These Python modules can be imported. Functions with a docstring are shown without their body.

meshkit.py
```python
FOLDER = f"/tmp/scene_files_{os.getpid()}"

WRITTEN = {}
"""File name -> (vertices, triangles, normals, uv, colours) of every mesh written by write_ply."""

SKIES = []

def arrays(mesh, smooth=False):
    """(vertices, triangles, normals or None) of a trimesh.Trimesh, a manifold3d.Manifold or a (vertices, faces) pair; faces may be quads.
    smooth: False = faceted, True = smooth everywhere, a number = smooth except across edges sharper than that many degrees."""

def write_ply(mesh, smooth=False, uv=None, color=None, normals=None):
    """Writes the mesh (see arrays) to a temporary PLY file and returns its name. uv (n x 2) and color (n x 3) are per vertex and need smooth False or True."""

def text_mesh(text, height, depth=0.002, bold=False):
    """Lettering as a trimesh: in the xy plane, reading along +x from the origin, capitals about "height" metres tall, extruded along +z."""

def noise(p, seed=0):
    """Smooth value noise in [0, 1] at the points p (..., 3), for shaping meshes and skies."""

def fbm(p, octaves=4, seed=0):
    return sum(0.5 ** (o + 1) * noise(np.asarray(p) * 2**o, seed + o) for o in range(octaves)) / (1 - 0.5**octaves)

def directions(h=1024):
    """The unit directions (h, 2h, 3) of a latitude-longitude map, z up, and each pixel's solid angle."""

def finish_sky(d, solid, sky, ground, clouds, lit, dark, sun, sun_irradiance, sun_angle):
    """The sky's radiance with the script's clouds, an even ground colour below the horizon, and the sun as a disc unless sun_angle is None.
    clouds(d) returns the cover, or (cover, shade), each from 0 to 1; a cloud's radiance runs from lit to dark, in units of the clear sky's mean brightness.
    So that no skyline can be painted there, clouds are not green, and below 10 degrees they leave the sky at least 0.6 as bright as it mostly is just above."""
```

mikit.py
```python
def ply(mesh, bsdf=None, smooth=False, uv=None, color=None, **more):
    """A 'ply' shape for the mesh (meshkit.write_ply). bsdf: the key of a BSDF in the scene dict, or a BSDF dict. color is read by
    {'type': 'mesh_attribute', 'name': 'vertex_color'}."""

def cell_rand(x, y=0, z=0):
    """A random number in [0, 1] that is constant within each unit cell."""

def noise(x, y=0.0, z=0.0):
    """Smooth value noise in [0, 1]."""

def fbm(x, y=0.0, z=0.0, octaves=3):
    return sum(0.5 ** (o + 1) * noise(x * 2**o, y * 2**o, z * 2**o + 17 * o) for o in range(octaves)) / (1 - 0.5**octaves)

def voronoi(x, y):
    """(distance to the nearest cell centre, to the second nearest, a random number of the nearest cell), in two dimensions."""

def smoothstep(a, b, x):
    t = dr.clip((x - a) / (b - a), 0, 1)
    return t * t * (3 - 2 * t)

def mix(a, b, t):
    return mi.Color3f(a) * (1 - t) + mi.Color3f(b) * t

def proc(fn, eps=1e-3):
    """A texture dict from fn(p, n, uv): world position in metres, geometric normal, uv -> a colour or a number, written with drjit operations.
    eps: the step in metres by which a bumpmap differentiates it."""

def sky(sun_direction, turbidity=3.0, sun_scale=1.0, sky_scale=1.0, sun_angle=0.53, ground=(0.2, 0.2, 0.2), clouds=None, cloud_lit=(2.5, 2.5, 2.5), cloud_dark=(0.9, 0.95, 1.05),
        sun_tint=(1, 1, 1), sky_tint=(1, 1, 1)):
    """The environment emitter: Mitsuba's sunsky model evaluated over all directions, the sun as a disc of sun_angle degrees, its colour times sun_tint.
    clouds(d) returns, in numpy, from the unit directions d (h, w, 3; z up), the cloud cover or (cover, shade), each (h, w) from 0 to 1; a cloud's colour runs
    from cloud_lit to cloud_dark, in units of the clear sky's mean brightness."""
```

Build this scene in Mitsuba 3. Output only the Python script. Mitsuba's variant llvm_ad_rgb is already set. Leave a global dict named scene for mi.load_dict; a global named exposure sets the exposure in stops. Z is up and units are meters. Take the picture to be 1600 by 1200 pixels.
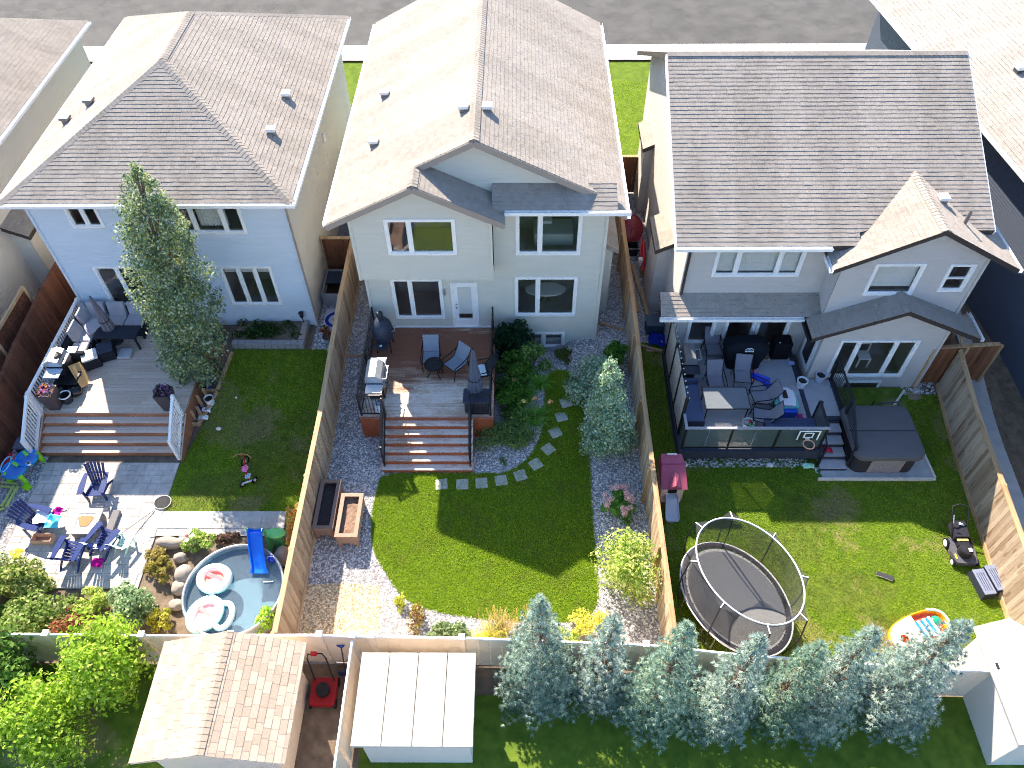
import math, numpy as np, trimesh, drjit as dr, mitsuba as mi, mikit, meshkit
from shapely.geometry import Polygon, box as sbox, Point
from shapely.ops import unary_union
from mikit import proc, noise, fbm, cell_rand, smoothstep, mix, voronoi
T = mi.ScalarTransform4f
# ---------------------------------------------------------------- camera, light, exposure
EYE, YAW, PITCH, ROLL = np.array([0, -19.81, 21.0]), math.radians(-.757), math.radians(50.096), math.radians(-.5736)
_f = np.array([math.sin(YAW) * math.cos(PITCH), math.cos(YAW) * math.cos(PITCH), -math.sin(PITCH)])
_r = np.array([math.cos(YAW), -math.sin(YAW), 0]); _u = np.cross(_r, _f)
_u = -math.sin(ROLL) * _r + math.cos(ROLL) * _u
scene = {'type': 'scene'}
labels = {}
scene['camera'] = {'type': 'perspective', 'fov': 66.706, 'fov_axis': 'x', 'near_clip': 0.1, 'far_clip': 3000.0,
                   'to_world': T().look_at(origin=EYE.tolist(), target=(EYE + _f).tolist(), up=_u.tolist())}
SUN = [-.535, 1.06, 1.0]
scene['sky'] = mikit.sky(SUN, turbidity=3, sun_scale=1.27, sky_scale=1.27, sun_tint=(.93, 1., 1.13))
exposure = 3.05
# ---------------------------------------------------------------- materials
def srgb(r, g, b):
    return [float(((c / 255 + .055) / 1.055) ** 2.4 if c > 10 else c / 255 / 12.92) for c in (r, g, b)]
def mat(key, col, rough=.6, spec=.35, metal=0., **k):
    c = col if isinstance(col, dict) else {'type': 'rgb', 'value': [float(x) for x in col]}
    scene[key] = {'type': 'twosided', 'bsdf': {'type': 'principled', 'base_color': c, 'roughness': float(rough), 'specular': float(spec), 'metallic': float(metal), **k}}
    return key
VC = {'type': 'mesh_attribute', 'name': 'vertex_color'}
mat('m_paint', VC, .5, .3)                 # painted or plastic pieces, one colour for each piece
mat('m_matte', VC, .9, .15)                # stone, soil crumbs, cloth
mat('m_gloss', VC, .22, .5)
mat('m_metal', VC, .38, .5, .75)
scene['m_leaf'] = {'type': 'principledthin', 'base_color': VC, 'roughness': .55, 'diff_trans': 1.0, 'spec_trans': 0.}
scene['m_grass'] = {'type': 'principledthin', 'base_color': VC, 'roughness': .7, 'diff_trans': 1.1, 'spec_trans': 0.}
scene['m_glass'] = {'type': 'thindielectric', 'int_ior': 1.75}
scene['m_clear'] = {'type': 'thindielectric', 'int_ior': 1.5}
scene['m_smoke'] = {'type': 'blendbsdf', 'weight': .62, 'a': {'type': 'thindielectric', 'int_ior': 1.5}, 'b': {'type': 'twosided', 'bsdf': {'type': 'principled', 'base_color': {'type': 'rgb', 'value': [.10, .135, .135]}, 'roughness': .2}}}
scene['m_net'] = {'type': 'mask', 'opacity': .58, 'b': {'type': 'twosided', 'bsdf': {'type': 'diffuse', 'reflectance': {'type': 'rgb', 'value': [.07, .07, .075]}}}}
scene['m_water'] = {'type': 'dielectric', 'int_ior': 1.33, 'ext_ior': 1.0}
def L3(c): return mi.Color3f(*[float(x) for x in c])
def wood_fn(base, dark, pitch, ax, grain_ax):
    b, d = L3(base), L3(dark)
    def fn(p, n, uv):
        a, l = p[ax], p[grain_ax]
        i = dr.floor(a / pitch)
        t = cell_rand(i, 7.0) * .62 + .36 * fbm(a * 55, l * 1.6, i * 3.1) + .22 * noise(p.x * .9, p.y * .9, p.z * .9) - .1
        k = smoothstep(.74, .8, noise(a * 14, l * 2.2, i))
        return mix(b, d, dr.clip(t + .3 * k, 0, 1))
    return proc(fn)
mat('m_fence', wood_fn(srgb(190, 170, 146), srgb(128, 102, 82), .1417, 1, 2), .85, .15)
mat('m_fence_grey', wood_fn(srgb(190, 172, 152), srgb(118, 96, 76), .1417, 1, 2), .85, .15)
mat('m_fence_red', wood_fn(srgb(124, 80, 62), srgb(84, 54, 44), .1417, 1, 2), .8, .15)
mat('m_fence_x', wood_fn(srgb(150, 104, 76), srgb(96, 62, 46), .1417, 0, 2), .85, .15)
mat('m_lumber', wood_fn(srgb(206, 178, 142), srgb(160, 126, 92), .09, 0, 1), .8, .15)
def deck_fn(red, grey, pale):
    r, g_, w = L3(red), L3(grey), L3(pale)
    def fn(p, n, uv):
        i = dr.floor(p.y / .1425)
        gr = fbm(p.y * 60, p.x * 2.4, i * 5.3)
        wear = smoothstep(-1.6, -3.9, p.y) * .55 + .7 * (fbm(p.x * .8, p.y * 1.6, 3.0) - .42) + .5 * (gr - .5) + .22 * (cell_rand(i, 4.0, dr.floor(p.x / 1.7 + cell_rand(i, 2.0) * 5)) - .5)
        c = mix(r, g_, smoothstep(.12, .52, wear))
        c = mix(c, w, smoothstep(.5, .95, wear + .3 * noise(p.x * 9, p.y * 22)))
        up = smoothstep(.5, .8, dr.abs(n.z))
        return mix(mix(r, L3(srgb(150, 74, 44)), .6) * (.75 + .5 * gr), c, up)
    return proc(fn)
mat('m_deck_mid', deck_fn(srgb(136, 92, 74), srgb(188, 164, 144), srgb(216, 204, 194)), .8, .2)
def deckl_fn():
    a, b, c_ = L3(srgb(182, 158, 142)), L3(srgb(214, 198, 184)), L3(srgb(156, 108, 82))
    def fn(p, n, uv):
        i = dr.floor(p.y / .1425)
        gr = fbm(p.y * 60, p.x * 2.2, i * 5.3)
        c = mix(a, b, dr.clip(.5 * cell_rand(i, 9.0, dr.floor(p.x / 2.4 + 3 * cell_rand(i, 1.0))) + .8 * gr - .15 + .3 * (noise(p.x, p.y) - .5), 0, 1))
        return mix(c_ * (.7 + .6 * gr), c, smoothstep(.5, .8, dr.abs(n.z)))
    return proc(fn)
mat('m_deck_left', deckl_fn(), .8, .2)
def shingle_fn(a, b):
    a, b = L3(a), L3(b)
    def fn(p, n, uv):
        # laminated shingle tabs: a random tone for each tab and a fine mineral grain
        d = dr.select(dr.abs(n.x) > dr.abs(n.y), p.y, p.x)
        row = dr.floor(p.z / .0639)
        t = .38 * cell_rand(dr.floor(d / .16 + 31 * cell_rand(row, 2.0)), row, 5.0) + .35 * noise(d * 40, p.z * 60, 2.0) + .5 * fbm(p.x * .45, p.y * .45, 1.0) + .25 * smoothstep(.55, .8, noise(d * 2.2, p.z * .5, 8.0)) - .15
        return mix(a, b, dr.clip(t, 0, 1))
    return proc(fn)
mat('m_shingle', shingle_fn(srgb(165, 157, 150), srgb(137, 130, 123)), .95, .1)
mat('m_shingle_grey', shingle_fn(srgb(166, 160, 155), srgb(142, 137, 133)), .95, .1)
def lawn_fn(p, n, uv):
    t = fbm(p.x * 5, p.y * 5, 2.0); q = fbm(p.x * .7, p.y * .7, 9.0)
    c = mix(mi.Color3f(.056, .110, .014), mi.Color3f(.150, .205, .026), t)
    bare = smoothstep(.66, .78, q + .2 * (t - .5)) * smoothstep(4.2, 5.0, p.x) * smoothstep(6., 4., p.y) * smoothstep(-13.2, -12.6, p.y) + .8 * smoothstep(.52, .7, q + .2 * (t - .5)) * smoothstep(-6.5, -7.2, p.x) * smoothstep(6., 4., p.y)
    return mix(c, mi.Color3f(.24, .19, .10), dr.clip(bare * .8, 0, 1))
mat('m_lawn', proc(lawn_fn), .95, .1)
def soil_fn(p, n, uv):
    t = fbm(p.x * 6, p.y * 6, 4.0)
    return mix(mi.Color3f(.10, .075, .055), mi.Color3f(.24, .185, .14), t)
mat('m_soil', proc(soil_fn), .95, .1)
def bed_fn(p, n, uv):
    return mix(mi.Color3f(.16, .15, .155), mi.Color3f(.34, .33, .34), fbm(p.x * 17, p.y * 17, 1.0))
mat('m_gravelbed', proc(bed_fn), .95, .1)
def chip_fn(p, n, uv):
    return mix(mi.Color3f(.30, .22, .13), mi.Color3f(.62, .52, .36), fbm(p.x * 22, p.y * 22, 1.0, 4))
mat('m_chipbed', proc(chip_fn), .95, .1)
def conc_fn(p, n, uv):
    return mix(mi.Color3f(.36, .355, .35), mi.Color3f(.52, .515, .50), fbm(p.x * 4, p.y * 4, p.z * 4, 4))
mat('m_concrete', proc(conc_fn), .9, .15)
def paver_fn(p, n, uv):
    t = .6 * cell_rand(dr.floor(p.x / .3), dr.floor(p.y / .3), 1.0) + .6 * fbm(p.x * 9, p.y * 9, 2.0) - .1
    return mix(mi.Color3f(.37, .345, .325), mi.Color3f(.57, .54, .51), dr.clip(t, 0, 1))
mat('m_paver', proc(paver_fn), .9, .15)
def road_fn(p, n, uv):
    t = fbm(p.x * 1.3, p.y * 1.3, 3.0, 4); c = smoothstep(.035, .0, dr.abs(fbm(p.x * .35, p.y * .6, 7.0, 4) - .5)) + smoothstep(.62, .66, noise(p.x * .25, p.y * .5, 5.0)) * .5
    return mix(mi.Color3f(.07, .07, .072), mi.Color3f(.12, .118, .115), t) * (1 - .12 * dr.clip(c, 0, 1))
mat('m_asphalt', proc(road_fn), .9, .15)
mat('m_siding_mid', srgb(199, 197, 187), .6, .25)
mat('m_siding_left', srgb(198, 208, 220), .6, .25)
mat('m_siding_cream', srgb(200, 196, 188), .6, .25)
mat('m_siding_right', srgb(188, 183, 180), .6, .25)
mat('m_siding_dark', srgb(82, 90, 106), .6, .25)
mat('m_white', srgb(232, 232, 232), .45, .35)
mat('m_taupe', srgb(150, 140, 132), .5, .3)
mat('m_dark', srgb(62, 56, 54), .5, .3)
mat('m_room', srgb(150, 140, 130), .9, .1)
mat('m_blind', srgb(206, 208, 204), .8, .15)
mat('m_vinyl', srgb(224, 208, 188), .45, .35)
mat('m_black', srgb(34, 34, 37), .4, .4)
mat('m_navygrey', srgb(58, 62, 78), .6, .25)
mat('m_greyrail', srgb(150, 150, 156), .4, .4)
mat('m_screen', srgb(176, 166, 154), .7, .2)
mat('m_comp', srgb(172, 171, 176), .7, .2)
mat('m_cloth', VC, .85, .2)
mat('m_stone', VC, .9, .15)
for i, c in enumerate(((170, 155, 140), (162, 147, 132), (178, 163, 147))): mat(f'm_shed{i + 1}', srgb(*c), .95, .1)
scene['m_tabletop'] = {'type': 'blendbsdf', 'weight': .55, 'a': {'type': 'thindielectric', 'int_ior': 1.5}, 'b': {'type': 'twosided', 'bsdf': {'type': 'principled', 'base_color': {'type': 'rgb', 'value': [.22, .25, .28]}, 'roughness': .15}}}
scene['m_clearboard'] = {'type': 'blendbsdf', 'weight': .5, 'a': {'type': 'thindielectric', 'int_ior': 1.5}, 'b': {'type': 'twosided', 'bsdf': {'type': 'principled', 'base_color': {'type': 'rgb', 'value': [.05, .07, .06]}, 'roughness': .3}}}
scene['m_pool'] = {'type': 'blendbsdf', 'weight': .33, 'a': {'type': 'thindielectric', 'int_ior': 1.33}, 'b': {'type': 'twosided', 'bsdf': {'type': 'principled', 'base_color': {'type': 'rgb', 'value': [.20, .27, .33]}, 'roughness': .05, 'specular': .5}}}
# ---------------------------------------------------------------- mesh helpers
class MB:
    """Collects pieces into ONE mesh: vertices, triangles, a colour for each vertex."""
    def __init__(s, col=(.5, .5, .5)): s.v, s.f, s.c, s.n, s.col = [], [], [], 0, col
    def add(s, v, f, col=None):
        v, f = np.asarray(v, float).reshape(-1, 3), np.asarray(f, int)
        if f.shape[1] == 4: f = np.vstack([f[:, [0, 1, 2]], f[:, [0, 2, 3]]])
        col = np.asarray(s.col if col is None else col, float)
        s.v.append(v); s.f.append(f + s.n); s.n += len(v); s.c.append(np.broadcast_to(col, (len(v), 3)) if col.ndim == 1 else col)
        return s
    def box(s, a, b, col=None):
        a, b = np.minimum(a, b), np.maximum(a, b)
        v = np.array([[x, y, z] for x in (a[0], b[0]) for y in (a[1], b[1]) for z in (a[2], b[2])])
        return s.add(v, BOXF, col)
    def beam(s, a, b, w, h, up=(0, 0, 1), col=None, w2=None, h2=None):
        """A bar from a to b, w wide and h high (across the direction up)."""
        a, b = np.asarray(a, float), np.asarray(b, float); d = (b - a) / np.linalg.norm(b - a)
        r = np.cross(d, up)
        if np.linalg.norm(r) < 1e-6: r = np.cross(d, (1, 0, 0))
        r /= np.linalg.norm(r); u = np.cross(r, d)
        w2, h2 = w if w2 is None else w2, h if h2 is None else h2
        v = [p + sx * r * ww / 2 + sz * u * hh / 2 for sx in (-1, 1) for p, ww, hh in ((a, w, h), (b, w2, h2)) for sz in (-1, 1)]
        return s.add(v, BOXF, col)
    def tube(s, pts, r, n=8, col=None, closed=False, cap=True):
        p = np.asarray(pts, float); m = len(p); rr = np.broadcast_to(r, (m,))
        t = np.roll(p, -1, 0) - np.roll(p, 1, 0) if closed else np.gradient(p, axis=0)
        t /= np.linalg.norm(t, axis=1, keepdims=True) + 1e-12
        a = np.cross(t[0], (0, 0, 1) if abs(t[0][2]) < .9 else (1, 0, 0)); A = []
        for k in range(m):
            a = a - t[k] * (a @ t[k]); a /= np.linalg.norm(a) + 1e-12; A.append(a)
        A = np.array(A); B = np.cross(t, A); an = np.arange(n) * 2 * np.pi / n
        v = p[:, None] + rr[:, None, None] * (np.cos(an)[None, :, None] * A[:, None] + np.sin(an)[None, :, None] * B[:, None])
        k = m if closed else m - 1
        i, j = np.meshgrid(np.arange(k), np.arange(n), indexing='ij'); i2 = (i + 1) % m; j2 = (j + 1) % n
        f = np.stack([i * n + j, i * n + j2, i2 * n + j2, i2 * n + j], -1).reshape(-1, 4)
        v = v.reshape(-1, 3); f = np.vstack([f[:, [0, 1, 2]], f[:, [0, 2, 3]]])
        if cap and not closed:
            v = np.vstack([v, p[:1], p[-1:]]); q = np.arange(n)
            f = np.vstack([f, np.stack([(q + 1) % n, q, q * 0 + m * n], 1), np.stack([q + (m - 1) * n, (q + 1) % n + (m - 1) * n, q * 0 + m * n + 1], 1)])
        return s.add(v, f, col)
    def lathe(s, prof, c=(0, 0, 0), n=24, col=None, sx=1., sy=1.):
        pr = np.asarray(prof, float); an = np.arange(n) * 2 * np.pi / n; m = len(pr)
        v = np.stack([pr[:, :1] * np.cos(an) * sx + c[0], pr[:, :1] * np.sin(an) * sy + c[1], pr[:, 1:] + 0 * an + c[2]], -1).reshape(-1, 3)
        i, j = np.meshgrid(np.arange(m - 1), np.arange(n), indexing='ij'); j2 = (j + 1) % n
        return s.add(v, np.stack([i * n + j, i * n + j2, (i + 1) * n + j2, (i + 1) * n + j], -1).reshape(-1, 4), col)
    def loft(s, rings, col=None, cap=True, closed=True):
        R = np.asarray(rings, float); m, n = R.shape[:2]; k = n if closed else n - 1
        i, j = np.meshgrid(np.arange(m - 1), np.arange(k), indexing='ij'); j2 = (j + 1) % n
        s.add(R.reshape(-1, 3), np.stack([i * n + j, i * n + j2, (i + 1) * n + j2, (i + 1) * n + j], -1).reshape(-1, 4), col)
        if cap and closed:
            for r in (R[0], R[-1]):
                q = np.arange(n); s.add(np.vstack([r, r.mean(0)]), np.stack([q, (q + 1) % n, q * 0 + n], 1), col)
        return s
    def prism(s, poly, h0, h1, axis='z', col=None):
        """A polygon (x, y), (x, z) or (y, z) pushed along the axis z, y or x from h0 to h1."""
        P = poly if hasattr(poly, 'exterior') else Polygon(poly)
        if not P.exterior.is_ccw or True:
            from shapely.geometry.polygon import orient
            P = orient(P)
        t = trimesh.creation.extrude_polygon(P, 1.0, engine='earcut'); v = np.array(t.vertices); z = h0 + v[:, 2] * (h1 - h0)
        w = {'z': np.stack([v[:, 0], v[:, 1], z], 1), 'y': np.stack([v[:, 0], z, v[:, 1]], 1), 'x': np.stack([z, v[:, 0], v[:, 1]], 1)}[axis]
        return s.add(w, t.faces, col)
    def hull(s, pts, col=None):
        t = trimesh.convex.convex_hull(np.asarray(pts, float)); return s.add(t.vertices, t.faces, col)
    def rbox(s, a, b, r, col=None):
        """A box with rounded edges."""
        a, b = np.minimum(a, b) + r, np.maximum(a, b) - r
        o = np.array(trimesh.creation.icosphere(1).vertices) * r
        c = np.array([[x, y, z] for x in (a[0], b[0]) for y in (a[1], b[1]) for z in (a[2], b[2])])
        return s.hull((c[:, None] + o[None]).reshape(-1, 3), col)
    def ball(s, c, r, col=None, sub=2):
        t = trimesh.creation.icosphere(sub); return s.add(np.array(t.vertices) * np.asarray(r) + c, t.faces, col)
    def sheet(s, fn, nu, nv, col=None):
        u, w = np.meshgrid(np.linspace(0, 1, nu), np.linspace(0, 1, nv), indexing='ij')
        v = np.array([fn(a, b) for a, b in zip(u.ravel(), w.ravel())]); i, j = np.meshgrid(np.arange(nu - 1), np.arange(nv - 1), indexing='ij')
        q = i * nv + j; return s.add(v, np.stack([q, q + nv, q + nv + 1, q + 1], -1).reshape(-1, 4), col)
    def moved(s, loc=(0, 0, 0), rz=0., sc=1.):
        c, q = math.cos(rz), math.sin(rz); v = np.vstack(s.v) * sc
        m = MB(s.col); m.v = [v @ np.array([[c, q, 0], [-q, c, 0], [0, 0, 1]]) + np.asarray(loc, float)]; m.f = [np.vstack(s.f)]; m.c = [np.vstack(s.c)]; m.n = len(v)
        return m
    def get(s): return np.vstack(s.v), np.vstack(s.f), np.vstack(s.c)
BOXF = np.array([[0, 1, 3], [0, 3, 2], [4, 6, 7], [4, 7, 5], [0, 4, 5], [0, 5, 1], [2, 3, 7], [2, 7, 6], [0, 2, 6], [0, 6, 4], [1, 5, 7], [1, 7, 3]])
USED = {}
def numbered(name):
    k = USED.get(name, 0); USED[name] = k + 1
    return name if k == 0 else f'{name}_{k:03d}'
def tag(key, label=None, cat=None, group=None, kind=None):
    d = {k: v for k, v in (('label', label), ('category', cat), ('group', group), ('kind', kind)) if v}
    if d: labels[key] = d
    return key
def thing(name, label, cat, group=None): return tag(numbered(name), label, cat, group)
def put(name, mesh, bsdf, parent=None, smooth=False, label=None, cat=None, group=None, kind=None, to_world=None):
    """ONE entry of the scene: a top-level thing, or a part under parent."""
    key = numbered((parent + '__' + name) if parent else name)
    v, f, c = mesh.get()
    vc = scene[bsdf].get('bsdf', scene[bsdf]).get('base_color') is VC
    if vc:
        if smooth not in (False, True): v, f, c = split_smooth(v, f, c, smooth); smooth = True
        d = mikit.ply((v, f), bsdf, smooth=smooth, color=c)
    else: d = mikit.ply((v, f), bsdf, smooth=smooth)
    if to_world is not None: d['to_world'] = to_world
    scene[key] = d
    return tag(key, label, cat, group, kind)
def split_smooth(v, f, c, angle):
    t = trimesh.Trimesh(v, f, vertex_colors=None, process=False)
    t2 = trimesh.graph.smooth_shade(t, angle=np.radians(angle), facet_minarea=None)
    from scipy.spatial import cKDTree
    idx = cKDTree(v).query(t2.vertices)[1]
    return np.array(t2.vertices), np.array(t2.faces), c[idx]
_unit = {}
def board(parent, name, a, b, bsdf, rot=None):
    """One box-shaped piece (a board, a paver, a slat) as a part of its own; all share one unit box."""
    if 'ply' not in _unit:
        m = MB().box((-.5, -.5, -.5), (.5, .5, .5)); v, f, c = m.get(); _unit['ply'] = mikit.ply((v, f))
    a, b = np.minimum(a, b).astype(float), np.maximum(a, b).astype(float)
    key = numbered((parent + '__' + name) if parent else name); m = T().translate(((a + b) / 2).tolist())
    if rot: m = m @ T().rotate(rot[0], rot[1])
    scene[key] = {**_unit['ply'], 'bsdf': {'type': 'ref', 'id': bsdf}, 'to_world': m @ T().scale((b - a).tolist())}
    return key
def clone(root, src, loc, rz, label, group=None, cat=None):
    """A copy of a thing with copies of its parts and sub-parts, under its own key."""
    new = numbered(root); tag(new, label, cat or labels[src]['category'], group or labels[src].get('group'))
    M = T().translate(list(map(float, loc))).rotate([0, 0, 1], math.degrees(rz))
    for k in [k for k in scene if k == src or k.startswith(src + '__')]:
        if scene[k].get('type') == 'ply':
            d = dict(scene[k]); d['to_world'] = M @ BASE[src].inverse() @ d.get('to_world', T()); scene[new + k[len(src):]] = d
    return new
BASE = {}
def set_base(key, loc, rz):
    """Moves a thing that was built round the origin to its place, and remembers where."""
    M = T().translate(list(map(float, loc))).rotate([0, 0, 1], math.degrees(rz)); BASE[key] = M
    for k in [k for k in scene if k == key or k.startswith(key + '__')]:
        if scene[k].get('type') == 'ply': scene[k] = {**scene[k], 'to_world': M @ scene[k].get('to_world', T())}
    return key
# ---------------------------------------------------------------- terrain: the yards fall gently away from the houses
def g(x, y):
    t = np.clip((np.asarray(y, float) + 5.0) / 4.5, 0, 1); h = .45 * t * t * (3 - 2 * t)
    return h - .44 * np.exp(-((np.asarray(x, float) - .9) / .95) ** 4 - ((np.asarray(y, float) + .6) / .62) ** 2)
def gz(x, y): return float(g(x, y))
def ground_sheet(poly, off=0., step=.5, zf=None):
    """A sheet that follows the terrain, cut from a grid so that it bends with it."""
    P = poly if hasattr(poly, 'bounds') else Polygon(poly)
    P = P.buffer(0); x0, y0, x1, y1 = P.bounds; m = MB()
    ys = np.arange(math.floor(y0 / step), math.ceil(y1 / step) + 1) * step
    xs = np.arange(math.floor(x0 / step), math.ceil(x1 / step) + 1) * step
    for a, b in zip(ys[:-1], ys[1:]):
        strip = P.intersection(sbox(x0 - 1, a, x1 + 1, b))
        if strip.is_empty: continue
        for c, d in zip(xs[:-1], xs[1:]):
            q = strip.intersection(sbox(c, a, d, b))
            for gg in getattr(q, 'geoms', [q]):
                if gg.geom_type != 'Polygon' or gg.area < 1e-6: continue
                if not gg.interiors and len(gg.exterior.coords) == 5:
                    v = np.array(gg.exterior.coords)[:4]; f = [[0, 1, 2], [0, 2, 3]]
                    if not gg.exterior.is_ccw: v = v[::-1]
                else: v, f = trimesh.creation.triangulate_polygon(gg, engine='earcut')
                m.add(np.column_stack([v, (zf or g)(v[:, 0], v[:, 1]) + off]), f)
    return m
def spline(pts, n=6, closed=True):
    """A smooth closed outline through the points."""
    p = np.asarray(pts, float); out = []; k = len(p)
    for i in range(k if closed else k - 1):
        a, b, c, d = (p[(i + j) % k] if closed else p[min(max(i + j, 0), k - 1)] for j in (-1, 0, 1, 2))
        for t in np.arange(n) / n: out.append(.5 * (2 * b + (c - a) * t + (2 * a - 5 * b + 4 * c - d) * t * t + (3 * b - a - 3 * c + d) * t ** 3))
    if not closed: out.append(p[-1])
    return np.array(out)
def scatter(poly, n, rng):
    """n random points inside a polygon."""
    P = poly if hasattr(poly, 'bounds') else Polygon(poly); import shapely
    x0, y0, x1, y1 = P.bounds; out = np.zeros((0, 2))
    while len(out) < n:
        q = np.column_stack([rng.uniform(x0, x1, n * 2), rng.uniform(y0, y1, n * 2)])
        out = np.vstack([out, q[shapely.contains_xy(P, q[:, 0], q[:, 1])]])
    return out[:n]
# ---------------------------------------------------------------- the setting: ground, lawns, gravel, paving
FX = (-6.2, 3.95)                                         # the fences on both sides of the middle yard
def fence_r(y): return 13.72 + (np.asarray(y, float) + 10.4) * .094
lawn_mid = Polygon(spline([(.95, -2.3), (1.15, -2.0), (1.45, -1.92), (1.85, -2.02), (2.1, -2.5), (2.22, -3.5), (2.3, -5.5), (2.27, -7.4), (2.29, -9.35), (2.24, -10.3), (1.88, -10.8), (.98, -10.95), (-.2, -10.9), (-1.63, -10.77), (-3.1, -10.35), (-3.95, -9.36), (-4.36, -8.6), (-4.52, -7.6), (-4.46, -6.6), (-4.3, -6.1), (-3.2, -5.98), (-1.44, -6.0), (-.42, -5.95), (.31, -5.4), (.74, -4.5), (.88, -3.5)]))
chips = Polygon([(-6.2, -9.85), (-5.2, -9.8), (-4.05, -9.86), (-3.92, -10.6), (-3.9, -11.95), (-6.2, -11.95)])
mid_yard = sbox(FX[0], -12.15, FX[1], 12)
pave = unary_union([sbox(-15.4, -9.98, -11.02, -5.6), sbox(-11.02, -8.26, -7.15, -7.4)])
lawn_left = Polygon([(-10.28, -1.3), (-10.5, -3.6), (-11.0, -5.6), (-11.02, -7.4), (-6.25, -7.4), (-6.25, -1.0), (-10.2, -1.0)])
lawn_right = Polygon([(4.05, -.7), (5.1, -.7), (5.1, -4.5), (9.5, -4.5), (9.5, -2.62), (13.3, -2.62), (13.6, -2.9), (14.45, -2.9), (fence_r(-12.9), -12.9), (4.05, -12.4)])
put('ground', MB().add(*(lambda m: m.get()[:2])(ground_sheet(sbox(-40, -30, 40, 30).difference(sbox(-1.4, -2.4, 3.2, 1)), -.03, 1.0))).add([[x, y, -.035] for x, y in ((-400, -400), (400, -400), (400, -30), (-400, -30))], [[0, 1, 2, 3]]).add([[x, y, .415] for x, y in ((-400, 30), (400, 30), (400, 400), (-400, 400))], [[0, 1, 2, 3]]), 'm_soil', kind='structure')
put('gravel_bed', ground_sheet(mid_yard.difference(chips), 0., .4), 'm_gravelbed', kind='structure')
put('lawn', ground_sheet(lawn_mid, .012), 'm_lawn', kind='structure')
put('lawn', ground_sheet(lawn_left, .004), 'm_lawn', kind='structure')
put('lawn', ground_sheet(lawn_right, .004), 'm_lawn', kind='structure')
put('wood_chip_bed', ground_sheet(chips, .004), 'm_chipbed', kind='structure')
gside_l = unary_union([sbox(-7.45, -1.0, FX[0], 12), sbox(-16.75, -9.2, -15.4, .2)])
gside_r = unary_union([sbox(FX[1] + .06, -.7, 5.25, 9.6)])
put('gravel_path', ground_sheet(gside_l, 0.), 'm_gravelbed', kind='structure')
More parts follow.
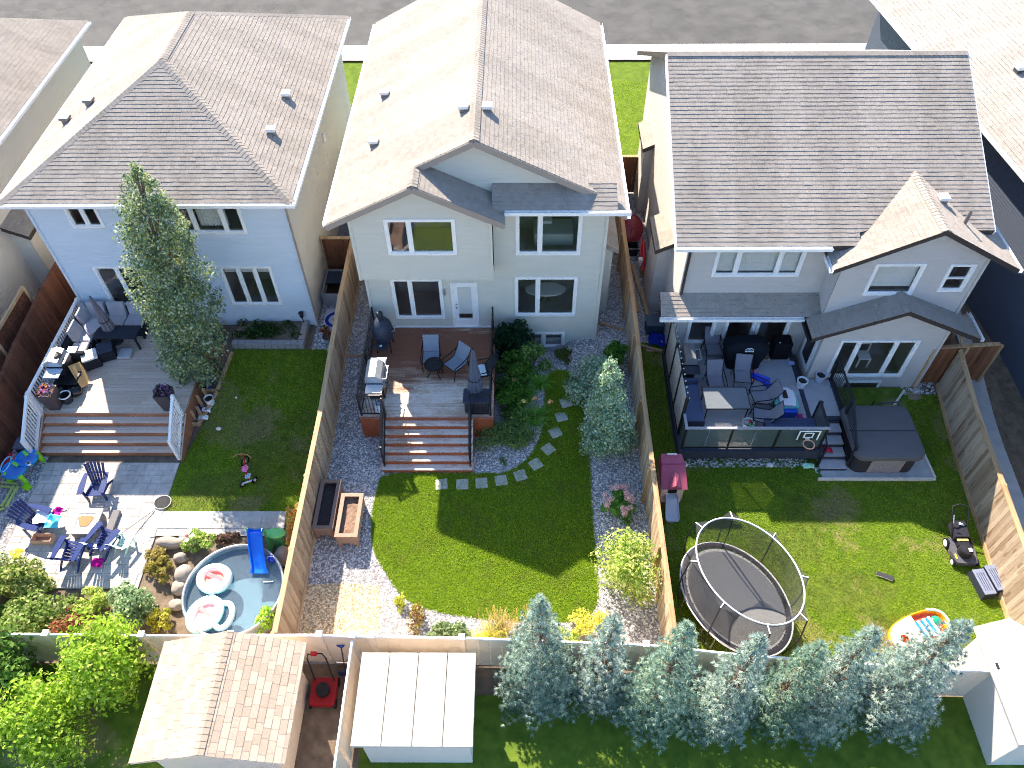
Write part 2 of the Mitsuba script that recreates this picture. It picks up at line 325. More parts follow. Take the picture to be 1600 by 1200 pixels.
put('gravel_path', ground_sheet(gside_r, 0.), 'm_gravelbed', kind='structure')
front = Polygon([(3.2, 10.2), (7.4, 10.2), (7.4, 18.5), (3.2, 18.5)])
put('front_lawn', ground_sheet(sbox(-40, 10.2, 40, 19.5), .004, 2), 'm_lawn', kind='structure')
put('pavement', ground_sheet(sbox(-60, 19.5, 60, 21), .10, 5), 'm_concrete', kind='structure')
put('road', ground_sheet(sbox(-60, 21.15, 60, 29.5), -.01, 5), 'm_asphalt', kind='structure')
put('lawn', ground_sheet(sbox(-60, 29.6, 60, 48), .0, 6), 'm_lawn', kind='structure')
put('kerb', ground_sheet(sbox(-60, 21, 60, 21.15), .11, 5), 'm_concrete', kind='structure')
put('lawn', ground_sheet(sbox(-16.8, -16.5, -7.9, -12.2), .004, 1), 'm_lawn', kind='structure')
put('lawn', ground_sheet(sbox(-4.0, -17, 16, -12.95), .0, 1), 'm_lawn', kind='structure')
put('concrete_path', MB().prism([(16.45, 1.5), (15.95, 1.5), (15.0, -9.5), (15.5, -9.5)], -.02, .0, 'z').add(*ground_sheet(Polygon([(16.45, 1.5), (15.95, 1.5), (15.0, -9.5), (15.5, -9.5)]), .05).get()[:2]), 'm_concrete', kind='structure')
# loose stones, chips and grass: countless, so one mesh for each patch
def stones(poly, n, size, tones, rng, off=0.):
    p = scatter(poly, n, rng); base = np.array([[1, 0, 0], [-.5, .87, 0], [-.5, -.87, 0], [.2, .1, .62], [-.9, .35, .3], [.6, .6, .3]])
    o = np.array([[0, 5, 3], [5, 1, 3], [1, 4, 3], [4, 2, 3], [2, 0, 3], [0, 1, 5], [1, 2, 4]])
    a = rng.uniform(0, 6.283, n); s = size * rng.uniform(.6, 1.5, n); c, q = np.cos(a), np.sin(a)
    jit = 1 + rng.uniform(-.28, .28, (n, 6, 3)); b = base[None] * jit * s[:, None, None]
    v = np.stack([b[..., 0] * c[:, None] - b[..., 1] * q[:, None], b[..., 0] * q[:, None] + b[..., 1] * c[:, None], b[..., 2]], -1)
    v += np.column_stack([p, g(p[:, 0], p[:, 1]) + off])[:, None]
    t = np.array(tones)[rng.integers(0, len(tones), n)] * rng.uniform(.8, 1.2, (n, 1))
    return MB().add(v.reshape(-1, 3), (o[None] + (np.arange(n) * 6)[:, None, None]).reshape(-1, 3), np.repeat(t, 6, 0))
R = np.random.default_rng(11)
GREY = [(.56, .55, .56), (.46, .45, .46), (.66, .64, .64), (.36, .36, .38), (.60, .54, .52), (.74, .73, .72), (.26, .26, .28)]
stone_mid = mid_yard.intersection(sbox(-6.2, -12, 3.95, 5)).difference(unary_union([lawn_mid.buffer(-.02), chips, sbox(-5.1, -4.5, -.85, -.5), sbox(-4.3, -5.9, -1.5, -4.4), sbox(-5.05, -.5, 2.7, 6)]))
put('gravel', stones(stone_mid, 36000, .029, GREY, R), 'm_matte', label='grey and white river stones covering the beds of the middle yard', cat='gravel', kind='stuff')
put('gravel', stones(unary_union([sbox(-7.4, -1.0, -6.25, 4), sbox(-16.7, -9.2, -15.42, -.5)]), 7500, .029, GREY, R), 'm_matte', label='grey stones along the left house and beside the paved patio', cat='gravel', kind='stuff')
put('gravel', stones(unary_union([sbox(4.02, -.7, 5.2, 9.4), sbox(5.4, -5.75, 9.3, -5.3), sbox(13.2, -2.9, 14.3, -1.9), sbox(12.75, -5.9, 13.1, -5.4), sbox(9.5, -6.0, 10.3, -5.75)]), 5200, .036, GREY, R), 'm_matte', label='grey stones beside the right house and under its deck edge', cat='gravel', kind='stuff')
put('wood_chips', stones(chips, 7000, .034, [(.62, .50, .33), (.72, .60, .42), (.45, .34, .21), (.80, .70, .52), (.36, .27, .17)], R), 'm_matte', label='tan wood chips in the rear left corner of the middle yard', cat='wood chips', kind='stuff')
def grass(poly, n, rng, off, bare=0.):
    p = scatter(poly, n, rng); a = rng.uniform(0, 6.283, n); h = rng.uniform(.03, .07, n); w = rng.uniform(.006, .013, n)
    z = g(p[:, 0], p[:, 1]) + off - .004; lean = rng.uniform(.2, 1.1, n); b = a + rng.uniform(-.8, .8, n)
    q = meshkit.fbm(np.column_stack([p * .7, np.full(n, 9.)]), 3); q2 = meshkit.fbm(np.column_stack([p * 2.3, np.full(n, 3.)]), 3)
    dry = np.clip((q - .57) / .16, 0, 1) * bare + .25 * np.clip((q2 - .55) / .2, 0, 1)
    keep = rng.uniform(0, 1, n) > .55 * np.clip((q - .61) / .12, 0, 1) * bare
    dx, dy = np.cos(a), np.sin(a)
    v = np.stack([np.column_stack([p[:, 0] - dy * w, p[:, 1] + dx * w, z]), np.column_stack([p[:, 0] + dy * w, p[:, 1] - dx * w, z]),
                  np.column_stack([p[:, 0] + np.cos(b) * h * lean, p[:, 1] + np.sin(b) * h * lean, z + h])], 1)[keep]
    t = rng.uniform(0, 1, (n, 1)); c = np.array([.19, .34, .026]) * (1 - t) + np.array([.50, .64, .05]) * t
    c = c * (1 - dry[:, None]) + np.array([.27, .22, .10]) * dry[:, None]; m = int(keep.sum())
    return MB().add(v.reshape(-1, 3), np.arange(m * 3).reshape(-1, 3), np.repeat(c[keep], 3, 0))
for nm, po, n, off, ba, tx in (('mid', lawn_mid.buffer(.025), 120000, .012, .0, 'mown green grass of the middle back lawn'), ('left', lawn_left, 46000, .004, .7, 'thin shaded grass of the left back lawn'), ('right', lawn_right.difference(unary_union([sbox(5.0, -5.75, 9.5, -.7), sbox(9.4, -6.1, 13.2, -2.6)])), 130000, .004, .55, 'green grass with bare patches on the right back lawn'), ('front', sbox(3.2, 10.3, 7.5, 17.5), 16000, .004, 0, 'bright front lawn seen between the middle and right houses')):
    put('grass', grass(po, n, R, off, ba), 'm_grass', label=tx, cat='grass', kind='stuff')
# stone pavers of the left patio, one part each
pt = tag(numbered('paved_patio'), 'grey paved patio of rectangular stones in the left yard', None, None, 'structure')
put('sand_joints', ground_sheet(pave, .01), 'm_concrete', parent=pt)
rows, y = [], -5.62
while y > -9.95:
    d = (.30, .20, .30, .40)[len(rows) % 4]; rows.append((y, max(y - d, -9.97))); y -= d
for k, (ya, yb) in enumerate(rows):
    x = -15.39 + (0, -.25, -.1, -.3)[k % 4]; xe = -7.16 if (ya < -7.39 and yb > -8.3) else -11.03
    while x < xe:
        w = (.60, .45, .60, .30)[R.integers(0, 4)]; xa, xb = max(x, -15.39), min(x + w, xe)
        if xb - xa > .12: board(pt, 'paver', (xa + .006, yb + .006, -.03), (xb - .006, ya - .006, .030 + R.uniform(-.003, .003)), 'm_paver')
        x += w
ORD = ['first', 'second', 'third', 'fourth', 'fifth', 'sixth', 'seventh', 'eighth', 'ninth', 'tenth', 'last']
# stepping stones
for k, (x, y, a) in enumerate([(1.85, -2.66, .5), (1.61, -3.22, .35), (1.44, -3.77, .3), (1.22, -4.4, .5), (.97, -5.06, .7), (.55, -5.65, .6), (.05, -6.08, .35), (-.56, -6.27, .2), (-1.18, -6.37, .1), (-1.79, -6.42, .05), (-2.45, -6.42, .15)]):
    s = .175; co = [(s * c_, s * s_) for c_, s_ in ((-1, -1), (1, -1.05), (1.02, 1), (-.97, .96))]
    q = [(x + u * math.cos(a) - w * math.sin(a), y + u * math.sin(a) + w * math.cos(a)) for u, w in co]
    m = MB((.47, .46, .46)); z = gz(x, y); m.prism(Polygon(q).buffer(.015), z - .03, z + .035, 'z')
    put('stepping_stone', m, 'm_matte', label=f'grey square stepping stone, {ORD[k]} from the house end of the curved path', cat='stepping stone', group='stepping stones in the middle lawn')
# ---------------------------------------------------------------- building helpers
def frame3(o, s, n): return np.asarray(o, float), np.asarray(s, float), np.asarray(n, float)
def siding(poly, o, s, n, expo=.108, lap=.012, z0=0.):
    """Lapped boards on an upright wall: poly in (distance along s, height); every course leans out at its foot."""
    o, s, n = frame3(o, s, n); P = poly if hasattr(poly, 'bounds') else Polygon(poly); m = MB(); a0, b0, a1, b1 = P.bounds
    k = math.floor((b0 - z0) / expo)
    while z0 + k * expo < b1:
        za, zb = z0 + k * expo, z0 + (k + 1) * expo; k += 1; zm = za + .5 * expo; qs = [P.intersection(sbox(a0 - 1, za, a1 + 1, zm)), P.intersection(sbox(a0 - 1, zm, a1 + 1, zb))]
        for gg in [g_ for q in qs for g_ in getattr(q, 'geoms', [q])]:
            if gg.geom_type != 'Polygon' or gg.area < 1e-5: continue
            v, f = trimesh.creation.triangulate_polygon(gg, engine='earcut'); v = np.asarray(v)
            out = lap * np.clip(1 - (v[:, 1] - zm) / (expo * .5), 0, 1)
            w = o + v[:, :1] * s + np.outer(out, n); w[:, 2] += v[:, 1]
            if np.cross(s, [0, 0, 1]) @ n < 0: f = np.asarray(f)[:, ::-1]
            m.add(w, f)
            xa, xb = v[np.abs(v[:, 1] - za) < 1e-6, 0].min(initial=9e9), v[np.abs(v[:, 1] - za) < 1e-6, 0].max(initial=-9e9)
            if xb > xa:
                L = [o + x * s + e * n + np.array([0, 0, za]) for x, e in ((xa, 0), (xb, 0), (xb, lap), (xa, lap))]; m.add(L, [[0, 1, 2, 3]])
    return m
def W(o, s, n, a, z, d): return np.asarray(o, float) + a * np.asarray(s, float) + d * np.asarray(n, float) + np.array([0, 0, z])
def wbox(m, o, s, n, a0, a1, z0, z1, d0, d1, col=None):
    v = [W(o, s, n, a, z, d) for a in (a0, a1) for d in (d0, d1) for z in (z0, z1)]
    return m.add(v, BOXF, col)
def window(parent, o, s, n, a0, a1, z0, z1, splits=(), blind=0., fw=.06, deep=1.6, shade=None, frame='m_white', name='window', label=None):
    """A window: frame with mullions (the part), its panes, a dark room behind and any blind as sub-parts."""
    m = MB(); t = .085
    for q in ((a0 - t, a1 + t, z1, z1 + t), (a0 - t, a1 + t, z0 - t, z0), (a0 - t, a0, z0, z1), (a1, a1 + t, z0, z1)): wbox(m, o, s, n, *q, -.06, .045)
    ed = [a0] + [a0 + (a1 - a0) * k for k in splits] + [a1]
    for e in ed[1:-1]: wbox(m, o, s, n, e - .045, e + .045, z0, z1, -.05, .03)
    w = put(name, m, frame, parent, label=label)
    for e0, e1 in zip(ed[:-1], ed[1:]):
        x0, x1 = e0 + (.045 if e0 != a0 else 0), e1 - (.045 if e1 != a1 else 0); f = MB(); i = .035
        for q in ((x0, x1, z1 - i, z1), (x0, x1, z0, z0 + i), (x0, x0 + i, z0 + i, z1 - i), (x1 - i, x1, z0 + i, z1 - i)): wbox(f, o, s, n, *q, -.04, .012)
        put('sash', f, frame, w)
        p = MB(); p.add([W(o, s, n, a, z, -.01) for a, z in ((x0 + i, z0 + i), (x1 - i, z0 + i), (x1 - i, z1 - i), (x0 + i, z1 - i))], [[0, 1, 2, 3]])
        put('pane', p, 'm_glass', w)
        if blind:
            b = MB(); h = z1 - (z1 - z0) * blind; k = z1
            while k > h: wbox(b, o, s, n, x0 + .01, x1 - .01, max(k - .05, h), k, -.13, -.118 + .0); k -= .054
            put('blind', b, 'm_blind', w)
    r = MB(); e = .004
    A, B, Z0, Z1, D0, D1 = a0 - .25, a1 + .25, z0 - .3, z1 + .3, -.16, -deep
    P = lambda a, z, d: W(o, s, n, a, z, d)
    r.add([P(A, Z0, D1), P(B, Z0, D1), P(B, Z1, D1), P(A, Z1, D1)], [[0, 1, 2, 3]]).add([P(A, Z0, D0), P(B, Z0, D0), P(B, Z0, D1), P(A, Z0, D1)], [[0, 1, 2, 3]]).add([P(A, Z1, D0), P(B, Z1, D0), P(B, Z1, D1), P(A, Z1, D1)], [[0, 1, 2, 3]])
    r.add([P(A, Z0, D0), P(A, Z1, D0), P(A, Z1, D1), P(A, Z0, D1)], [[0, 1, 2, 3]]).add([P(B, Z0, D0), P(B, Z1, D0), P(B, Z1, D1), P(B, Z0, D1)], [[0, 1, 2, 3]])
    for q in ((A, a0, Z0, Z1), (a1, B, Z0, Z1), (a0, a1, Z0, z0), (a0, a1, z1, Z1)): r.add([P(q[0], q[2], D0), P(q[1], q[2], D0), P(q[1], q[3], D0), P(q[0], q[3], D0)], [[0, 1, 2, 3]])
    put('room', r, 'm_room', w)
    return w
def hole(a0, a1, z0, z1): return sbox(a0 - .02, z0 - .02, a1 + .02, z1 + .02)
RR = np.random.default_rng(5)
def shingles(poly, plane, down, expo=.143, tab=.31, thick=(.009, .015)):
    """Laminated shingles on a roof plane: every tab a plate of its own thickness, lifted at its lower edge."""
    P = poly if hasattr(poly, 'bounds') else Polygon(poly); d = np.array(down, float); e = np.array([-d[1], d[0]])
    A = np.array(P.exterior.coords)[:-1]; Q = Polygon(np.column_stack([A @ e, A @ d])); m = MB()
    z = lambda xy: plane[0] + plane[1] * xy[:, 0] + plane[2] * xy[:, 1]
    sl = -(plane[1] * d[0] + plane[2] * d[1]); cs = 1 / math.hypot(1, sl); nrm = np.array([-plane[1], -plane[2], 1.]) * cs
    ex = expo * cs; e0, d0, e1, d1 = Q.bounds; k = 0; dd = d1
    while dd > d0:
        lo, hi = dd - ex, dd; dd -= ex; x = e0 - RR.uniform(0, tab); band = Q.intersection(sbox(e0 - 1, lo, e1 + 1, hi))
        if band.is_empty: continue
        while x < e1:
            w = tab * RR.uniform(.55, 1.35); t = RR.uniform(*thick); sag = RR.choice([0, 0, .006]); q = band.intersection(sbox(x, lo, x + w - .004, hi - sag)); x += w
            for gg in getattr(q, 'geoms', [q]):
                if gg.geom_type != 'Polygon' or gg.area < 1e-4: continue
                v = np.array(gg.exterior.coords)[:-1]; n = len(v)
                up = t * np.clip((v[:, 1] - lo) / ex, 0, 1) + .002; xy = v[:, :1] * e + v[:, 1:] * d
                top = np.column_stack([xy, z(xy)]) + up[:, None] * nrm; bot = np.column_stack([xy, z(xy)]) - .002 * nrm
                f = [[0, i, i + 1] for i in range(1, n - 1)]
                tri = np.cross(top[1] - top[0], top[2] - top[0])[2] > 0
                m.add(top, f if tri else [q_[::-1] for q_ in f])
                i = np.arange(n); j = (i + 1) % n; m.add(np.vstack([top, bot]), np.stack([i, j, j + n, i + n], 1))
    return m
def slab(poly, plane, t=.17):
    P = np.array(Polygon(poly).exterior.coords)[:-1]; z = plane[0] + plane[1] * P[:, 0] + plane[2] * P[:, 1]; n = len(P); m = MB()
    top, bot = np.column_stack([P, z - .004]), np.column_stack([P, z - t]); f = np.array(trimesh.creation.triangulate_polygon(Polygon(P), engine='earcut')[1])
    V = np.array(trimesh.creation.triangulate_polygon(Polygon(P), engine='earcut')[0]); zz = plane[0] + plane[1] * V[:, 0] + plane[2] * V[:, 1]
    m.add(np.column_stack([V, zz - .004]), f).add(np.column_stack([V, zz - t]), f[:, ::-1]); i = np.arange(n); j = (i + 1) % n
    return m.add(np.vstack([top, bot]), np.stack([i, j, j + n, i + n], 1))
def roof_plane(roof, poly, plane, down, mat_='m_shingle', first=False, fascia='m_taupe', t=.17):
    if first: key = put(roof[1], slab(poly, plane, t), fascia, roof[0])
    else: key = roof; put('roof_deck', slab(poly, plane, t), fascia, key)
    put('shingle_course', shingles(poly, plane, down), mat_, key, kind='stuff'); return key
def gutter(parent, a, b, out, col='m_white', name='gutter'):
    a, b, o = np.asarray(a, float), np.asarray(b, float), np.asarray([*out, 0.], float); m = MB(); w, h = .115, .10
    for d0, d1, z0, z1 in ((0, w, -h, -h + .012), (w - .012, w, -h + .012, .012), (0, .010, -h + .012, .02)):
        m.add([p + o * d + np.array([0, 0, z]) for p in (a, b) for d in (d0, d1) for z in (z0, z1)], BOXF)
    L = np.linalg.norm(b - a); k = .6
    while k < L: p = a + (b - a) * k / L; m.beam(p + o * .005, p + o * (w - .004) + np.array([0, 0, .004]), .02, .006); k += .75
    return put(name, m, col, parent)
def ridge(parent, a, b, w=.16, mat_='m_shingle'):
    """Cap shingles along a ridge or hip."""
    a, b = np.asarray(a, float), np.asarray(b, float); L = np.linalg.norm(b - a); d = (b - a) / L; s = np.cross(d, (0, 0, 1)); s /= np.linalg.norm(s); m = MB(); k = 0.
    drop = .42 * w
    while k < L:
        p, q = a + d * k, a + d * min(k + .16, L); u = np.array([0, 0, .030]); l = np.array([0, 0, .018])
        m.add([p + u, p + s * w - (0, 0, drop) + u, p - s * w - (0, 0, drop) + u, q + l, q + s * w - (0, 0, drop) + l, q - s * w - (0, 0, drop) + l], [[0, 1, 4], [0, 4, 3], [0, 3, 5], [0, 5, 2]]); k += .145
    return put('ridge_cap', m, mat_, parent, kind='stuff')
def roof_vent(parent, x, y, z, rz=0., col=(.78, .76, .74), pipe=False):
    m = MB(col)
    if pipe: m.tube([(0, 0, -.1), (0, 0, .42)], .055, 12, (.16, .15, .15)); m.tube([(0, 0, .42), (0, 0, .425)], .045, 12, (.02, .02, .02))
    else:
        m.box((-.11, -.11, -.15), (.11, .11, .1), (.22, .2, .19)); m.rbox((-.16, -.16, .08), (.16, .16, .18), .03)
    return put('vent_pipe' if pipe else 'roof_vent', m.moved((x, y, z), rz), 'm_paint', parent)
def trim(parent, segs, mat_, name='corner_trim', w=.09):
    for a, b in segs: put(name, MB().beam(a, b, w, w, up=(0, 1, 0) if abs(a[0] - b[0]) + abs(a[1] - b[1]) < 1e-6 else (0, 0, 1)), mat_, parent)
X, Y_, NX, NY = (1, 0, 0), (0, 1, 0), (-1, 0, 0), (0, -1, 0)
def wall_part(parent, poly, o, s, n, mat_, holes=(), expo=.108, name='wall'):
    P = Polygon(poly)
    for h in holes: P = P.difference(hole(*h))
    return put(name, siding(P, o, s, n, expo), mat_, parent)
# ---------------------------------------------------------------- the middle house
H = thing('house', 'cream two-storey house with brown gables above a wooden deck, between the two fences', 'house')
O = (0, -.49, 0)
wl, wr, ur, dr_, bw = (-4.22, -2.66, 1.6, 3.29), (-.05, 1.89, 1.72, 3.37), (-.01, 1.89, 4.5, 6.13), (-2.22, -1.47, 1.12, 3.15), (.22, 1.58, .10, .72)
wall_part(H, [(-5.1, .3), (.1, .3), (.1, -.2), (1.75, -.2), (1.75, .2), (2.75, .3), (2.75, 6.62), (-.8, 6.62), (-.8, 3.95), (-5.1, 3.95)], O, X, NY, 'm_siding_mid', (wl, wr, ur, dr_, bw))
wall_part(H, [(-5.1, 3.88), (-.85, 3.88), (-.85, 6.5), (-3.03, 7.58), (-5.1, 6.56)], (0, -1.1, 0), X, NY, 'm_siding_mid', ((-3.98, -2.0, 5.03, 6.25),))
wall_part(H, [(-1.1, 3.88), (-.49, 3.88), (-.49, 6.5), (-1.1, 6.5)], (-.85, 0, 0), Y_, X, 'm_siding_mid')
wall_part(H, [(-1.1, 3.88), (-.49, 3.88), (-.49, 6.5), (-1.1, 6.5)], (-5.1, 0, 0), Y_, NX, 'm_siding_mid')
wall_part(H, [(-3.0, 6.6), (2.55, 6.6), (-1.27, 8.51), (-3.0, 7.64)], (0, -.2, 0), X, NY, 'm_siding_mid')
put('wall', MB().box((-5.08, -.3, -.3), (2.73, -.28, .3)).box((-5.08, -.47, .2), (-5.06, 10.9, 6.5)).box((2.71, -.47, .2), (2.73, 10.9, 6.5)).box((-5.08, 10.88, .2), (2.73, 10.9, 6.5)).box((-5.09, -1.09, 3.87), (-.86, -.3, 3.89)), 'm_siding_mid', H)
put('wall', siding(sbox(-.4, .2, 10.9, 6.5), (2.735, 0, 0), Y_, X), 'm_siding_mid', H)
put('wall', siding(sbox(-.4, .2, 10.9, 6.5), (-5.085, 0, 0), Y_, NX), 'm_siding_mid', H)
ra = roof_plane((H, 'roof'), [(-5.72, -1.45), (-3.03, -1.45), (-3.03, -.5), (-1.27, -.5), (-1.27, 11.3), (-5.72, 11.3)], (8.62 + .5 * 1.27, .5, 0), (-1, 0), first=True)
roof_plane(ra, [(-1.27, -.5), (2.8, -.5), (2.8, -1.0), (3.25, -1.0), (3.25, 11.3), (-1.27, 11.3)], (8.62 - .5 * 1.27, -.5, 0), (1, 0))
roof_plane(ra, [(-3.03, -1.45), (-.40, -1.45), (-.40, -.21), (-3.03, -.21)], (7.74 - .5 * 3.03, -.5, 0), (1, 0))
roof_plane(ra, [(-.80, -1.0), (2.95, -1.0), (2.95, -.21), (-.80, -.21)], (6.56 + .5, 0, .5), (0, -1))
ridge(ra, (-1.27, -.5, 8.62), (-1.27, 11.3, 8.62)); ridge(ra, (-3.03, -1.45, 7.74), (-3.03, -.5, 7.74))
gutter(ra, (-.42, -1.0, 6.53), (3.35, -1.0, 6.53), (0, -1)); gutter(ra, (3.25, -1.0, 6.33), (3.25, 11.3, 6.33), (1, 0)); gutter(ra, (-5.72, -1.4, 6.36), (-5.72, 11.3, 6.36), (-1, 0))
for x, y in ((-4.6, 1.84), (-1.65, 1.35), (-4.57, 4.73)): roof_vent(ra, x, y, 8.62 + .5 * (x + 1.27) + .03)
for x, y in ((-.93, 1.32),): roof_vent(ra, x, y, 8.62 - .5 * (x + 1.27) + .03)
rk = MB()
for a, b in (((-5.74, -1.47, 6.36), (-3.03, -1.47, 7.715)), ((-3.03, -1.47, 7.715), (-.42, -1.47, 6.41)), ((-3.03, -.52, 7.715), (-1.27, -.52, 8.595)), ((-1.27, -.52, 8.595), (2.95, -.52, 6.485))): rk.beam(np.array(a) - (0, 0, .09), np.array(b) - (0, 0, .09), .035, .19)
put('fascia', rk, 'm_taupe', ra)
window(H, O, X, NY, *wl, splits=(.36,)); window(H, O, X, NY, *wr, splits=(.36,)); window(H, O, X, NY, *ur, splits=(.36,))
window(H, (0, -1.1, 0), X, NY, -3.98, -2.0, 5.03, 6.25, splits=(.33,)); window(H, O, X, NY, *bw, splits=(.5,), blind=.0)
d = MB(); 
for q in ((dr_[0] - .08, dr_[0], dr_[2], dr_[3] + .08), (dr_[1], dr_[1] + .08, dr_[2], dr_[3] + .08), (dr_[0], dr_[1], dr_[3], dr_[3] + .08)): wbox(d, O, X, NY, *q, -.06, .05)
dk = put('door', d, 'm_white', H, label='white back door with a large blinded pane')
s_ = MB(); a0, a1, z0, z1 = dr_
for q in ((a0, a0 + .14, z0, z1), (a1 - .14, a1, z0, z1), (a0 + .14, a1 - .14, z0, z0 + .36), (a0 + .14, a1 - .14, z1 - .16, z1)): wbox(s_, O, X, NY, *q, -.05, -.005)
put('leaf', s_, 'm_white', dk)
put('pane', MB().add([W(O, X, NY, a, z, -.02) for a, z in ((a0 + .14, z0 + .36), (a1 - .14, z0 + .36), (a1 - .14, z1 - .16), (a0 + .14, z1 - .16))], [[0, 1, 2, 3]]), 'm_clear', dk)
put('blind', wbox(MB(), O, X, NY, a0 + .13, a1 - .13, z0 + .58, z1 - .15, -.045, -.035), 'm_blind', dk)
put('room', wbox(MB(), O, X, NY, a0 + .12, a1 - .12, z0 + .3, z1 - .12, -.3, -.29), 'm_room', dk)
put('handle', MB((.25, .24, .23)).ball(W(O, X, NY, a0 + .08, z0 + .92, .03), .032).ball(W(O, X, NY, a0 + .08, z0 + 1.08, .02), .03), 'm_metal', dk, True)
put('wall_lamp', MB((.55, .55, .56)).tube([W(O, X, NY, -2.52, 2.72, .09), W(O, X, NY, -2.52, 2.94, .09)], .055, 14).box(W(O, X, NY, -2.57, 2.78, 0), W(O, X, NY, -2.47, 2.9, .09)), 'm_metal', H, 40)
trim(H, [((2.74, -.5, .3), (2.74, -.5, 6.5)), ((-5.1, -1.1, 3.88), (-5.1, -1.1, 6.5)), ((-.85, -1.1, 3.88), (-.85, -1.1, 6.45)), ((-5.1, -.5, .4), (-5.1, -.5, 3.9))], 'm_siding_mid')
put('ledger', MB().box((-5.1, -.54, 1.0), (-.86, -.48, 1.125)), 'm_white', H)
put('chimney_chase', siding(sbox(.9, .3, 2.4, 3.5), (3.25, 0, 0), Y_, X).add(*siding(sbox(2.75, .3, 3.25, 3.6), (0, .9, 0), X, NY).get()[:2]).box((2.7, .92, .3), (3.24, 2.4, 3.4)), 'm_siding_mid', H)
roof_plane(ra, [(2.74, .7), (3.42, .7), (3.42, 2.6), (2.74, 2.6)], (3.95 + .55 * 2.74, -.55, 0), (1, 0))
# ---------------------------------------------------------------- the left house
H2 = thing('house', 'pale blue house with a hipped brown roof, behind the tall narrow tree', 'house')
O2 = (0, .25, 0); WN = [(-14.38, -13.49, 5.03, 5.84), (-11.04, -8.93, 4.78, 5.86), (-14.5, -13.1, 1.5, 3.22), (-10.18, -8.54, 1.54, 3.21)]
wall_part(H2, [(-15.65, .2), (-7.45, .2), (-7.45, 6.1), (-15.65, 6.1)], O2, X, NY, 'm_siding_left', WN)
put('wall', siding(sbox(.27, .2, 11.8, 6.1), (-7.46, 0, 0), Y_, X), 'm_siding_cream', H2); put('wall', siding(sbox(.27, .2, 11.8, 6.1), (-15.64, 0, 0), Y_, NX), 'm_siding_cream', H2)
put('wall', MB().box((-15.6, .5, .2), (-15.58, 11.8, 6.1)).box((-7.52, .5, .2), (-7.5, 11.8, 6.1)).box((-15.6, 11.78, .2), (-7.5, 11.8, 6.1)).box((-15.65, .26, -.2), (-7.45, .4, .25)), 'm_siding_cream', H2)
E0, pk, pl, zr, ze = 6.24, 4.35, 7.65, 8.515, 6.24
r2 = roof_plane((H2, 'roof'), [(-16.1, -.2), (-7.0, -.2), (-11.55, 4.35)], (ze + .1, 0, .5), (0, -1), first=True, fascia='m_dark')
roof_plane(r2, [(-7.0, -.2), (-7.0, 12.2), (-11.55, 7.65), (-11.55, 4.35)], (ze - 3.5, -.5, 0), (1, 0), fascia='m_dark'); roof_plane(r2, [(-16.1, -.2), (-11.55, 4.35), (-11.55, 7.65), (-16.1, 12.2)], (ze + 8.05, .5, 0), (-1, 0), fascia='m_dark')
roof_plane(r2, [(-16.1, 12.2), (-11.55, 7.65), (-7.0, 12.2)], (ze + 6.1, 0, -.5), (0, 1), fascia='m_dark')
for a, b in (((-16.1, -.2, ze), (-11.55, 4.35, zr)), ((-7.0, -.2, ze), (-11.55, 4.35, zr)), ((-11.55, 4.35, zr), (-11.55, 7.65, zr)), ((-16.1, 12.2, ze), (-11.55, 7.65, zr)), ((-7.0, 12.2, ze), (-11.55, 7.65, zr))): ridge(r2, a, b)
gutter(r2, (-16.2, -.2, ze - .03), (-6.9, -.2, ze - .03), (0, -1)); gutter(r2, (-7.0, -.2, ze - .03), (-7.0, 12.2, ze - .03), (1, 0)); gutter(r2, (-16.1, -.2, ze - .03), (-16.1, 12.2, ze - .03), (-1, 0))
for x, y in ((-8.08, 2.79), (-8.03, 5.04)): roof_vent(r2, x, y, ze - 3.5 - .5 * x + .03)
for x, y in ((-15.16, 3.6), (-14.34, 4.0)): roof_vent(r2, x, y, ze + 8.05 + .5 * x + .03, col=(.2, .19, .18))
for k, q in enumerate(WN): window(H2, O2, X, NY, *q, splits=((.5,), (.27, .73), (.5,), (.34, .68))[k], blind=(0, .96, 0, .18)[k] if k != 1 else .0)
put('curtain', MB().sheet(lambda a, b: (-10.4 + a * .95, .25 + .22 + .03 * math.sin(a * 60), 4.84 + b * 1.0), 60, 2), 'm_blind', H2)
trim(H2, [((-7.45, .24, .2), (-7.45, .24, 6.1)), ((-15.65, .24, .2), (-15.65, .24, 6.1))], 'm_siding_left')
put('downspout', MB().tube([(-7.36, .16, 6.1), (-7.36, .16, .5)], .04, 8), 'm_taupe', H2)
put('wall_vent', MB((.8, .79, .76)).box((-7.46, 6.2, 4.2), (-7.38, 6.42, 4.5)), 'm_paint', H2); put('wall_vent', MB((.35, .33, .32)).box((-7.46, 8.9, 5.1), (-7.42, 9.3, 5.6)), 'm_paint', H2)
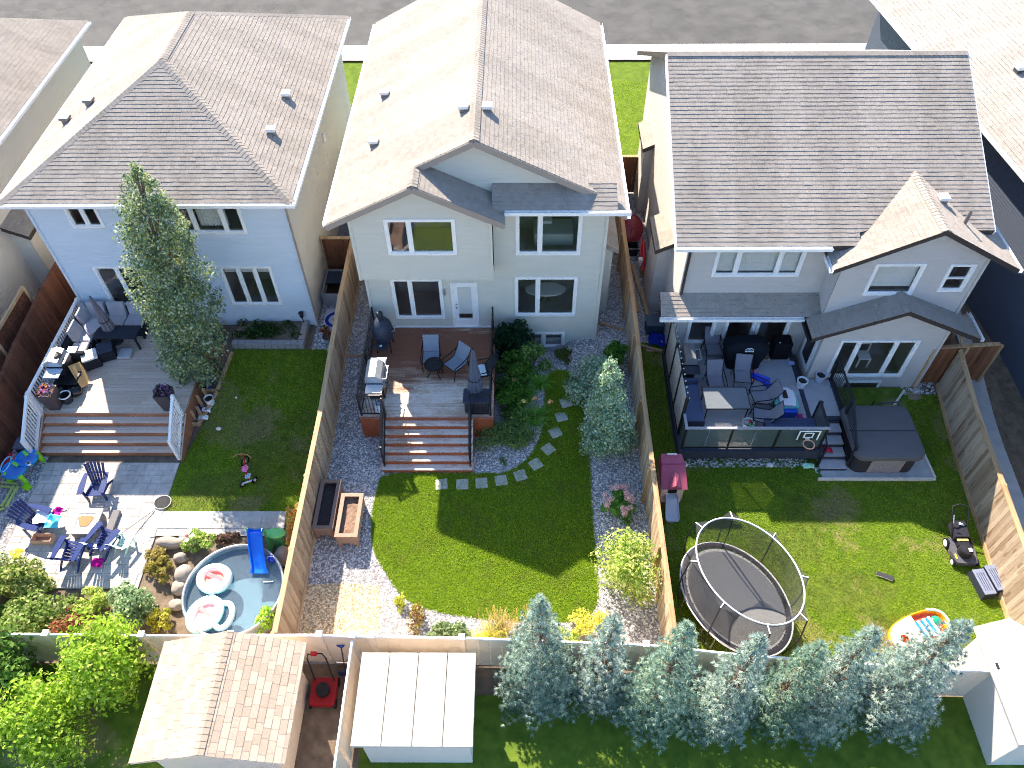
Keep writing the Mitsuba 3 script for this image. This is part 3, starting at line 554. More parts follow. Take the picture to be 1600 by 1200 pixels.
# ---------------------------------------------------------------- the right house
H3 = thing('house', 'grey two-storey house with a wide brown roof behind the grey deck', 'house')
O3 = (0, -1.2, 0); uw = (6.22, 8.82, 4.2, 5.55); D = [(5.86, 6.64, 1.1, 2.85), (7.13, 8.0, .82, 2.85), (8.2, 9.16, .95, 2.85)]
wall_part(H3, [(5.27, .1), (9.9, .1), (9.9, 5.72), (5.27, 5.72)], O3, X, NY, 'm_siding_right', [uw] + D)
window(H3, O3, X, NY, *uw, splits=(.25, .75), blind=.97); window(H3, O3, X, NY, *D[0]); window(H3, O3, X, NY, *D[1], name='patio_door'); window(H3, O3, X, NY, *D[2])
put('wall', siding(Polygon([(-1.2, .1), (10, .1), (10, 5.7), (4.3, 8.5), (-1.2, 5.7)]), (5.28, 0, 0), Y_, NX), 'm_siding_right', H3); put('wall', siding(Polygon([(-1.2, .1), (10, .1), (10, 5.7), (4.3, 8.5), (-1.2, 5.7)]), (13.85, 0, 0), Y_, X), 'm_siding_right', H3)
put('wall', MB().box((5.31, -.95, .1), (5.33, 10, 5.7)).box((13.78, -.95, .1), (13.8, 10, 5.7)).box((5.31, 9.98, .1), (13.8, 10, 5.7)).box((5.3, -1.1, -.3), (9.9, -.96, .2)), 'm_siding_right', H3)
uwn = [(10.85, 12.2, 4.1, 5.22), (13.1, 13.72, 4.25, 5.2)]
wall_part(H3, [(9.8, 2.9), (14.05, 2.9), (14.05, 5.6), (12.15, 6.58), (9.8, 5.35)], (0, -1.95, 0), X, NY, 'm_siding_right', uwn)
window(H3, (0, -1.95, 0), X, NY, *uwn[0], blind=.85)
W2 = window(H3, (0, -1.95, 0), X, NY, *uwn[1]); put('rail', wbox(MB(), (0, -1.95, 0), X, NY, 13.1, 13.72, 4.68, 4.74, -.04, .02), 'm_white', W2)
put('wall', siding(sbox(-1.95, 2.9, -1.2, 5.5), (9.8, 0, 0), Y_, NX), 'm_siding_right', H3); put('wall', siding(sbox(-1.95, .1, 3, 5.5), (14.04, 0, 0), Y_, X), 'm_siding_right', H3)
lw = (10.5, 12.9, .86, 2.5); sb = (11.2, 12.35, -.05, .42)
wall_part(H3, [(9.87, 0), (11.0, 0), (11.0, -.2), (12.5, -.2), (12.5, 0), (13.7, 0), (13.7, 3.12), (11.95, 3.98), (9.87, 2.95)], (0, -2.55, 0), X, NY, 'm_siding_right', (lw,))
window(H3, (0, -2.55, 0), X, NY, *lw, splits=(.23, .74))
put('wall', siding(sbox(-2.55, 0, -1.2, 3.0), (9.87, 0, 0), Y_, NX).box((9.9, -2.53, 0), (9.92, -1.2, 3.0)), 'm_siding_right', H3); put('wall', siding(sbox(-2.55, 0, -1.2, 3.1), (13.69, 0, 0), Y_, X), 'm_siding_right', H3)
put('side_door', MB().box((9.83, -2.35, .75), (9.868, -1.45, 2.78)), 'm_white', H3); put('door_glass', MB((.03, .03, .035)).box((9.82, -2.18, .95), (9.835, -1.62, 2.6)), 'm_gloss', H3)
r3 = roof_plane((H3, 'roof'), [(4.75, -1.65), (10.25, -1.65), (10.25, -1.2), (14.3, -1.2), (14.3, 4.3), (4.75, 4.3)], (5.72 + .825, 0, .5), (0, -1), first=True, fascia='m_dark')
roof_plane(r3, [(4.75, 4.3), (14.3, 4.3), (14.3, 10.4), (4.75, 10.4)], (5.72 + .825 + 4.3, 0, -.5), (0, 1), fascia='m_dark')
ridge(r3, (4.75, 4.3, 8.695), (14.3, 4.3, 8.695)); gutter(r3, (4.7, -1.65, 5.69), (9.42, -1.65, 5.69), (0, -1))
put('fascia', MB().beam((4.73, -1.65, 5.6), (4.73, 4.3, 8.575), .04, .2), 'm_white', r3); put('fascia', MB().beam((14.32, -1.2, 5.83), (14.32, 4.3, 8.575), .04, .2), 'm_white', r3)
roof_plane(r3, [(9.4, -2.3), (12.15, -2.3), (12.15, .6), (9.4, .6)], (6.82 - .535 * 12.15, .535, 0), (-1, 0), fascia='m_dark'); roof_plane(r3, [(12.15, -2.3), (14.9, -2.3), (14.9, .6), (12.15, .6)], (6.82 + .535 * 12.15, -.535, 0), (1, 0), fascia='m_dark')
ridge(r3, (12.15, -2.3, 6.82), (12.15, .55, 6.82)); gutter(r3, (9.4, -2.3, 5.32), (9.4, -1.6, 5.32), (-1, 0)); gutter(r3, (14.9, -2.3, 5.32), (14.9, .3, 5.32), (1, 0))
roof_vent(r3, 12.71, -.56, 6.52 + .03); roof_vent(r3, 13.27, -1.23, 6.22, pipe=True)
roof_plane(r3, [(9.3, -2.85), (11.95, -2.85), (11.95, -1.94), (9.3, -1.94)], (4.15 - .45 * 11.95, .45, 0), (-1, 0), fascia='m_dark'); roof_plane(r3, [(11.95, -2.85), (14.65, -2.85), (14.65, -1.94), (11.95, -1.94)], (4.15 + .45 * 11.95, -.45, 0), (1, 0), fascia='m_dark')
ridge(r3, (11.95, -2.85, 4.15), (11.95, -1.95, 4.15)); gutter(r3, (9.3, -2.85, 2.93), (9.3, -1.9, 2.93), (-1, 0), 'm_black'); gutter(r3, (14.65, -2.85, 2.91), (14.65, -1.6, 2.91), (1, 0))
roof_plane(r3, [(4.62, -1.95), (9.85, -1.95), (9.85, -1.19), (4.62, -1.19)], (3.03 + .975, 0, .5), (0, -1), fascia='m_dark'); gutter(r3, (4.58, -1.95, 3.0), (9.25, -1.95, 3.0), (0, -1))
trim(H3, [((5.27, -1.2, .1), (5.27, -1.2, 5.7)), ((14.05, -1.95, 3), (14.05, -1.95, 5.6)), ((13.7, -2.55, .1), (13.7, -2.55, 3.1)), ((9.87, -2.55, .1), (9.87, -2.55, 2.95))], 'm_siding_right')
put('downspout', MB().tube([(5.3, -1.28, 5.6), (5.3, -1.28, 3.4)], .042, 8), 'm_dark', H3)
fl = MB((.8, .8, .8))
for x in (5.45, 5.62): fl.lathe([(0, 0), (.03, 0), (.06, -.1), (.055, -.11), (0, -.09)], (x, -1.35, 2.72), 12)
put('flood_lamp', fl.box((5.42, -1.36, 2.7), (5.66, -1.2, 2.75)), 'm_paint', H3, 40)
put('basement_window', MB().box((11.12, -2.60, -.05), (11.2, -2.52, .55)).box((12.35, -2.60, -.05), (12.43, -2.52, .55)).box((11.2, -2.60, .47), (12.35, -2.52, .55)), 'm_white', H3); put('basement_pane', MB((.05, .045, .03)).box((11.2, -2.575, -.1), (12.35, -2.565, .47)), 'm_gloss', H3)
for (xw, ya, yb, zz) in ((4.8, .95, 2.35, 3.45), (4.97, 6.85, 8.3, 3.45)):                      # two cantilevered boxes on the sunny side wall
    put('wall_box', siding(sbox(ya, .4, yb, zz), (xw, 0, 0), Y_, NX).add(*siding(sbox(xw, .4, 5.27, zz + .1), (0, ya, 0), X, NY).get()[:2]).box((xw + .02, ya + .02, .42), (5.3, yb, zz)), 'm_siding_right', H3)
    roof_plane(r3, [(xw - .13, ya - .22), (5.27, ya - .22), (5.27, yb + .18), (xw - .13, yb + .18)], (zz + .38 - .5 * 5.27, .5, 0), (-1, 0), fascia='m_dark')
put('meter_box', MB((.75, .75, .75)).box((4.6, 2.9, .9), (4.75, 3.1, 1.2)), 'm_paint', H3)
# ---------------------------------------------------------------- houses at both edges of the picture
H4 = thing('house', 'beige house at the left edge beyond the red-brown fence and lattice screen', 'house')
ax = -18.35
put('wall', siding(sbox(-1.0, .1, 12, 5.9), (ax, 0, 0), Y_, X), 'm_siding_cream', H4); put('wall', siding(sbox(-27, .1, ax, 5.9), (0, -1.0, 0), X, NY), 'm_siding_left', H4)
put('wall', MB().box((-27, -.95, 0), (ax - .05, 12, 5.88)), 'm_siding_cream', H4)
r4 = roof_plane((H4, 'roof'), [(ax + .45, -1.45), (ax + .45, 12.4), (ax - 4.2, 8.0), (ax - 4.2, 3.2)], (6.0 + .5 * (ax + .45), -.5, 0), (1, 0), first=True)
roof_plane(r4, [(ax + .45, -1.45), (ax - 4.2, 3.2), (ax - 8.85, -1.45)], (6.0 + .725, 0, .5), (0, -1)); roof_plane(r4, [(ax - 4.2, 3.2), (ax - 4.2, 8.0), (ax - 8.85, 12.4), (ax - 8.85, -1.45)], (6.0 - .5 * (ax - 8.85), .5, 0), (-1, 0))
gutter(r4, (ax + .45, -1.45, 5.97), (ax + .45, 12.4, 5.97), (1, 0)); gutter(r4, (ax - 8.8, -1.45, 5.97), (ax + .5, -1.45, 5.97), (0, -1))
put('wall_box', siding(sbox(ax, .4, ax + .6, 3.1), (0, 2.2, 0), X, NY).box((ax, 2.23, .4), (ax + .58, 4.2, 3.0)).add(*siding(sbox(2.2, .4, 4.2, 3.0), (ax + .6, 0, 0), Y_, X).get()[:2]), 'm_siding_cream', H4)
roof_plane(r4, [(ax, 1.95), (ax + .85, 1.95), (ax + .85, 4.4), (ax, 4.4)], (3.6 + .5 * ax, -.5, 0), (1, 0), fascia='m_dark')
put('downspout', MB().tube([(ax + .05, -1.05, 5.9), (ax + .05, -1.05, .5)], .05, 8), 'm_dark', H4)
H5 = thing('house', 'dark navy sided house along the right edge of the picture', 'house')
an = math.radians(-5.2); dx, dy = math.sin(an), -math.cos(an)                # its wall follows the skewed lot line
def rot5(m): return m.moved((16.75, 2.5, 0), -an * 1.0)
put('wall', rot5(siding(sbox(-13, .1, 12, 5.9), (0, 0, 0), Y_, NX)), 'm_siding_dark', H5); put('wall', rot5(MB().box((.05, -12.9, 0), (8, 12, 5.85))), 'm_siding_dark', H5)
sh5 = [(-.45, -13.4), (4, -13.4), (4, 12.4), (-.45, 12.4)]
put('roof', rot5(slab(sh5, (5.95 + .225, .5, 0))), 'm_dark', H5); put('shingle_course', rot5(shingles(sh5, (5.95 + .225, .5, 0), (-1, 0))), 'm_shingle_grey', H5 + '__roof', kind='stuff')
sh6 = [(4, -13.4), (8.5, -13.4), (8.5, 12.4), (4, 12.4)]
put('roof_deck', rot5(slab(sh6, (8.175 + 2, -.5, 0))), 'm_dark', H5 + '__roof'); put('shingle_course', rot5(shingles(sh6, (8.175 + 2, -.5, 0), (1, 0))), 'm_shingle_grey', H5 + '__roof', kind='stuff')
gm = MB()
for d0, d1, z0, z1 in ((0, .115, -.1, -.088), (.103, .115, -.088, .012), (0, .01, -.088, .02)): gm.box((-.45 - d1, -13.4, 5.92 + z0), (-.45 - d0, 12.4, 5.92 + z1))
put('gutter', rot5(gm), 'm_white', H5 + '__roof')
rv = MB((.85, .84, .83)).box((-.14, -.14, -.1), (.14, .14, .12), (.1, .1, .1)).rbox((-.2, -.2, .1), (.2, .2, .22), .03).moved((1.35, 3.9, 6.85))
put('roof_vent', rot5(rv), 'm_paint', H5 + '__roof')
put('wall_vent', rot5(MB((.85, .85, .86)).box((-.1, -5.2, 3.0), (0, -5.0, 3.3))), 'm_paint', H5)
# ---------------------------------------------------------------- fences
RF = np.random.default_rng(21)
def fence_run(label, p0, p1, side, bsdf, h=1.83, group=None, cap='m_lumber', kick=True, postside=-1, flat=None, posts=2.44, name='wooden_fence', nocap=False):
    """A board fence from p0 to p1; the boards stand on the given side (+1 left of the direction), each a part of its own."""
    key = thing(name, label, 'fence', group); p0, p1 = np.array(p0, float), np.array(p1, float); L = np.linalg.norm(p1 - p0); d = (p1 - p0) / L; n = np.array([-d[1], d[0]]) * side
    ang = math.degrees(math.atan2(d[1], d[0])); k = 0; w = .1417; zf = (lambda x, y: flat) if flat is not None else gz
    off = (p0[1] if abs(d[1]) > .5 else p0[0]) % w; s = -off if (d[1] if abs(d[1]) > .5 else d[0]) > 0 else off - w
    while s < L:
        a, b = max(s, 0), min(s + w, L); s += w
        if b - a < .05: continue
        c = p0 + d * (a + b) / 2 + n * .03; z = zf(*c); hh = h - .03 + RF.uniform(-.006, .006)
        board(key, 'board', (c[0] - (b - a) / 2 + .002, c[1] - .009, z + .06), (c[0] + (b - a) / 2 - .002, c[1] + .009, z + hh), bsdf, ([0, 0, 1], ang + RF.uniform(-.5, .5)))
    m = int(round(L / posts)); e = [p0 + d * L * i / m for i in range(m + 1)]
    for i, q in enumerate(e):
        o = q - n * .045 * (1 if postside < 0 else -1.9); z = zf(*q)
        board(key, 'post', (o[0] - .045, o[1] - .045, z - .1), (o[0] + .045, o[1] + .045, z + h + .03), cap, ([0, 0, 1], ang))
        if i < m:
            r = e[i + 1]; z2 = zf(*r); hv = np.array([*(n * .0), 0])
            for zz, ww, th, kk in (((h + .005, .14, .035, 'cap_rail'),) if not nocap else ()) + ((h * .82, .04, .09, 'rail'), (.35, .04, .09, 'rail')):
                c = 0 if kk == 'cap_rail' else -.03; A, B = [*(q + n * c + d * .003), z + zz], [*(r + n * c - d * .003), z2 + zz]
                put(kk, MB().beam(A, B, ww, th), cap, key)
            if kick: put('kick_board', MB().beam([*(q + n * .055 + d * .003), z + .09], [*(r + n * .055 - d * .003), z2 + .09], .035, .16), cap, key)
    return key
fence_run('weathered tan board fence on the left side of the middle yard', (-6.2, -12.02), (-6.2, 9.3), -1, 'm_fence')
fence_run('tan board fence with orange posts on the right side of the middle yard', (3.95, -12.1), (3.95, 8.2), 1, 'm_fence', kick=False, postside=1)
fence_run('grey-brown board fence slanting along the right side of the trampoline yard', (float(fence_r(-12.6)), -12.6), (float(fence_r(-2.55)), -2.55), 1, 'm_fence_grey')
fence_run('red-brown stained fence beside the left deck', (-16.75, -12.0), (-16.75, 2.6), -1, 'm_fence_red', cap='m_fence_red')
fence_run('brown gate fence closing the gap between the left and middle houses', (-7.4, 2.95), (-6.25, 2.95), -1, 'm_fence_x', kick=True, posts=1.2)
fence_run('short brown fence panel between the right fence and the navy house', (13.6, -2.45), (15.85, -2.3), -1, 'm_fence_x', posts=1.1, kick=False, postside=1)
fence_run('dark brown gate fence in the gap between the middle and right houses', (4.0, 8.15), (5.25, 8.15), -1, 'm_fence_x', posts=1.2, kick=False)
k = thing('gate_brace', 'grey timber post with a slanted brace at the end of the right fence', 'post'); z = gz(14.5, -1.9)
put('post', MB().beam((14.55, -1.75, z), (14.55, -1.75, z + 2.55), .09, .09), 'm_lumber', k); put('brace', MB().beam((14.5, -2.35, z + 1.85), (14.55, -1.79, z + 2.5), .05, .09), 'm_lumber', k)
k = thing('lattice_screen', 'tall timber-framed lattice privacy screen beyond the red-brown fence', 'screen'); m = MB()
for y in (-5.2, -2.42, -.05): put('post', MB().beam((-17.2, y, 0), (-17.2, y, 2.6), .1, .1), 'm_lumber', k)
for a, b in ((-5.15, -2.47), (-2.37, -.1)): put('rail', MB().beam((-17.2, a, 2.55), (-17.2, b, 2.55), .1, .09), 'm_lumber', k); put('rail', MB().beam((-17.2, a, .5), (-17.2, b, .5), .1, .09), 'm_lumber', k)
for zz in np.arange(.6, 2.5, .042): m.beam((-17.2, -5.15, zz), (-17.2, -.1, zz), .018, .022)
for yy in np.arange(-5.1, -.1, .06): m.beam((-17.19, yy, .55), (-17.19, yy, 2.5), .02, .012)
put('lattice', m, 'm_fence_red', k, kind='stuff')
k = thing('vinyl_fence', 'long cream vinyl fence along the rear of all three yards', 'fence')
VP = [(-17.0, -12.05), (-14.5, -12.06), (-12.0, -12.07), (-9.56, -12.09), (-7.3, -12.08), (-5.05, -12.07), (-4.2, -12.1), (-3.73, -12.1), (-1.43, -12.13), (.9, -12.22), (3.19, -12.3), (5.6, -12.55), (8.0, -12.72), (10.5, -12.88), (13.5, -13.0)]
for i, (x, y) in enumerate(VP):
    put('post', MB().box((x - .064, y - .064, 0), (x + .064, y + .064, 1.9)), 'm_vinyl', k); put('post_cap', MB().box((x - .08, y - .08, 1.9), (x + .08, y + .08, 1.92)).hull([(x - .075, y - .075, 1.92), (x + .075, y - .075, 1.92), (x - .075, y + .075, 1.92), (x + .075, y + .075, 1.92), (x, y, 1.97)]), 'm_white', k)
    if i + 1 < len(VP):
        q = np.array(VP[i]); r = np.array(VP[i + 1]); d = (r - q) / np.linalg.norm(r - q); q, r = q + d * .066, r - d * .066; L = np.linalg.norm(r - q)
        put('top_rail', MB().beam([*q, 1.80], [*r, 1.80], .045, .09), 'm_white', k); put('bottom_rail', MB().beam([*q, .12], [*r, .12], .045, .14), 'm_vinyl', k)
        nb = max(2, int(L / .285))
        for j in range(nb): a, b = q + d * (L * j / nb + .003), q + d * (L * (j + 1) / nb - .003); put('panel_board', MB().beam([*((a + b) / 2), .19], [*((a + b) / 2), 1.755], L / nb - .006, .022, up=(d[1], -d[0], 0)), 'm_vinyl', k)
k = thing('vinyl_fence', 'cream vinyl side fence between the two rear sheds', 'fence')
for a, b in ((-12.2, -14.6), (-14.6, -17)):
    put('top_rail', MB().beam((-4.2, a, 1.8), (-4.2, b, 1.8), .05, .09), 'm_white', k)
    for y in np.arange(b, a - .2, .285): put('panel_board', MB().box((-4.212, y + .003, .05), (-4.188, y + .282, 1.755)), 'm_vinyl', k)
# ---------------------------------------------------------------- decks
def deck_boards(k, x0, x1, y0, y1, z, bsdf, th=.034, gap=.005):
    y = math.floor(y0 / .1425) * .1425
    while y < y1:
        a, b = max(y, y0), min(y + .1425, y1); y += .1425
        if b - a > .03: board(k, 'deck_board', (x0 + RF.uniform(-.004, .004), a + gap / 2, z - th + RF.uniform(-.0015, .0015)), (x1 + RF.uniform(-.004, .004), b - gap / 2, z), bsdf)
def railing(label, pts, h, bsdf, pick=.11, pw=.016, rail=.045, posts=True, name='railing', cat='railing', post_w=.055, skip_ends=()):
    """Posts, two rails and balusters, each a part, along a line of base points."""
    k = thing(name, label, cat); P = [np.array(p, float) for p in pts]
    for a, b in zip(P[:-1], P[1:]):
        up = np.array([0, 0, 1.]); put('top_rail', MB().beam(a + up * h, b + up * h, rail, rail * .8), bsdf, k); put('bottom_rail', MB().beam(a + up * .09, b + up * .09, rail * .8, rail * .7), bsdf, k)
        L = np.linalg.norm(b - a); n = max(1, int(L / pick)); an = math.degrees(math.atan2(b[1] - a[1], b[0] - a[0]))
        for i in range(1, n): q = a + (b - a) * i / n; board(k, 'baluster', (q[0] - pw / 2, q[1] - pw / 2, q[2] + .1), (q[0] + pw / 2, q[1] + pw / 2, q[2] + h - .01), bsdf, ([0, 0, 1], an))
    if posts:
        for p in P: board(k, 'post', (p[0] - post_w / 2, p[1] - post_w / 2, p[2] - .02), (p[0] + post_w / 2, p[1] + post_w / 2, p[2] + h + .05), bsdf)
    return k
K = thing('wooden_deck', 'weathered red-brown wooden deck with broad steps behind the middle house', 'deck')
Z1 = 1.09; deck_boards(K, -5.12, -.86, -4.54, -.55, Z1, 'm_deck_mid')
put('joists', MB().box((-5.08, -4.5, .9), (-.9, -.56, .93)), 'm_deck_mid', K); put('rim_board', MB().box((-.855, -4.54, .86), (-.82, -.56, 1.095)), 'm_deck_mid', K); put('rim_board', MB().box((-5.155, -4.54, .86), (-5.125, -.56, 1.09)), 'm_deck_mid', K)
for x0, x1 in ((-5.12, -4.36), (-1.48, -.84)):
    x = x0
    while x < x1 - .02: board(K, 'skirt_board', (x + .003, -4.57, .03), (min(x + .14, x1) - .003, -4.545, 1.05), 'm_deck_mid'); x += .14
for xx in (-5.15, -.83):
    y = -4.5
    while y < -.7: board(K, 'skirt_board', (xx - .01, y + .003, gz(xx, y) + .03), (xx + .01, y + .137, .86), 'm_deck_mid'); y += .14
for i in range(1, 8):
    zr_ = Z1 - .156 * (i - 1); ya = -4.545 - .235 * (i - 1)
    board(K, 'riser', (-4.33, ya - .02, zr_ - .156), (-1.5, ya, zr_ - .036), 'm_deck_mid')
    if i < 7:
        for j in range(2): board(K, 'tread', (-4.35, ya - .235 + .118 * j - .02 + .002, zr_ - .156 - .036), (-1.48, ya - .235 + .118 * (j + 1) - .02 - .003, zr_ - .156), 'm_deck_mid')
for x in (-4.36, -1.49): put('stringer', MB().prism([(-4.54, 1.02), (-4.54, .1), (-5.95, 0), (-5.95, .12)], x - .02, x + .02, 'x'), 'm_deck_mid', K)
railing('black metal railing round the left edge of the wooden deck', [(-5.07, -.62, Z1), (-5.07, -2.6, Z1), (-5.07, -4.48, Z1), (-4.30, -4.48, Z1)], 1.02, 'm_black'); railing('black metal railing along the right edge of the wooden deck', [(-.9, -.62, Z1), (-.9, -2.6, Z1), (-.9, -4.48, Z1), (-1.54, -4.48, Z1)], 1.02, 'm_black')
railing('black stair railing on the left of the wooden steps', [(-4.30, -4.58, Z1), (-4.30, -5.82, .2)], .95, 'm_black', rail=.055); railing('black stair railing on the right of the wooden steps', [(-1.54, -4.58, Z1), (-1.54, -5.82, .2)], .95, 'm_black', rail=.055)
# left deck
K = thing('wooden_deck', 'pale weathered wooden deck with full-width steps behind the left house', 'deck'); Z2 = .85
deck_boards(K, -15.72, -10.98, -4.2, .2, Z2, 'm_deck_left'); put('joists', MB().box((-15.7, -4.15, .68), (-11.02, .15, .71)), 'm_deck_left', K)
for i in range(1, 6):
    zr_ = Z2 - .17 * (i - 1); ya = -4.2 - .275 * (i - 1); board(K, 'riser', (-15.6, ya - .02, zr_ - .17), (-11.0, ya, zr_ - .036), 'm_deck_left')
    if i < 5:
        for j in range(2): board(K, 'tread', (-15.62, ya - .275 + .138 * j - .02, zr_ - .17 - .036), (-10.98, ya - .275 + .138 * (j + 1) - .024, zr_ - .17), 'm_deck_left')
put('side_board', MB().box((-11.0, -4.2, .1), (-10.97, .1, .8)), 'm_deck_left', K); put('stringer', MB().prism([(-4.2, .82), (-4.2, .05), (-5.56, 0), (-5.56, .16)], -10.97, -10.93, 'x'), 'm_deck_left', K); put('stringer', MB().prism([(-4.2, .82), (-4.2, .05), (-5.56, 0), (-5.56, .16)], -15.68, -15.63, 'x'), 'm_deck_left', K)
railing('white picket railing along the left side of the pale deck', [(-15.72, .15, Z2), (-15.72, -2.0, Z2), (-15.72, -4.15, Z2)], .95, 'm_white', pick=.125, pw=.036, rail=.085, post_w=.1); railing('white sloping picket railing on the left of the wide steps', [(-15.7, -4.28, Z2), (-15.7, -5.5, .1)], .95, 'm_white', pick=.125, pw=.036, rail=.085, post_w=.1)
railing('white sloping picket railing on the right of the wide steps, below the tall tree', [(-11.03, -4.28, Z2), (-11.03, -5.5, .1)], .95, 'm_white', pick=.125, pw=.036, rail=.085, post_w=.1)
# right deck
K = thing('composite_deck', 'grey composite deck with dark borders behind the right house', 'deck'); Z3 = .7
deck_boards(K, 5.26, 9.44, -5.42, -1.24, Z3, 'm_comp'); deck_boards(K, 9.60, 10.56, -4.20, -2.62, Z3, 'm_comp'); m = None
for a, b in (((5.12, -5.56), (5.255, -1.24)), ((5.12, -5.56), (9.58, -5.425)), ((9.445, -5.42), (9.595, -1.24)), ((10.565, -4.35), (10.7, -2.58)), ((9.6, -4.35), (10.56, -4.205))): board(K, 'border_board', (*a, Z3 - .03), (*b, Z3 + .003), 'm_navygrey')
for a, b in (((5.10, -5.6), (9.6, -5.565)), ((5.085, -5.6), (5.115, -1.24)), ((9.6, -5.6), (9.63, -4.36)), ((10.7, -4.36), (10.73, -2.6))): board(K, 'fascia_board', (*a, .28), (*b, Z3 - .004), 'm_navygrey')
put('joists', MB().box((5.16, -5.52, .5), (9.55, -1.25, .53)).box((9.55, -4.3, .5), (10.66, -2.6, .53)), 'm_black', K)
for x in (5.3, 7.4, 9.4): put('pile', MB().box((x - .08, -5.45, -.1), (x + .08, -5.29, .5)), 'm_black', K)
for i in range(1, 5):
    zt = Z3 - .14 * i; ya = -4.36 - .38 * (i - 1); board(K, 'tread', (9.64, ya - .38, zt - .03), (10.5, ya - .004, zt), 'm_comp'); board(K, 'riser', (9.66, ya - .03, zt + .002), (10.48, ya - .006, zt + .108), 'm_navygrey')
board(K, 'riser', (9.66, -5.9, 0), (10.48, -5.875, .108), 'm_navygrey')
k = thing('glass_railing', 'black framed smoked glass railing along the front of the grey deck', 'railing'); h = 1.05
px_ = [5.17, 6.6, 8.05, 9.5]
for x in px_: board(k, 'post', (x - .03, -5.53, Z3), (x + .03, -5.47, Z3 + h), 'm_black')
board(k, 'top_rail', (5.12, -5.54, Z3 + h), (9.56, -5.46, Z3 + h + .045), 'm_greyrail'); board(k, 'bottom_rail', (5.2, -5.52, Z3 + .05), (9.5, -5.48, Z3 + .09), 'm_black')
for a, b in zip(px_[:-1], px_[1:]):
    c = (a + b) / 2
    for u, w in ((a + .04, c - .01), (c + .01, b - .04)): put('pane', MB().box((u, -5.506, Z3 + .1), (w, -5.494, Z3 + h - .02)), 'm_smoke', k)
board(k, 'top_rail', (5.13, -5.46, Z3 + h), (5.21, -4.9, Z3 + h + .045), 'm_greyrail'); put('pane', MB().box((5.164, -5.46, Z3 + .1), (5.176, -4.94, Z3 + h - .02)), 'm_smoke', k)
for y0, y1, x in ((-5.45, -4.42, 9.53),): board(k, 'top_rail', (x - .03, y0, Z3 + h), (x + .03, y1, Z3 + h + .04), 'm_black'); board(k, 'post', (x - .03, y1 - .03, Z3), (x + .03, y1 + .03, Z3 + h), 'm_black'); put('pane', MB().box((x - .006, y0, Z3 + .1), (x + .006, y1 - .04, Z3 + h)), 'm_smoke', k)
k = railing('black stair railing beside the hot tub on the grey deck', [(10.62, -2.62, Z3), (10.62, -4.3, Z3), (10.52, -5.75, .12)], 1.0, 'm_black', rail=.06, pick=.1, pw=.02, post_w=.07)
railing('black stair railing on the left of the grey deck stairs', [(9.62, -4.4, Z3), (9.62, -5.7, .12)], .95, 'm_black', rail=.05, pick=3, post_w=.06)
k = thing('privacy_screen', 'louvred beige privacy screen with a dark frame on the left edge of the grey deck', 'screen')
for y in (-4.92, -3.8, -2.66, -1.5): board(k, 'post', (5.10, y - .04, .3), (5.19, y + .04, 2.55), 'm_black')
for a, b in ((-4.88, -3.84), (-3.76, -2.70), (-2.62, -1.54)):
    for j in range(4): put('slat', MB().beam((5.145, a, .95 + .41 * j), (5.145, b, .95 + .41 * j), .03, .37), 'm_screen', k)
    put('cross_rail', MB().beam((5.145, a, .72), (5.145, b, .72), .05, .05), 'm_black', k)
st = MB((.9, .88, .8))
for y in np.arange(-4.9, -1.5, .24): st.ball((5.2, y, 2.5 - .06 * math.sin((y + 4.9) * 3) ** 2), .028, sub=1)
put('string_light', st.tube([(5.2, y, 2.53 - .06 * math.sin((y + 4.9) * 3) ** 2) for y in np.arange(-4.9, -1.45, .12)], .006, 4, (.05, .05, .05)), 'm_paint', None, True, 'small white string lights hung along the top of the louvred screen', 'string lights')
# ---------------------------------------------------------------- furniture and toys of the left yard
def S(r, g_, b): return srgb(r, g_, b)
NAVY = S(28, 46, 102); WICK = S(40, 42, 48); CUSH = S(176, 172, 178)
def adirondack(label, group, col=NAVY, sc=1.):
    """Built facing -y: fan back of slats, sloping slatted seat, broad arms, legs."""
    k = thing('garden_chair', label, 'chair', group); p = 'm_gloss'
    for i in range(6):
        u = (i - 2.5) / 2.5; x0, x1 = u * .19, u * .27; top = .98 - .10 * u * u
        put('back_slat', MB(col).beam((x0 * sc, .19 * sc, .24 * sc), (x1 * sc, .52 * sc, top * sc), .062 * sc, .02 * sc, up=(0, -1, .4), w2=.082 * sc), p, k)
    put('back_rail', MB(col).beam((-.26 * sc, .375 * sc, .60 * sc), (.26 * sc, .375 * sc, .60 * sc), .05 * sc, .03 * sc).beam((-.22 * sc, .26 * sc, .33 * sc), (.22 * sc, .26 * sc, .33 * sc), .05 * sc, .03 * sc), p, k)
    for i in range(6): y = -.30 + i * .088; put('seat_slat', MB(col).box((-.25 * sc, (y - .039) * sc, (.335 - i * .022) * sc), (.25 * sc, (y + .039) * sc, (.357 - i * .022) * sc)), p, k)
    for s in (-1, 1):
        put('arm', MB(col).prism(Polygon([(s * .24, -.36), (s * .40, -.38), (s * .41, -.10), (s * .36, .38), (s * .28, .38), (s * .25, -.1)]).buffer(.012), .545, .57, 'z').moved(sc=sc), p, k)
        put('leg', MB(col).prism([(-.33, .0), (-.24, .0), (-.24, .545), (-.33, .545)], s * .275 - .016, s * .275 + .016, 'x').moved(sc=sc), p, k)
        put('leg', MB(col).prism([(-.26, .25), (-.26, .34), (.22, .22), (.50, .0), (.40, .0), (.15, .16)], s * .265 - .014, s * .265 + .014, 'x').moved(sc=sc), p, k)
    return k
gp = 'navy garden chairs round the fire table'
A0 = adirondack('navy slatted garden chair above the fire table, its back to the wide steps', gp); set_base(A0, (-13.2, -6.75, .03), .08)
A1 = clone('garden_chair', A0, (-14.6, -7.95, .03), 1.28, 'navy slatted garden chair left of the fire table, draped with towels', gp)
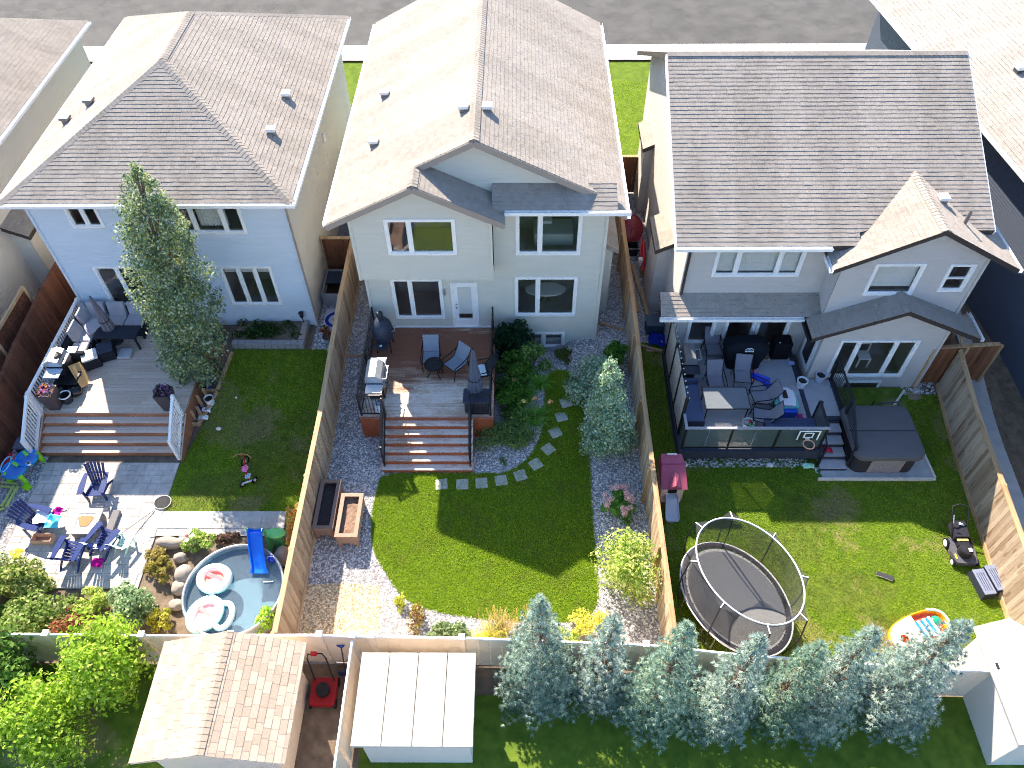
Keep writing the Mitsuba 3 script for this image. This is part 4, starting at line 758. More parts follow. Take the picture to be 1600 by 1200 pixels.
A2 = clone('garden_chair', A0, (-13.15, -9.0, .03), 3.05, 'sunlit navy garden chair below the fire table, beside the magenta cloth', gp)
A3 = clone('garden_chair', A0, (-12.33, -8.6, .03), 2.75, 'sunlit navy garden chair right of the fire table, touching the small pale chair', gp)
A4 = adirondack('small pale mint garden chair at the end of the pool net pole', None, S(196, 228, 222), .68); set_base(A4, (-11.78, -8.62, .03), 2.8)
k = thing('fire_table', 'low square fire table with a pale rim and a rusty orange tray', 'fire table'); m = MB(S(196, 188, 182)); x0, x1, y0, y1, z = -13.5, -12.68, -8.42, -7.55, .42
for a, b in (((x0, y0), (x1, y0 + .16)), ((x0, y1 - .16), (x1, y1)), ((x0, y0 + .16), (x0 + .16, y1 - .16)), ((x1 - .16, y0 + .16), (x1, y1 - .16))): m.box((*a, z - .045), (*b, z))
put('rim', m, 'm_matte', k); put('base', MB(S(150, 142, 138)).box((x0 + .06, y0 + .06, .03), (x1 - .06, y1 - .06, z - .05)), 'm_matte', k); put('tray', MB(S(196, 190, 184)).box((x0 + .16, y0 + .16, z - .05), (x1 - .16, y1 - .16, z - .02)), 'm_matte', k)
rr = np.random.default_rng(3); m = MB()
q = np.array([(math.cos(a) * (.2 + .05 * math.sin(3 * a)), math.sin(a) * (.24 + .06 * math.cos(2 * a))) for a in np.linspace(0, 6.283, 24, endpoint=False)]) + ((x0 + x1) / 2, (y0 + y1) / 2)
put('rusty_burner', MB(S(196, 128, 92)).prism(q, z - .02, z - .004, 'z'), 'm_matte', k)
k = thing('fire_table_cover', 'flat grey cover plank leaning beside the fire table', 'cover'); put('panel', MB(S(120, 118, 120)).beam((-12.42, -7.45, .1), (-12.42, -8.15, .1), .22, .1), 'm_matte', k)
def cloth(c, r, h, col, seed, n=14):
    rg = np.random.default_rng(seed); m = MB(col); cx, cy, cz = c
    def f(a, b):
        x, y = (a - .5) * 2 * r[0], (b - .5) * 2 * r[1]; e = meshkit.fbm(np.array([[x * 5 + seed, y * 5, seed]]), 3)[0]
        d = math.hypot(a - .5, b - .5); wob = .25 * (meshkit.noise(np.array([[a * 4, b * 4, seed * 1.]]))[0] - .5)
        return (cx + x * (1 + wob), cy + y * (1 - wob), cz + max(h * (e - .25) * 1.5 * (1 - 1.6 * d * d), -.02))
    return m.sheet(f, n, n)
TB = 'cloths on and around the navy chairs'
put('towel', cloth((-14.35, -7.82, .42), (.3, .27), .16, S(236, 238, 244), 3), 'm_matte', None, True, 'white towel lying on the seat of the left navy chair', 'towel')
put('towel', cloth((-14.02, -8.05, .42), (.22, .2), .34, S(96, 206, 222), 4), 'm_matte', None, True, 'crumpled turquoise towel at the front of the left navy chair', 'towel')
put('towel', cloth((-14.0, -7.7, .46), (.13, .13), .2, S(172, 30, 132), 6), 'm_matte', None, True, 'small magenta cloth between the white and turquoise towels', 'towel')
put('cloth', cloth((-12.44, -9.2, .05), (.16, .15), .3, S(206, 28, 150), 8), 'm_matte', None, True, 'bright magenta cloth lying on the sunlit pavers', 'cloth')
k = thing('cardboard_box', 'low tan cardboard box beside the left navy chair', 'box'); m = MB(S(190, 160, 140)); x, y = -14.3, -8.45
for a, b in (((-.3, -.14), (.3, -.12)), ((-.3, .12), (.3, .14)), ((-.3, -.12), (-.28, .12)), ((.28, -.12), (.3, .12))): m.box((x + a[0], y + a[1], .03), (x + b[0], y + b[1], .26))
put('walls', m, 'm_matte', k); put('bottom', MB(S(160, 130, 110)).box((x - .28, y - .12, .03), (x + .28, y + .12, .05)), 'm_matte', k)
k = thing('pool_net', 'long grey pool net with a round head lying across the pavers', 'pool net'); c = np.array([-11.12, -7.12]); e = np.array([-11.95, -8.38])
put('pole', MB(S(90, 90, 96)).tube([(*(c + (e - c) * .22), .06), (*e, .30)], .014, 8), 'm_metal', k, True); ring = [(c[0] + .26 * math.cos(a), c[1] + .24 * math.sin(a), .06) for a in np.linspace(0, 6.283, 26, endpoint=False)]
put('hoop', MB(S(180, 180, 186)).tube(ring, .014, 6, closed=True), 'm_paint', k, True); put('net', MB().prism([p[:2] for p in ring], .045, .05, 'z'), 'm_net', k)
# gravel strip toys
k = thing('toy_crate', 'dark lidded toy crate on the gravel beside the left stair railing', 'crate'); put('body', MB(S(50, 54, 66)).rbox((-16.35, -5.35, .02), (-15.78, -4.95, .42), .03), 'm_paint', k, 40); put('lid', MB(S(92, 96, 112)).rbox((-16.39, -5.38, .42), (-15.75, -4.92, .49), .02), 'm_paint', k, 40)
k = thing('sled', 'red plastic sled standing on edge by the dark toy crate', 'sled'); put('body', MB(S(190, 46, 66)).rbox((-16.5, -6.1, .0), (-16.36, -5.45, .4), .05), 'm_paint', k, 40); put('edge', MB(S(226, 170, 180)).rbox((-16.355, -6.05, .02), (-16.3, -5.48, .36), .02), 'm_paint', k, 40)
k = thing('water_table', 'blue and lime two-basin water play table at the foot of the white railing', 'water table'); BL = S(30, 140, 220)
for (cx, cy, r) in ((-15.72, -5.75, .33), (-15.95, -6.2, .36)):
    put('basin', MB(BL).lathe([(0, .42), (r * .8, .42), (r * .92, .47), (r * .97, .56), (r, .56), (r * .98, .45), (r * .8, .36), (0, .34)], (cx, cy, 0), 26), 'm_gloss', k, 50); put('water', MB(S(70, 130, 210)).lathe([(0, .49), (r * .9, .49)], (cx, cy, 0), 26), 'm_gloss', k)
for x, y in ((-15.5, -5.55), (-15.95, -5.5), (-16.2, -6.35), (-15.68, -6.42)): put('leg', MB(S(140, 214, 60)).rbox((x - .06, y - .06, 0), (x + .06, y + .06, .5), .02), 'm_paint', k, 40)
for a, b in (((-16.02, -6.0, .6), (-15.82, -6.12, .62)), ((-15.85, -5.58, .6), (-15.68, -5.72, .62))): put('chute', MB(S(120, 214, 90)).beam(a, b, .1, .05), 'm_paint', k)
put('foot_pad', MB(S(160, 220, 40)).beam((-15.75, -6.48, .04), (-15.5, -6.62, .05), .2, .05), 'm_paint', k); put('rope_handle', MB(S(150, 220, 250)).tube([(-16.3 + .12 * math.cos(a), -6.0 + .3 * math.sin(a), .5) for a in np.linspace(0, 6.28, 18)], .022, 6), 'm_paint', k, True); put('wheel', MB(S(250, 250, 240)).ball((-15.58, -5.98, .5), (.09, .07, .06)).ball((-15.57, -5.98, .54), (.05, .04, .04), S(90, 60, 20)), 'm_paint', k, True)
k = thing('toy_track', 'pale lime plastic toy track lying in a bend on the gravel strip', 'toy track')
for a, b in (((-16.5, -6.46), (-15.98, -6.52)), ((-15.98, -6.52), (-16.03, -7.28)), ((-16.03, -7.28), (-16.6, -7.5))):
    for o in (-.07, .07):
        d = np.array(b) - a; d /= np.linalg.norm(d); n = np.array([-d[1], d[0]]) * o; put('rail', MB(S(206, 220, 130)).beam((a[0] + n[0], a[1] + n[1], .06), (b[0] + n[0], b[1] + n[1], .06), .055, .06), 'm_paint', k)
put('light_stick', MB(S(210, 236, 236)).tube([(-14.55, -7.55, .05), (-14.05, -7.35, .08)], .016, 6), 'm_paint', None, True, 'thin pale stick lying on the pavers above the left navy chair', 'stick')
# the deck of the left house
k = thing('sectional_sofa', 'black wicker corner sofa with grey cushions against the white railing', 'sofa'); B = .85; wk = 'm_matte'
put('seat_base', MB(WICK).rbox((-15.6, -.75, B), (-13.3, .1, B + .34), .03), wk, k, 40); put('seat_base', MB(WICK).rbox((-15.6, -1.95, B), (-14.85, -.78, B + .34), .03), wk, k, 40)
put('back_frame', MB(WICK).rbox((-15.62, .0, B), (-13.3, .16, B + .68), .03), wk, k, 40); put('back_frame', MB(WICK).rbox((-15.66, -1.95, B), (-15.5, .0, B + .68), .03), wk, k, 40); put('armrest', MB(WICK).rbox((-15.6, -2.1, B), (-14.85, -1.96, B + .58), .03), wk, k, 40)
for a, b in (((-15.42, -.72), (-14.72, .0)), ((-14.68, -.72), (-14.02, .0)), ((-13.98, -.72), (-13.34, .0)), ((-15.46, -1.4), (-14.9, -.78)), ((-15.46, -1.93), (-14.9, -1.44))): put('seat_cushion', MB(CUSH).rbox((*a, B + .34), (*b, B + .47), .05), wk, k, 40)
for x in (-15.05, -14.32, -13.6): put('back_cushion', MB(CUSH).hull(np.array([[x + i * .30, y + j * .04 * 0, zz] for i in (-1, 1) for y, zz in ((-.16, B + .47), (.0, B + .47), (-.03, B + .98), (.06, B + .96)) for j in (0,)])), wk, k)
for y, t in ((-.35, .0), (-1.15, .2)): put('back_cushion', MB(CUSH).hull([(xx, y + i * .30, zz) for i in (-1, 1) for xx, zz in ((-15.48, B + .47), (-15.28, B + .47), (-15.5, B + .95), (-15.42, B + .98))]), wk, k)
put('cushion', MB(CUSH).rbox((-.3, -.3, 0), (.3, .3, .14), .06).moved((-14.95, -.78, B + .48), .7), wk, None, 40, 'loose grey cushion tossed on the corner of the black sofa', 'cushion'); put('cushion', MB(CUSH).rbox((-.24, -.24, 0), (.24, .24, .11), .05).moved((-13.75, -1.62, B), .05), wk, None, 40, 'grey seat cushion lying alone on the deck boards', 'cushion')
k = thing('patio_table', 'long dark woven patio table in front of the corner sofa', 'table'); put('tabletop', MB(S(44, 46, 54)).rbox((-14.75, -1.42, B + .56), (-13.25, -.78, B + .61), .02), wk, k, 40)
for i in range(14): put('slat', MB(S(58, 60, 70)).box((-14.73, -1.40 + i * .0443, B + .611), (-13.27, -1.40 + i * .0443 + .034, B + .617)), wk, k)
for x in (-14.68, -13.32):
    for y in (-1.36, -.84): put('leg', MB(WICK).box((x - .03, y - .03, B), (x + .03, y + .03, B + .56)), wk, k)
def closed_umbrella(name, label, x, y, z, h, col, r=.17, tilt=(0, 0)):
    k = thing(name, label, 'umbrella'); n = 20; R_ = []
    for t, rr_ in ((.30, r * .95), (.34, r), (.5, r * .85), (.7, r * .55), (.9, r * .3), (.98, .04), (1., .015)):
        R_.append([(x + tilt[0] * t + rr_ * (1 + .3 * ((i % 2) - .5)) * math.cos(a), y + tilt[1] * t + rr_ * (1 + .3 * ((i % 2) - .5)) * math.sin(a), z + h * t) for i, a in enumerate(np.linspace(0, 6.283, n, endpoint=False))])
    put('canopy', MB(col).loft(R_), 'm_matte', k); put('pole', MB(S(60, 60, 64)).tube([(x, y, z), (x + tilt[0], y + tilt[1], z + h + .05)], .02, 8), 'm_metal', k, True); put('strap', MB(S(40, 40, 44)).tube([(x + tilt[0] * .5 + r * .93 * math.cos(a), y + tilt[1] * .5 + r * .93 * math.sin(a), z + h * .5) for a in np.linspace(0, 6.283, 16, endpoint=False)], .014, 5, closed=True), 'm_matte', k)
    put('base_plate', MB(S(50, 50, 54)).lathe([(0, .07), (.2, .07), (.23, .0)], (x, y, z), 20), 'm_paint', k); return k
closed_umbrella('patio_umbrella', 'closed grey umbrella standing through the dark woven table', -14.28, -.98, B, 2.05, S(118, 112, 122), .19, (-.12, .1))
def ottoman(label, x, y, rz, top): k = thing('ottoman', label, 'ottoman'); put('body', MB(WICK).rbox((-.27, -.27, 0), (.27, .27, .4), .02).moved((x, y, B), rz), wk, k, 40); put('cushion', MB(top).rbox((-.26, -.26, .4), (.26, .26, .47), .03).moved((x, y, B), rz), wk, k, 40)
ottoman('black wicker stool with a sunlit white cushion', -14.72, -2.05, .5, S(214, 212, 214)); ottoman('black wicker stool with a dark top tucked under the woven table', -14.32, -1.68, .4, S(62, 66, 82))
k = thing('grill', 'silver and white barbecue grill with its side shelf by the white railing', 'grill')
put('hood', MB(S(216, 216, 216)).prism([(-15.62, B + .92), (-15.58, B + 1.12), (-15.38, B + 1.2), (-15.15, B + 1.12), (-15.08, B + .92)], -3.0, -2.35, 'y'), 'm_metal', k); put('firebox', MB(S(70, 70, 74)).box((-15.6, -3.0, B + .7), (-15.08, -2.35, B + .915)), 'm_metal', k); put('cart', MB(S(40, 40, 44)).box((-15.56, -2.98, B + .05), (-15.12, -2.38, B + .7)), 'm_paint', k)
put('side_shelf', MB(S(186, 200, 216)).rbox((-15.6, -3.45, B + .84), (-15.05, -3.02, B + .88), .015), 'm_metal', k, 40); put('lid_tray', MB(S(196, 202, 206)).box((-15.2, -2.34, B + .86), (-14.9, -2.05, B + .9)).box((-15.08, -2.9, B + .95), (-15.0, -2.45, B + .99), S(150, 150, 150)), 'm_metal', k); put('window', MB(S(40, 40, 42)).hull([(-15.3, -2.85, B + 1.185), (-15.3, -2.55, B + 1.185), (-15.12, -2.85, B + 1.1), (-15.12, -2.55, B + 1.1), (-15.2, -2.7, B + 1.16)]), 'm_gloss', k)
k = thing('plywood_sheet', 'yellow plywood sheet leaning against the silver grill', 'sheet'); put('panel', MB(S(206, 170, 120)).beam((-14.95, -2.6, B + .62), (-14.6, -3.05, B + .02), .62, .02, up=(.6, .3, .5)), 'm_matte', k)
k = thing('black_tote', 'black plastic tote on the deck below the grill shelf', 'tote'); put('body', MB(S(26, 26, 30)).rbox((-15.45, -3.3, B), (-14.75, -2.78, B + .38), .04), 'm_paint', k, 40); put('lid', MB(S(34, 34, 38)).rbox((-15.48, -3.33, B + .38), (-14.72, -2.75, B + .43), .02), 'm_paint', k, 40)
k = thing('trash_bag', 'black bag slumped beside the white-rimmed bucket', 'bag'); put('sack', MB(S(22, 22, 26)).ball((-14.85, -3.4, B + .16), (.28, .22, .2)).ball((-15.3, -3.45, B + .2), (.24, .2, .24)), 'm_gloss', k, True)
k = thing('bucket', 'black bucket with a white rim in front of the tall brown planter', 'bucket'); put('body', MB(S(44, 48, 54)).lathe([(0, .03), (.15, .02), (.18, .34), (.165, .34), (.14, .06), (0, .06)], (-14.98, -3.72, B), 22), 'm_paint', k, 40); put('rim', MB(S(232, 232, 236)).tube([(-14.98 + .185 * math.cos(a), -3.72 + .185 * math.sin(a), B + .34) for a in np.linspace(0, 6.283, 22, endpoint=False)], .025, 6, closed=True), 'm_paint', k, True)
def tall_planter(label, x, y, col, fl, seed):
    k = thing('planter', label, 'planter'); put('pot', MB(col).loft([[(x + s * a, y + s * b, B + z_) for a, b in ((-1, -1), (1, -1), (1, 1), (-1, 1))] for z_, s in ((0, .17), (.78, .25), (.80, .25), (.80, .22), (.72, .21))]), 'm_paint', k); rg = np.random.default_rng(seed); put('flowers', leafballs(rg, [((x, y, B + .86), (.28, .28, .14))], 160, .06, fl), 'm_leaf', k, kind='stuff')
def leafballs(rng, balls, n, size, cols, up=.25, elong=1.6, shell=.45):
    """Leaves scattered through a cluster of balls: every leaf a small folded blade."""
    w = np.array([b[1][0] * b[1][1] + b[1][0] * b[1][2] for b in balls]); idx = rng.choice(len(balls), n, p=w / w.sum()); C = np.array([b[0] for b in balls])[idx]; Rr = np.array([b[1] for b in balls])[idx]
    d = rng.normal(size=(n, 3)); d /= np.linalg.norm(d, axis=1, keepdims=True); rad = 1 - shell * rng.uniform(0, 1, (n, 1)) ** 1.7; p = C + Rr * d * rad
    nn = d / Rr * Rr.mean(1, keepdims=True) + rng.normal(size=(n, 3)) * .55 + (0, 0, up); nn /= np.linalg.norm(nn, axis=1, keepdims=True)
    t = np.cross(nn, rng.normal(size=(n, 3))); t /= np.linalg.norm(t, axis=1, keepdims=True); b = np.cross(nn, t); s = size * rng.uniform(.6, 1.35, (n, 1))
    v = np.stack([p - t * s * elong / 2, p + b * s * .5 + nn * s * .12, p + t * s * elong / 2, p - b * s * .5 + nn * s * .12], 1)
    cc = np.array(cols)[rng.integers(0, len(cols), n)] * rng.uniform(.75, 1.25, (n, 1)); f = np.array([[0, 1, 2], [0, 2, 3]])[None] + (np.arange(n) * 4)[:, None, None]
    return MB().add(v.reshape(-1, 3), f.reshape(-1, 3), np.clip(np.repeat(cc * 1.25, 4, 0), 0, .9))
tall_planter('tall tapered brown planter of purple and orange flowers at the deck corner', -15.3, -3.92, S(76, 66, 68), [S(90, 70, 160), S(150, 120, 200), S(216, 140, 90), S(170, 90, 80), S(80, 100, 60)], 4)
tall_planter('tall dark planter with a purple flower below the tall narrow tree', -11.5, -3.95, S(70, 62, 66), [S(60, 80, 50), S(140, 100, 150), S(90, 60, 90)], 5)
# garden bed beside the deck
k = thing('raised_bed', 'timber-edged soil bed between the pale deck and the left lawn', 'garden bed'); T2 = [((-10.22, -1.2), (-10.42, -2.75)), ((-10.42, -2.85), (-10.75, -4.1)), ((-10.43, -2.8), (-10.95, -2.8)), ((-10.72, -4.12), (-11.05, -4.12))]
for a, b in T2: put('edging', MB().beam((*a, gz(*a) + .07), (*b, gz(*b) + .07), .09, .12), 'm_lumber', k)
put('soil', ground_sheet(Polygon([(-10.25, -1.1), (-10.42, -2.8), (-10.75, -4.1), (-10.95, -4.1), (-10.95, -1.1)]), .02, .4), 'm_soil', k)
for i, (x, y, h) in enumerate([(-10.5, -1.22, .55), (-10.62, -1.5, .7), (-10.5, -1.8, .75), (-10.52, -2.3, .8), (-10.72, -2.62, .65), (-10.68, -3.1, .6), (-10.78, -3.45, .7), (-10.74, -3.8, .6), (-10.95, -3.9, .5)]): put('stake', MB().beam((x, y, gz(x, y) - .1), (x, y, gz(x, y) + h), .05, .09), 'm_lumber', k)
put('brace_stick', MB().beam((-10.5, -1.95, .5), (-10.75, -2.75, .3), .03, .03), 'm_lumber', k)
ps = [('white ring', -10.58, -3.28, S(236, 236, 240)), ]
k = thing('bucket', 'white bucket standing in the timber-edged bed beside the tall tree', 'bucket'); put('body', MB(S(240, 240, 244)).lathe([(0, .03), (.13, .02), (.16, .33), (.15, .33), (.12, .08), (0, .08)], (-10.56, -3.25, .13), 20), 'm_paint', k, 40); put('soil', MB(S(50, 44, 36)).lathe([(0, .27), (.145, .27)], (-10.56, -3.25, .13), 20), 'm_matte', k)
put('plastic_bag', cloth((-10.62, -3.55, .16), (.16, .12), .25, S(236, 238, 240), 12), 'm_matte', None, True, 'white plastic bag in the timber-edged bed', 'bag'); put('plastic_bag', cloth((-10.68, -3.85, .14), (.18, .1), .2, S(230, 234, 240), 13), 'm_matte', None, True, 'crumpled white sheet at the lower end of the timber-edged bed', 'bag')
put('tarp', cloth((-10.78, -2.55, .3), (.16, .2), .3, S(34, 52, 130), 14), 'm_matte', None, True, 'blue tarp bundled between the stakes of the bed', 'tarp'); put('tarp', cloth((-10.86, -3.55, .2), (.13, .15), .3, S(40, 48, 130), 15), 'm_matte', None, True, 'navy tarp under the lowest stakes of the bed', 'tarp')
k = thing('sprinkler', 'white handled sprinkler stake in the shaded left lawn', 'sprinkler'); put('stem', MB(S(60, 70, 60)).tube([(-9.95, -4.45, .05), (-9.95, -4.45, .3)], .012, 6), 'm_paint', k); put('head', MB(S(226, 214, 206)).ball((-9.95, -4.45, .32), (.09, .07, .05)), 'm_paint', k, True)
k = thing('flower_bed', 'block-edged planting bed along the foot of the left house', 'garden bed'); m = None
for i in range(11): x = -10.25 + i * .235; put('edge_block', MB(S(150, 148, 152)).rbox((x, -.98, .38), (x + .228, -.76, .70), .02), 'm_matte', k, 40)
for i in range(4): y = -.74 + i * .235; put('edge_block', MB(S(158, 150, 146)).rbox((-7.9, y, .38), (-7.68, y + .228, .70), .02), 'm_matte', k, 40)
put('soil', MB().box((-10.25, -.76, .42), (-7.9, .24, .62)), 'm_soil', k); rg = np.random.default_rng(8)
put('plants', leafballs(rg, [((rg.uniform(-10.2, -8.0), rg.uniform(-.6, .15), .66), (.22, .18, rg.uniform(.08, .2))) for _ in range(26)], 1500, .06, [S(40, 70, 36), S(60, 92, 44), S(34, 54, 34), S(84, 110, 56)]), 'm_leaf', k, kind='stuff')
k = thing('garden_lamp', 'small black lantern on a post at the corner of the block-edged bed', 'lamp'); put('post', MB(S(30, 30, 34)).tube([(-7.86, .12, .6), (-7.86, .12, .95)], .02, 8), 'm_paint', k, True); put('lantern', MB(S(36, 38, 56)).lathe([(0, 1.2), (.1, 1.16), (.075, 1.14), (.07, .98), (.05, .95), (0, .95)], (-7.86, .12, 0), 12), 'm_paint', k)
k = thing('target_mat', 'blue and white ringed target board leaning in the side gap', 'target board'); z = .46
put('board', MB(S(206, 204, 214)).box((-7.2, -.05, z), (-6.35, 1.0, z + .03)), 'm_paint', k)
for r0, r1, c_, h in ((.40, .27, S(34, 48, 150), .036), (.12, 0, S(176, 90, 80), .036)):
    a = np.linspace(0, 6.283, 40, endpoint=False); put('ring', MB(c_).prism(Polygon([(-6.76 + r0 * math.cos(t), .45 + r0 * math.sin(t)) for t in a]).difference(Point(-6.76, .45).buffer(max(r1, 1e-4))), z + .03, z + h, 'z'), 'm_paint', k)
k = thing('cold_frame', 'open dark planter frame in the gap beside the left house', 'frame'); m = MB(S(150, 150, 156))
for a, b in (((-7.35, 1.25), (-6.4, 1.3)), ((-7.35, 2.6), (-6.4, 2.65)), ((-7.35, 1.3), (-7.3, 2.6)), ((-6.45, 1.3), (-6.4, 2.6))): m.box((*a, .46), (*b, 1.0))
put('walls', m, 'm_matte', k); put('cover', MB(S(64, 76, 92)).box((-7.3, 1.95, .9), (-6.45, 2.6, .94)), 'm_paint', k); put('soil', MB(S(70, 56, 44)).box((-7.3, 1.3, .5), (-6.45, 2.6, .62)), 'm_matte', k)
k = thing('flower_pot', 'blue-grey pot of orange flowers at the fence corner of the left lawn', 'flower pot'); put('pot', MB(S(120, 138, 150)).lathe([(0, .02), (.14, 0), (.22, .3), (.2, .3), (.16, .2), (0, .22)], (-6.85, -.62, .44), 20), 'm_paint', k, 40); put('flowers', leafballs(rg, [((-6.82, -.64, .78), (.22, .2, .14)), ((-7.1, -.1, .56), (.2, .16, .12))], 160, .06, [S(170, 96, 60), S(90, 80, 50), S(140, 70, 60)]), 'm_leaf', k, kind='stuff')
k = thing('tricycle', "pink and red child's tricycle on the left lawn", 'tricycle'); x, y = -8.72, -5.95
put('seat', MB(S(236, 120, 170)).hull([(x - .1, y - .02, .34), (x + .12, y - .04, .34), (x - .06, y - .22, .36), (x + .1, y - .24, .36), (x, y - .1, .40), (x + .02, y + .08, .33)]), 'm_paint', k, 30); put('frame', MB(S(176, 30, 40)).tube([(x - .12, y + .34, .52), (x - .07, y + .2, .3), (x + .02, y - .1, .28), (x + .14, y - .42, .16)], .022, 8), 'm_paint', k, True); put('handlebar', MB(S(200, 140, 100)).tube([(x - .42, y + .22, .5), (x - .28, y + .31, .54), (x - .1, y + .33, .55), (x + .06, y + .3, .54), (x + .2, y + .2, .5)], .014, 6), 'm_paint', k, True)
put('basket', MB(S(170, 190, 206)).box((x + .04, y - .38, .2), (x + .2, y - .2, .24)), 'm_paint', k)
for c, r, ax_ in (((x - .12, y + .3, .17), .17, 0), ((x - .03, y - .52, .1), .1, 1), ((x + .32, y - .36, .1), .1, 1)):
    th = .5; ring = [(c[0] + r * math.cos(a) * math.sin(th) * (.9), c[1] + r * math.cos(a) * math.cos(th), c[2] + r * math.sin(a)) for a in np.linspace(0, 6.283, 18, endpoint=False)]
    w_ = put('wheel', MB(S(30, 26, 28)).tube(ring, .025, 6, closed=True), 'm_paint', k, True); put('hub', MB(S(226, 226, 226)).ball(c, (.05, .05, .05)), 'm_paint', w_, True)
put('axle', MB(S(236, 226, 226)).tube([(x - .03, y - .52, .12), (x + .32, y - .36, .12)], .03, 8), 'm_paint', k, True)
put('ball', MB(S(246, 246, 246)).ball((-9.72, -3.05, gz(-9.7, -3) + .04), .035), 'm_paint', None, True, 'small white ball lying on the shaded left lawn', 'ball')
# the pool
k = thing('pool', 'round steel-walled stock pool of clear blue water in the corner of the left yard', 'pool'); c = (-7.98, -10.3); r = 1.36
put('wall', MB(S(140, 152, 166)).lathe([(r + .02, 0), (r + .02, .66), (r - .02, .66), (r - .02, .04)], (*c, 0), 72), 'm_paint', k, 40); put('rim', MB(S(176, 180, 188)).tube([(c[0] + (r + .01) * math.cos(a), c[1] + (r + .01) * math.sin(a), .67) for a in np.linspace(0, 6.283, 72, endpoint=False)], .045, 8, closed=True), 'm_metal', k, True); put('floor', MB(S(120, 160, 184)).lathe([(0, .05), (r - .03, .05)], (*c, 0), 60), 'm_matte', k); put('liner', MB(S(110, 132, 152)).lathe([(r - .035, .05), (r - .03, .64)], (*c, 0), 72), 'm_matte', k)
rv = np.random.default_rng(2); n = 48; m = MB()
m.sheet(lambda a, b: (c[0] + (r - .022) * math.sqrt(a) * math.cos(b * 6.2832), c[1] + (r - .022) * math.sqrt(a) * math.sin(b * 6.2832), .52 + .0025 * math.sin(9 * a * math.cos(b * 6.28) + 2) * math.cos(8 * a * math.sin(b * 6.28)) * (1 - a)), 30, 73); put('water', m, 'm_pool', k, True)
def pool_float(label, cx, cy, rx, ry, rz, pink, seed, tail=True):
    k = thing('pool_float', label, 'pool float'); z = .56; WHT = S(236, 246, 248)
    ring = [(rx * math.cos(a), ry * math.sin(a), .06) for a in np.linspace(0, 6.283, 40, endpoint=False)]; put('ring', MB(WHT).tube(ring, .115, 12, closed=True).moved((cx, cy, z), rz), 'm_gloss', k, True)
    put('trim', MB(S(120, 214, 222)).tube([(rx * 1.1 * math.cos(a), ry * 1.1 * math.sin(a), .02) for a in np.linspace(0, 6.283, 40, endpoint=False)], .085, 8, closed=True).moved((cx, cy, z), rz), 'm_gloss', k, True); put('floor', MB(pink).lathe([(0, .02), (.95, .02)], n=30, sx=rx * .9, sy=ry * .9).moved((cx, cy, z), rz), 'm_gloss', k)
    put('seat_band', MB(S(236, 150, 150)).hull([(-rx * .8, .02, .08), (rx * .8, -.06, .08), (-rx * .7, .14, .1), (rx * .75, .06, .1), (0, .08, .16)]).moved((cx, cy, z), rz), 'm_gloss', k, 40); put('headrest', MB(S(250, 244, 240)).ball((.08, -.12, .06), (.2, .12, .08)).moved((cx, cy, z), rz), 'm_gloss', k, True)
    if tail: put('tail', MB(WHT).hull([(-rx * .7, ry * .7, .1), (-rx * .4, ry, .1), (-rx * .55, ry * 1.75, .12), (-rx * .6, ry * .8, .22)]).moved((cx, cy, z), rz), 'm_gloss', k, 40)
pool_float('round coral and white inflatable float at the upper edge of the pool', -8.62, -9.95, .40, .34, -.25, S(240, 150, 130), 1, False); pool_float('white and mint inflatable swan float with a pink seat in the lower pool', -8.62, -11.0, .36, .44, -.5, S(244, 196, 196), 2)
put('swim_ring', MB(S(220, 244, 246)).tube([(-8.12 + .24 * math.cos(a), -11.02 + .36 * math.sin(a), .56) for a in np.linspace(0, 6.283, 30, endpoint=False)], .085, 10, closed=True), 'm_gloss', None, True, 'pale mint swim ring beside the swan float', 'swim ring')
k = thing('slide', 'bright blue plastic slide dropping into the pool', 'slide'); prof = [(-7.63, -8.62, .98), (-7.62, -8.75, 1.0), (-7.55, -9.1, .82), (-7.46, -9.45, .66), (-7.4, -9.65, .58), (-7.37, -9.78, .57)]
P_ = np.array([[np.interp(t, np.linspace(0, 1, 6), [p[i] for p in prof]) for i in range(3)] for t in np.linspace(0, 1, 24)]); prof2 = [(-.22, .13), (-.19, .13), (-.17, .02), (.17, .02), (.19, .13), (.22, .13), (.2, -.03), (-.2, -.03)]
put('chute', MB(S(28, 110, 224)).loft([[(p[0] + u * (1 + .25 * max(0, (i - 19) / 5)), p[1], p[2] + w * (1 - .5 * max(0, (i - 19) / 5))) for u, w in prof2] for i, p in enumerate(P_)]), 'm_gloss', k, 40)
for s in (-1, 1): put('support', MB(S(110, 200, 130)).hull([(-7.63 + s * .16, -8.5, .0), (-7.63 + s * .3, -8.5, 0), (-7.63 + s * .2, -8.58, 1.12), (-7.63 + s * .28, -8.62, 1.1), (-7.63 + s * .18, -8.8, .0), (-7.63 + s * .26, -8.8, 0)]), 'm_paint', k, 30)
k = thing('toy_table', 'green domed plastic toy lid beside the top of the blue slide', 'toy'); put('shell', MB(S(110, 196, 120)).ball((-7.1, -8.62, .82), (.3, .17, .1)), 'm_paint', k, True); put('stand', MB(S(90, 170, 110)).box((-7.2, -8.7, 0), (-7.0, -8.54, .8)), 'm_paint', k)
k = thing('ball', 'dark blue ball afloat behind the slide', 'ball'); put('shell', MB(S(30, 60, 190)).ball((-7.12, -9.32, .6), .13), 'm_gloss', k, True); put('band', MB(S(230, 236, 246)).tube([(-7.12 + .13 * math.cos(a), -9.32, .6 + .13 * math.sin(a)) for a in np.linspace(0, 6.28, 20, endpoint=False)], .012, 5, closed=True), 'm_paint', k, True)
put('pool_thermometer', MB(S(244, 246, 250)).tube([(-7.22, -10.02, .55), (-6.95, -10.0, .55)], .016, 6), 'm_paint', None, True, 'white stick thermometer floating at the right of the pool', 'thermometer')
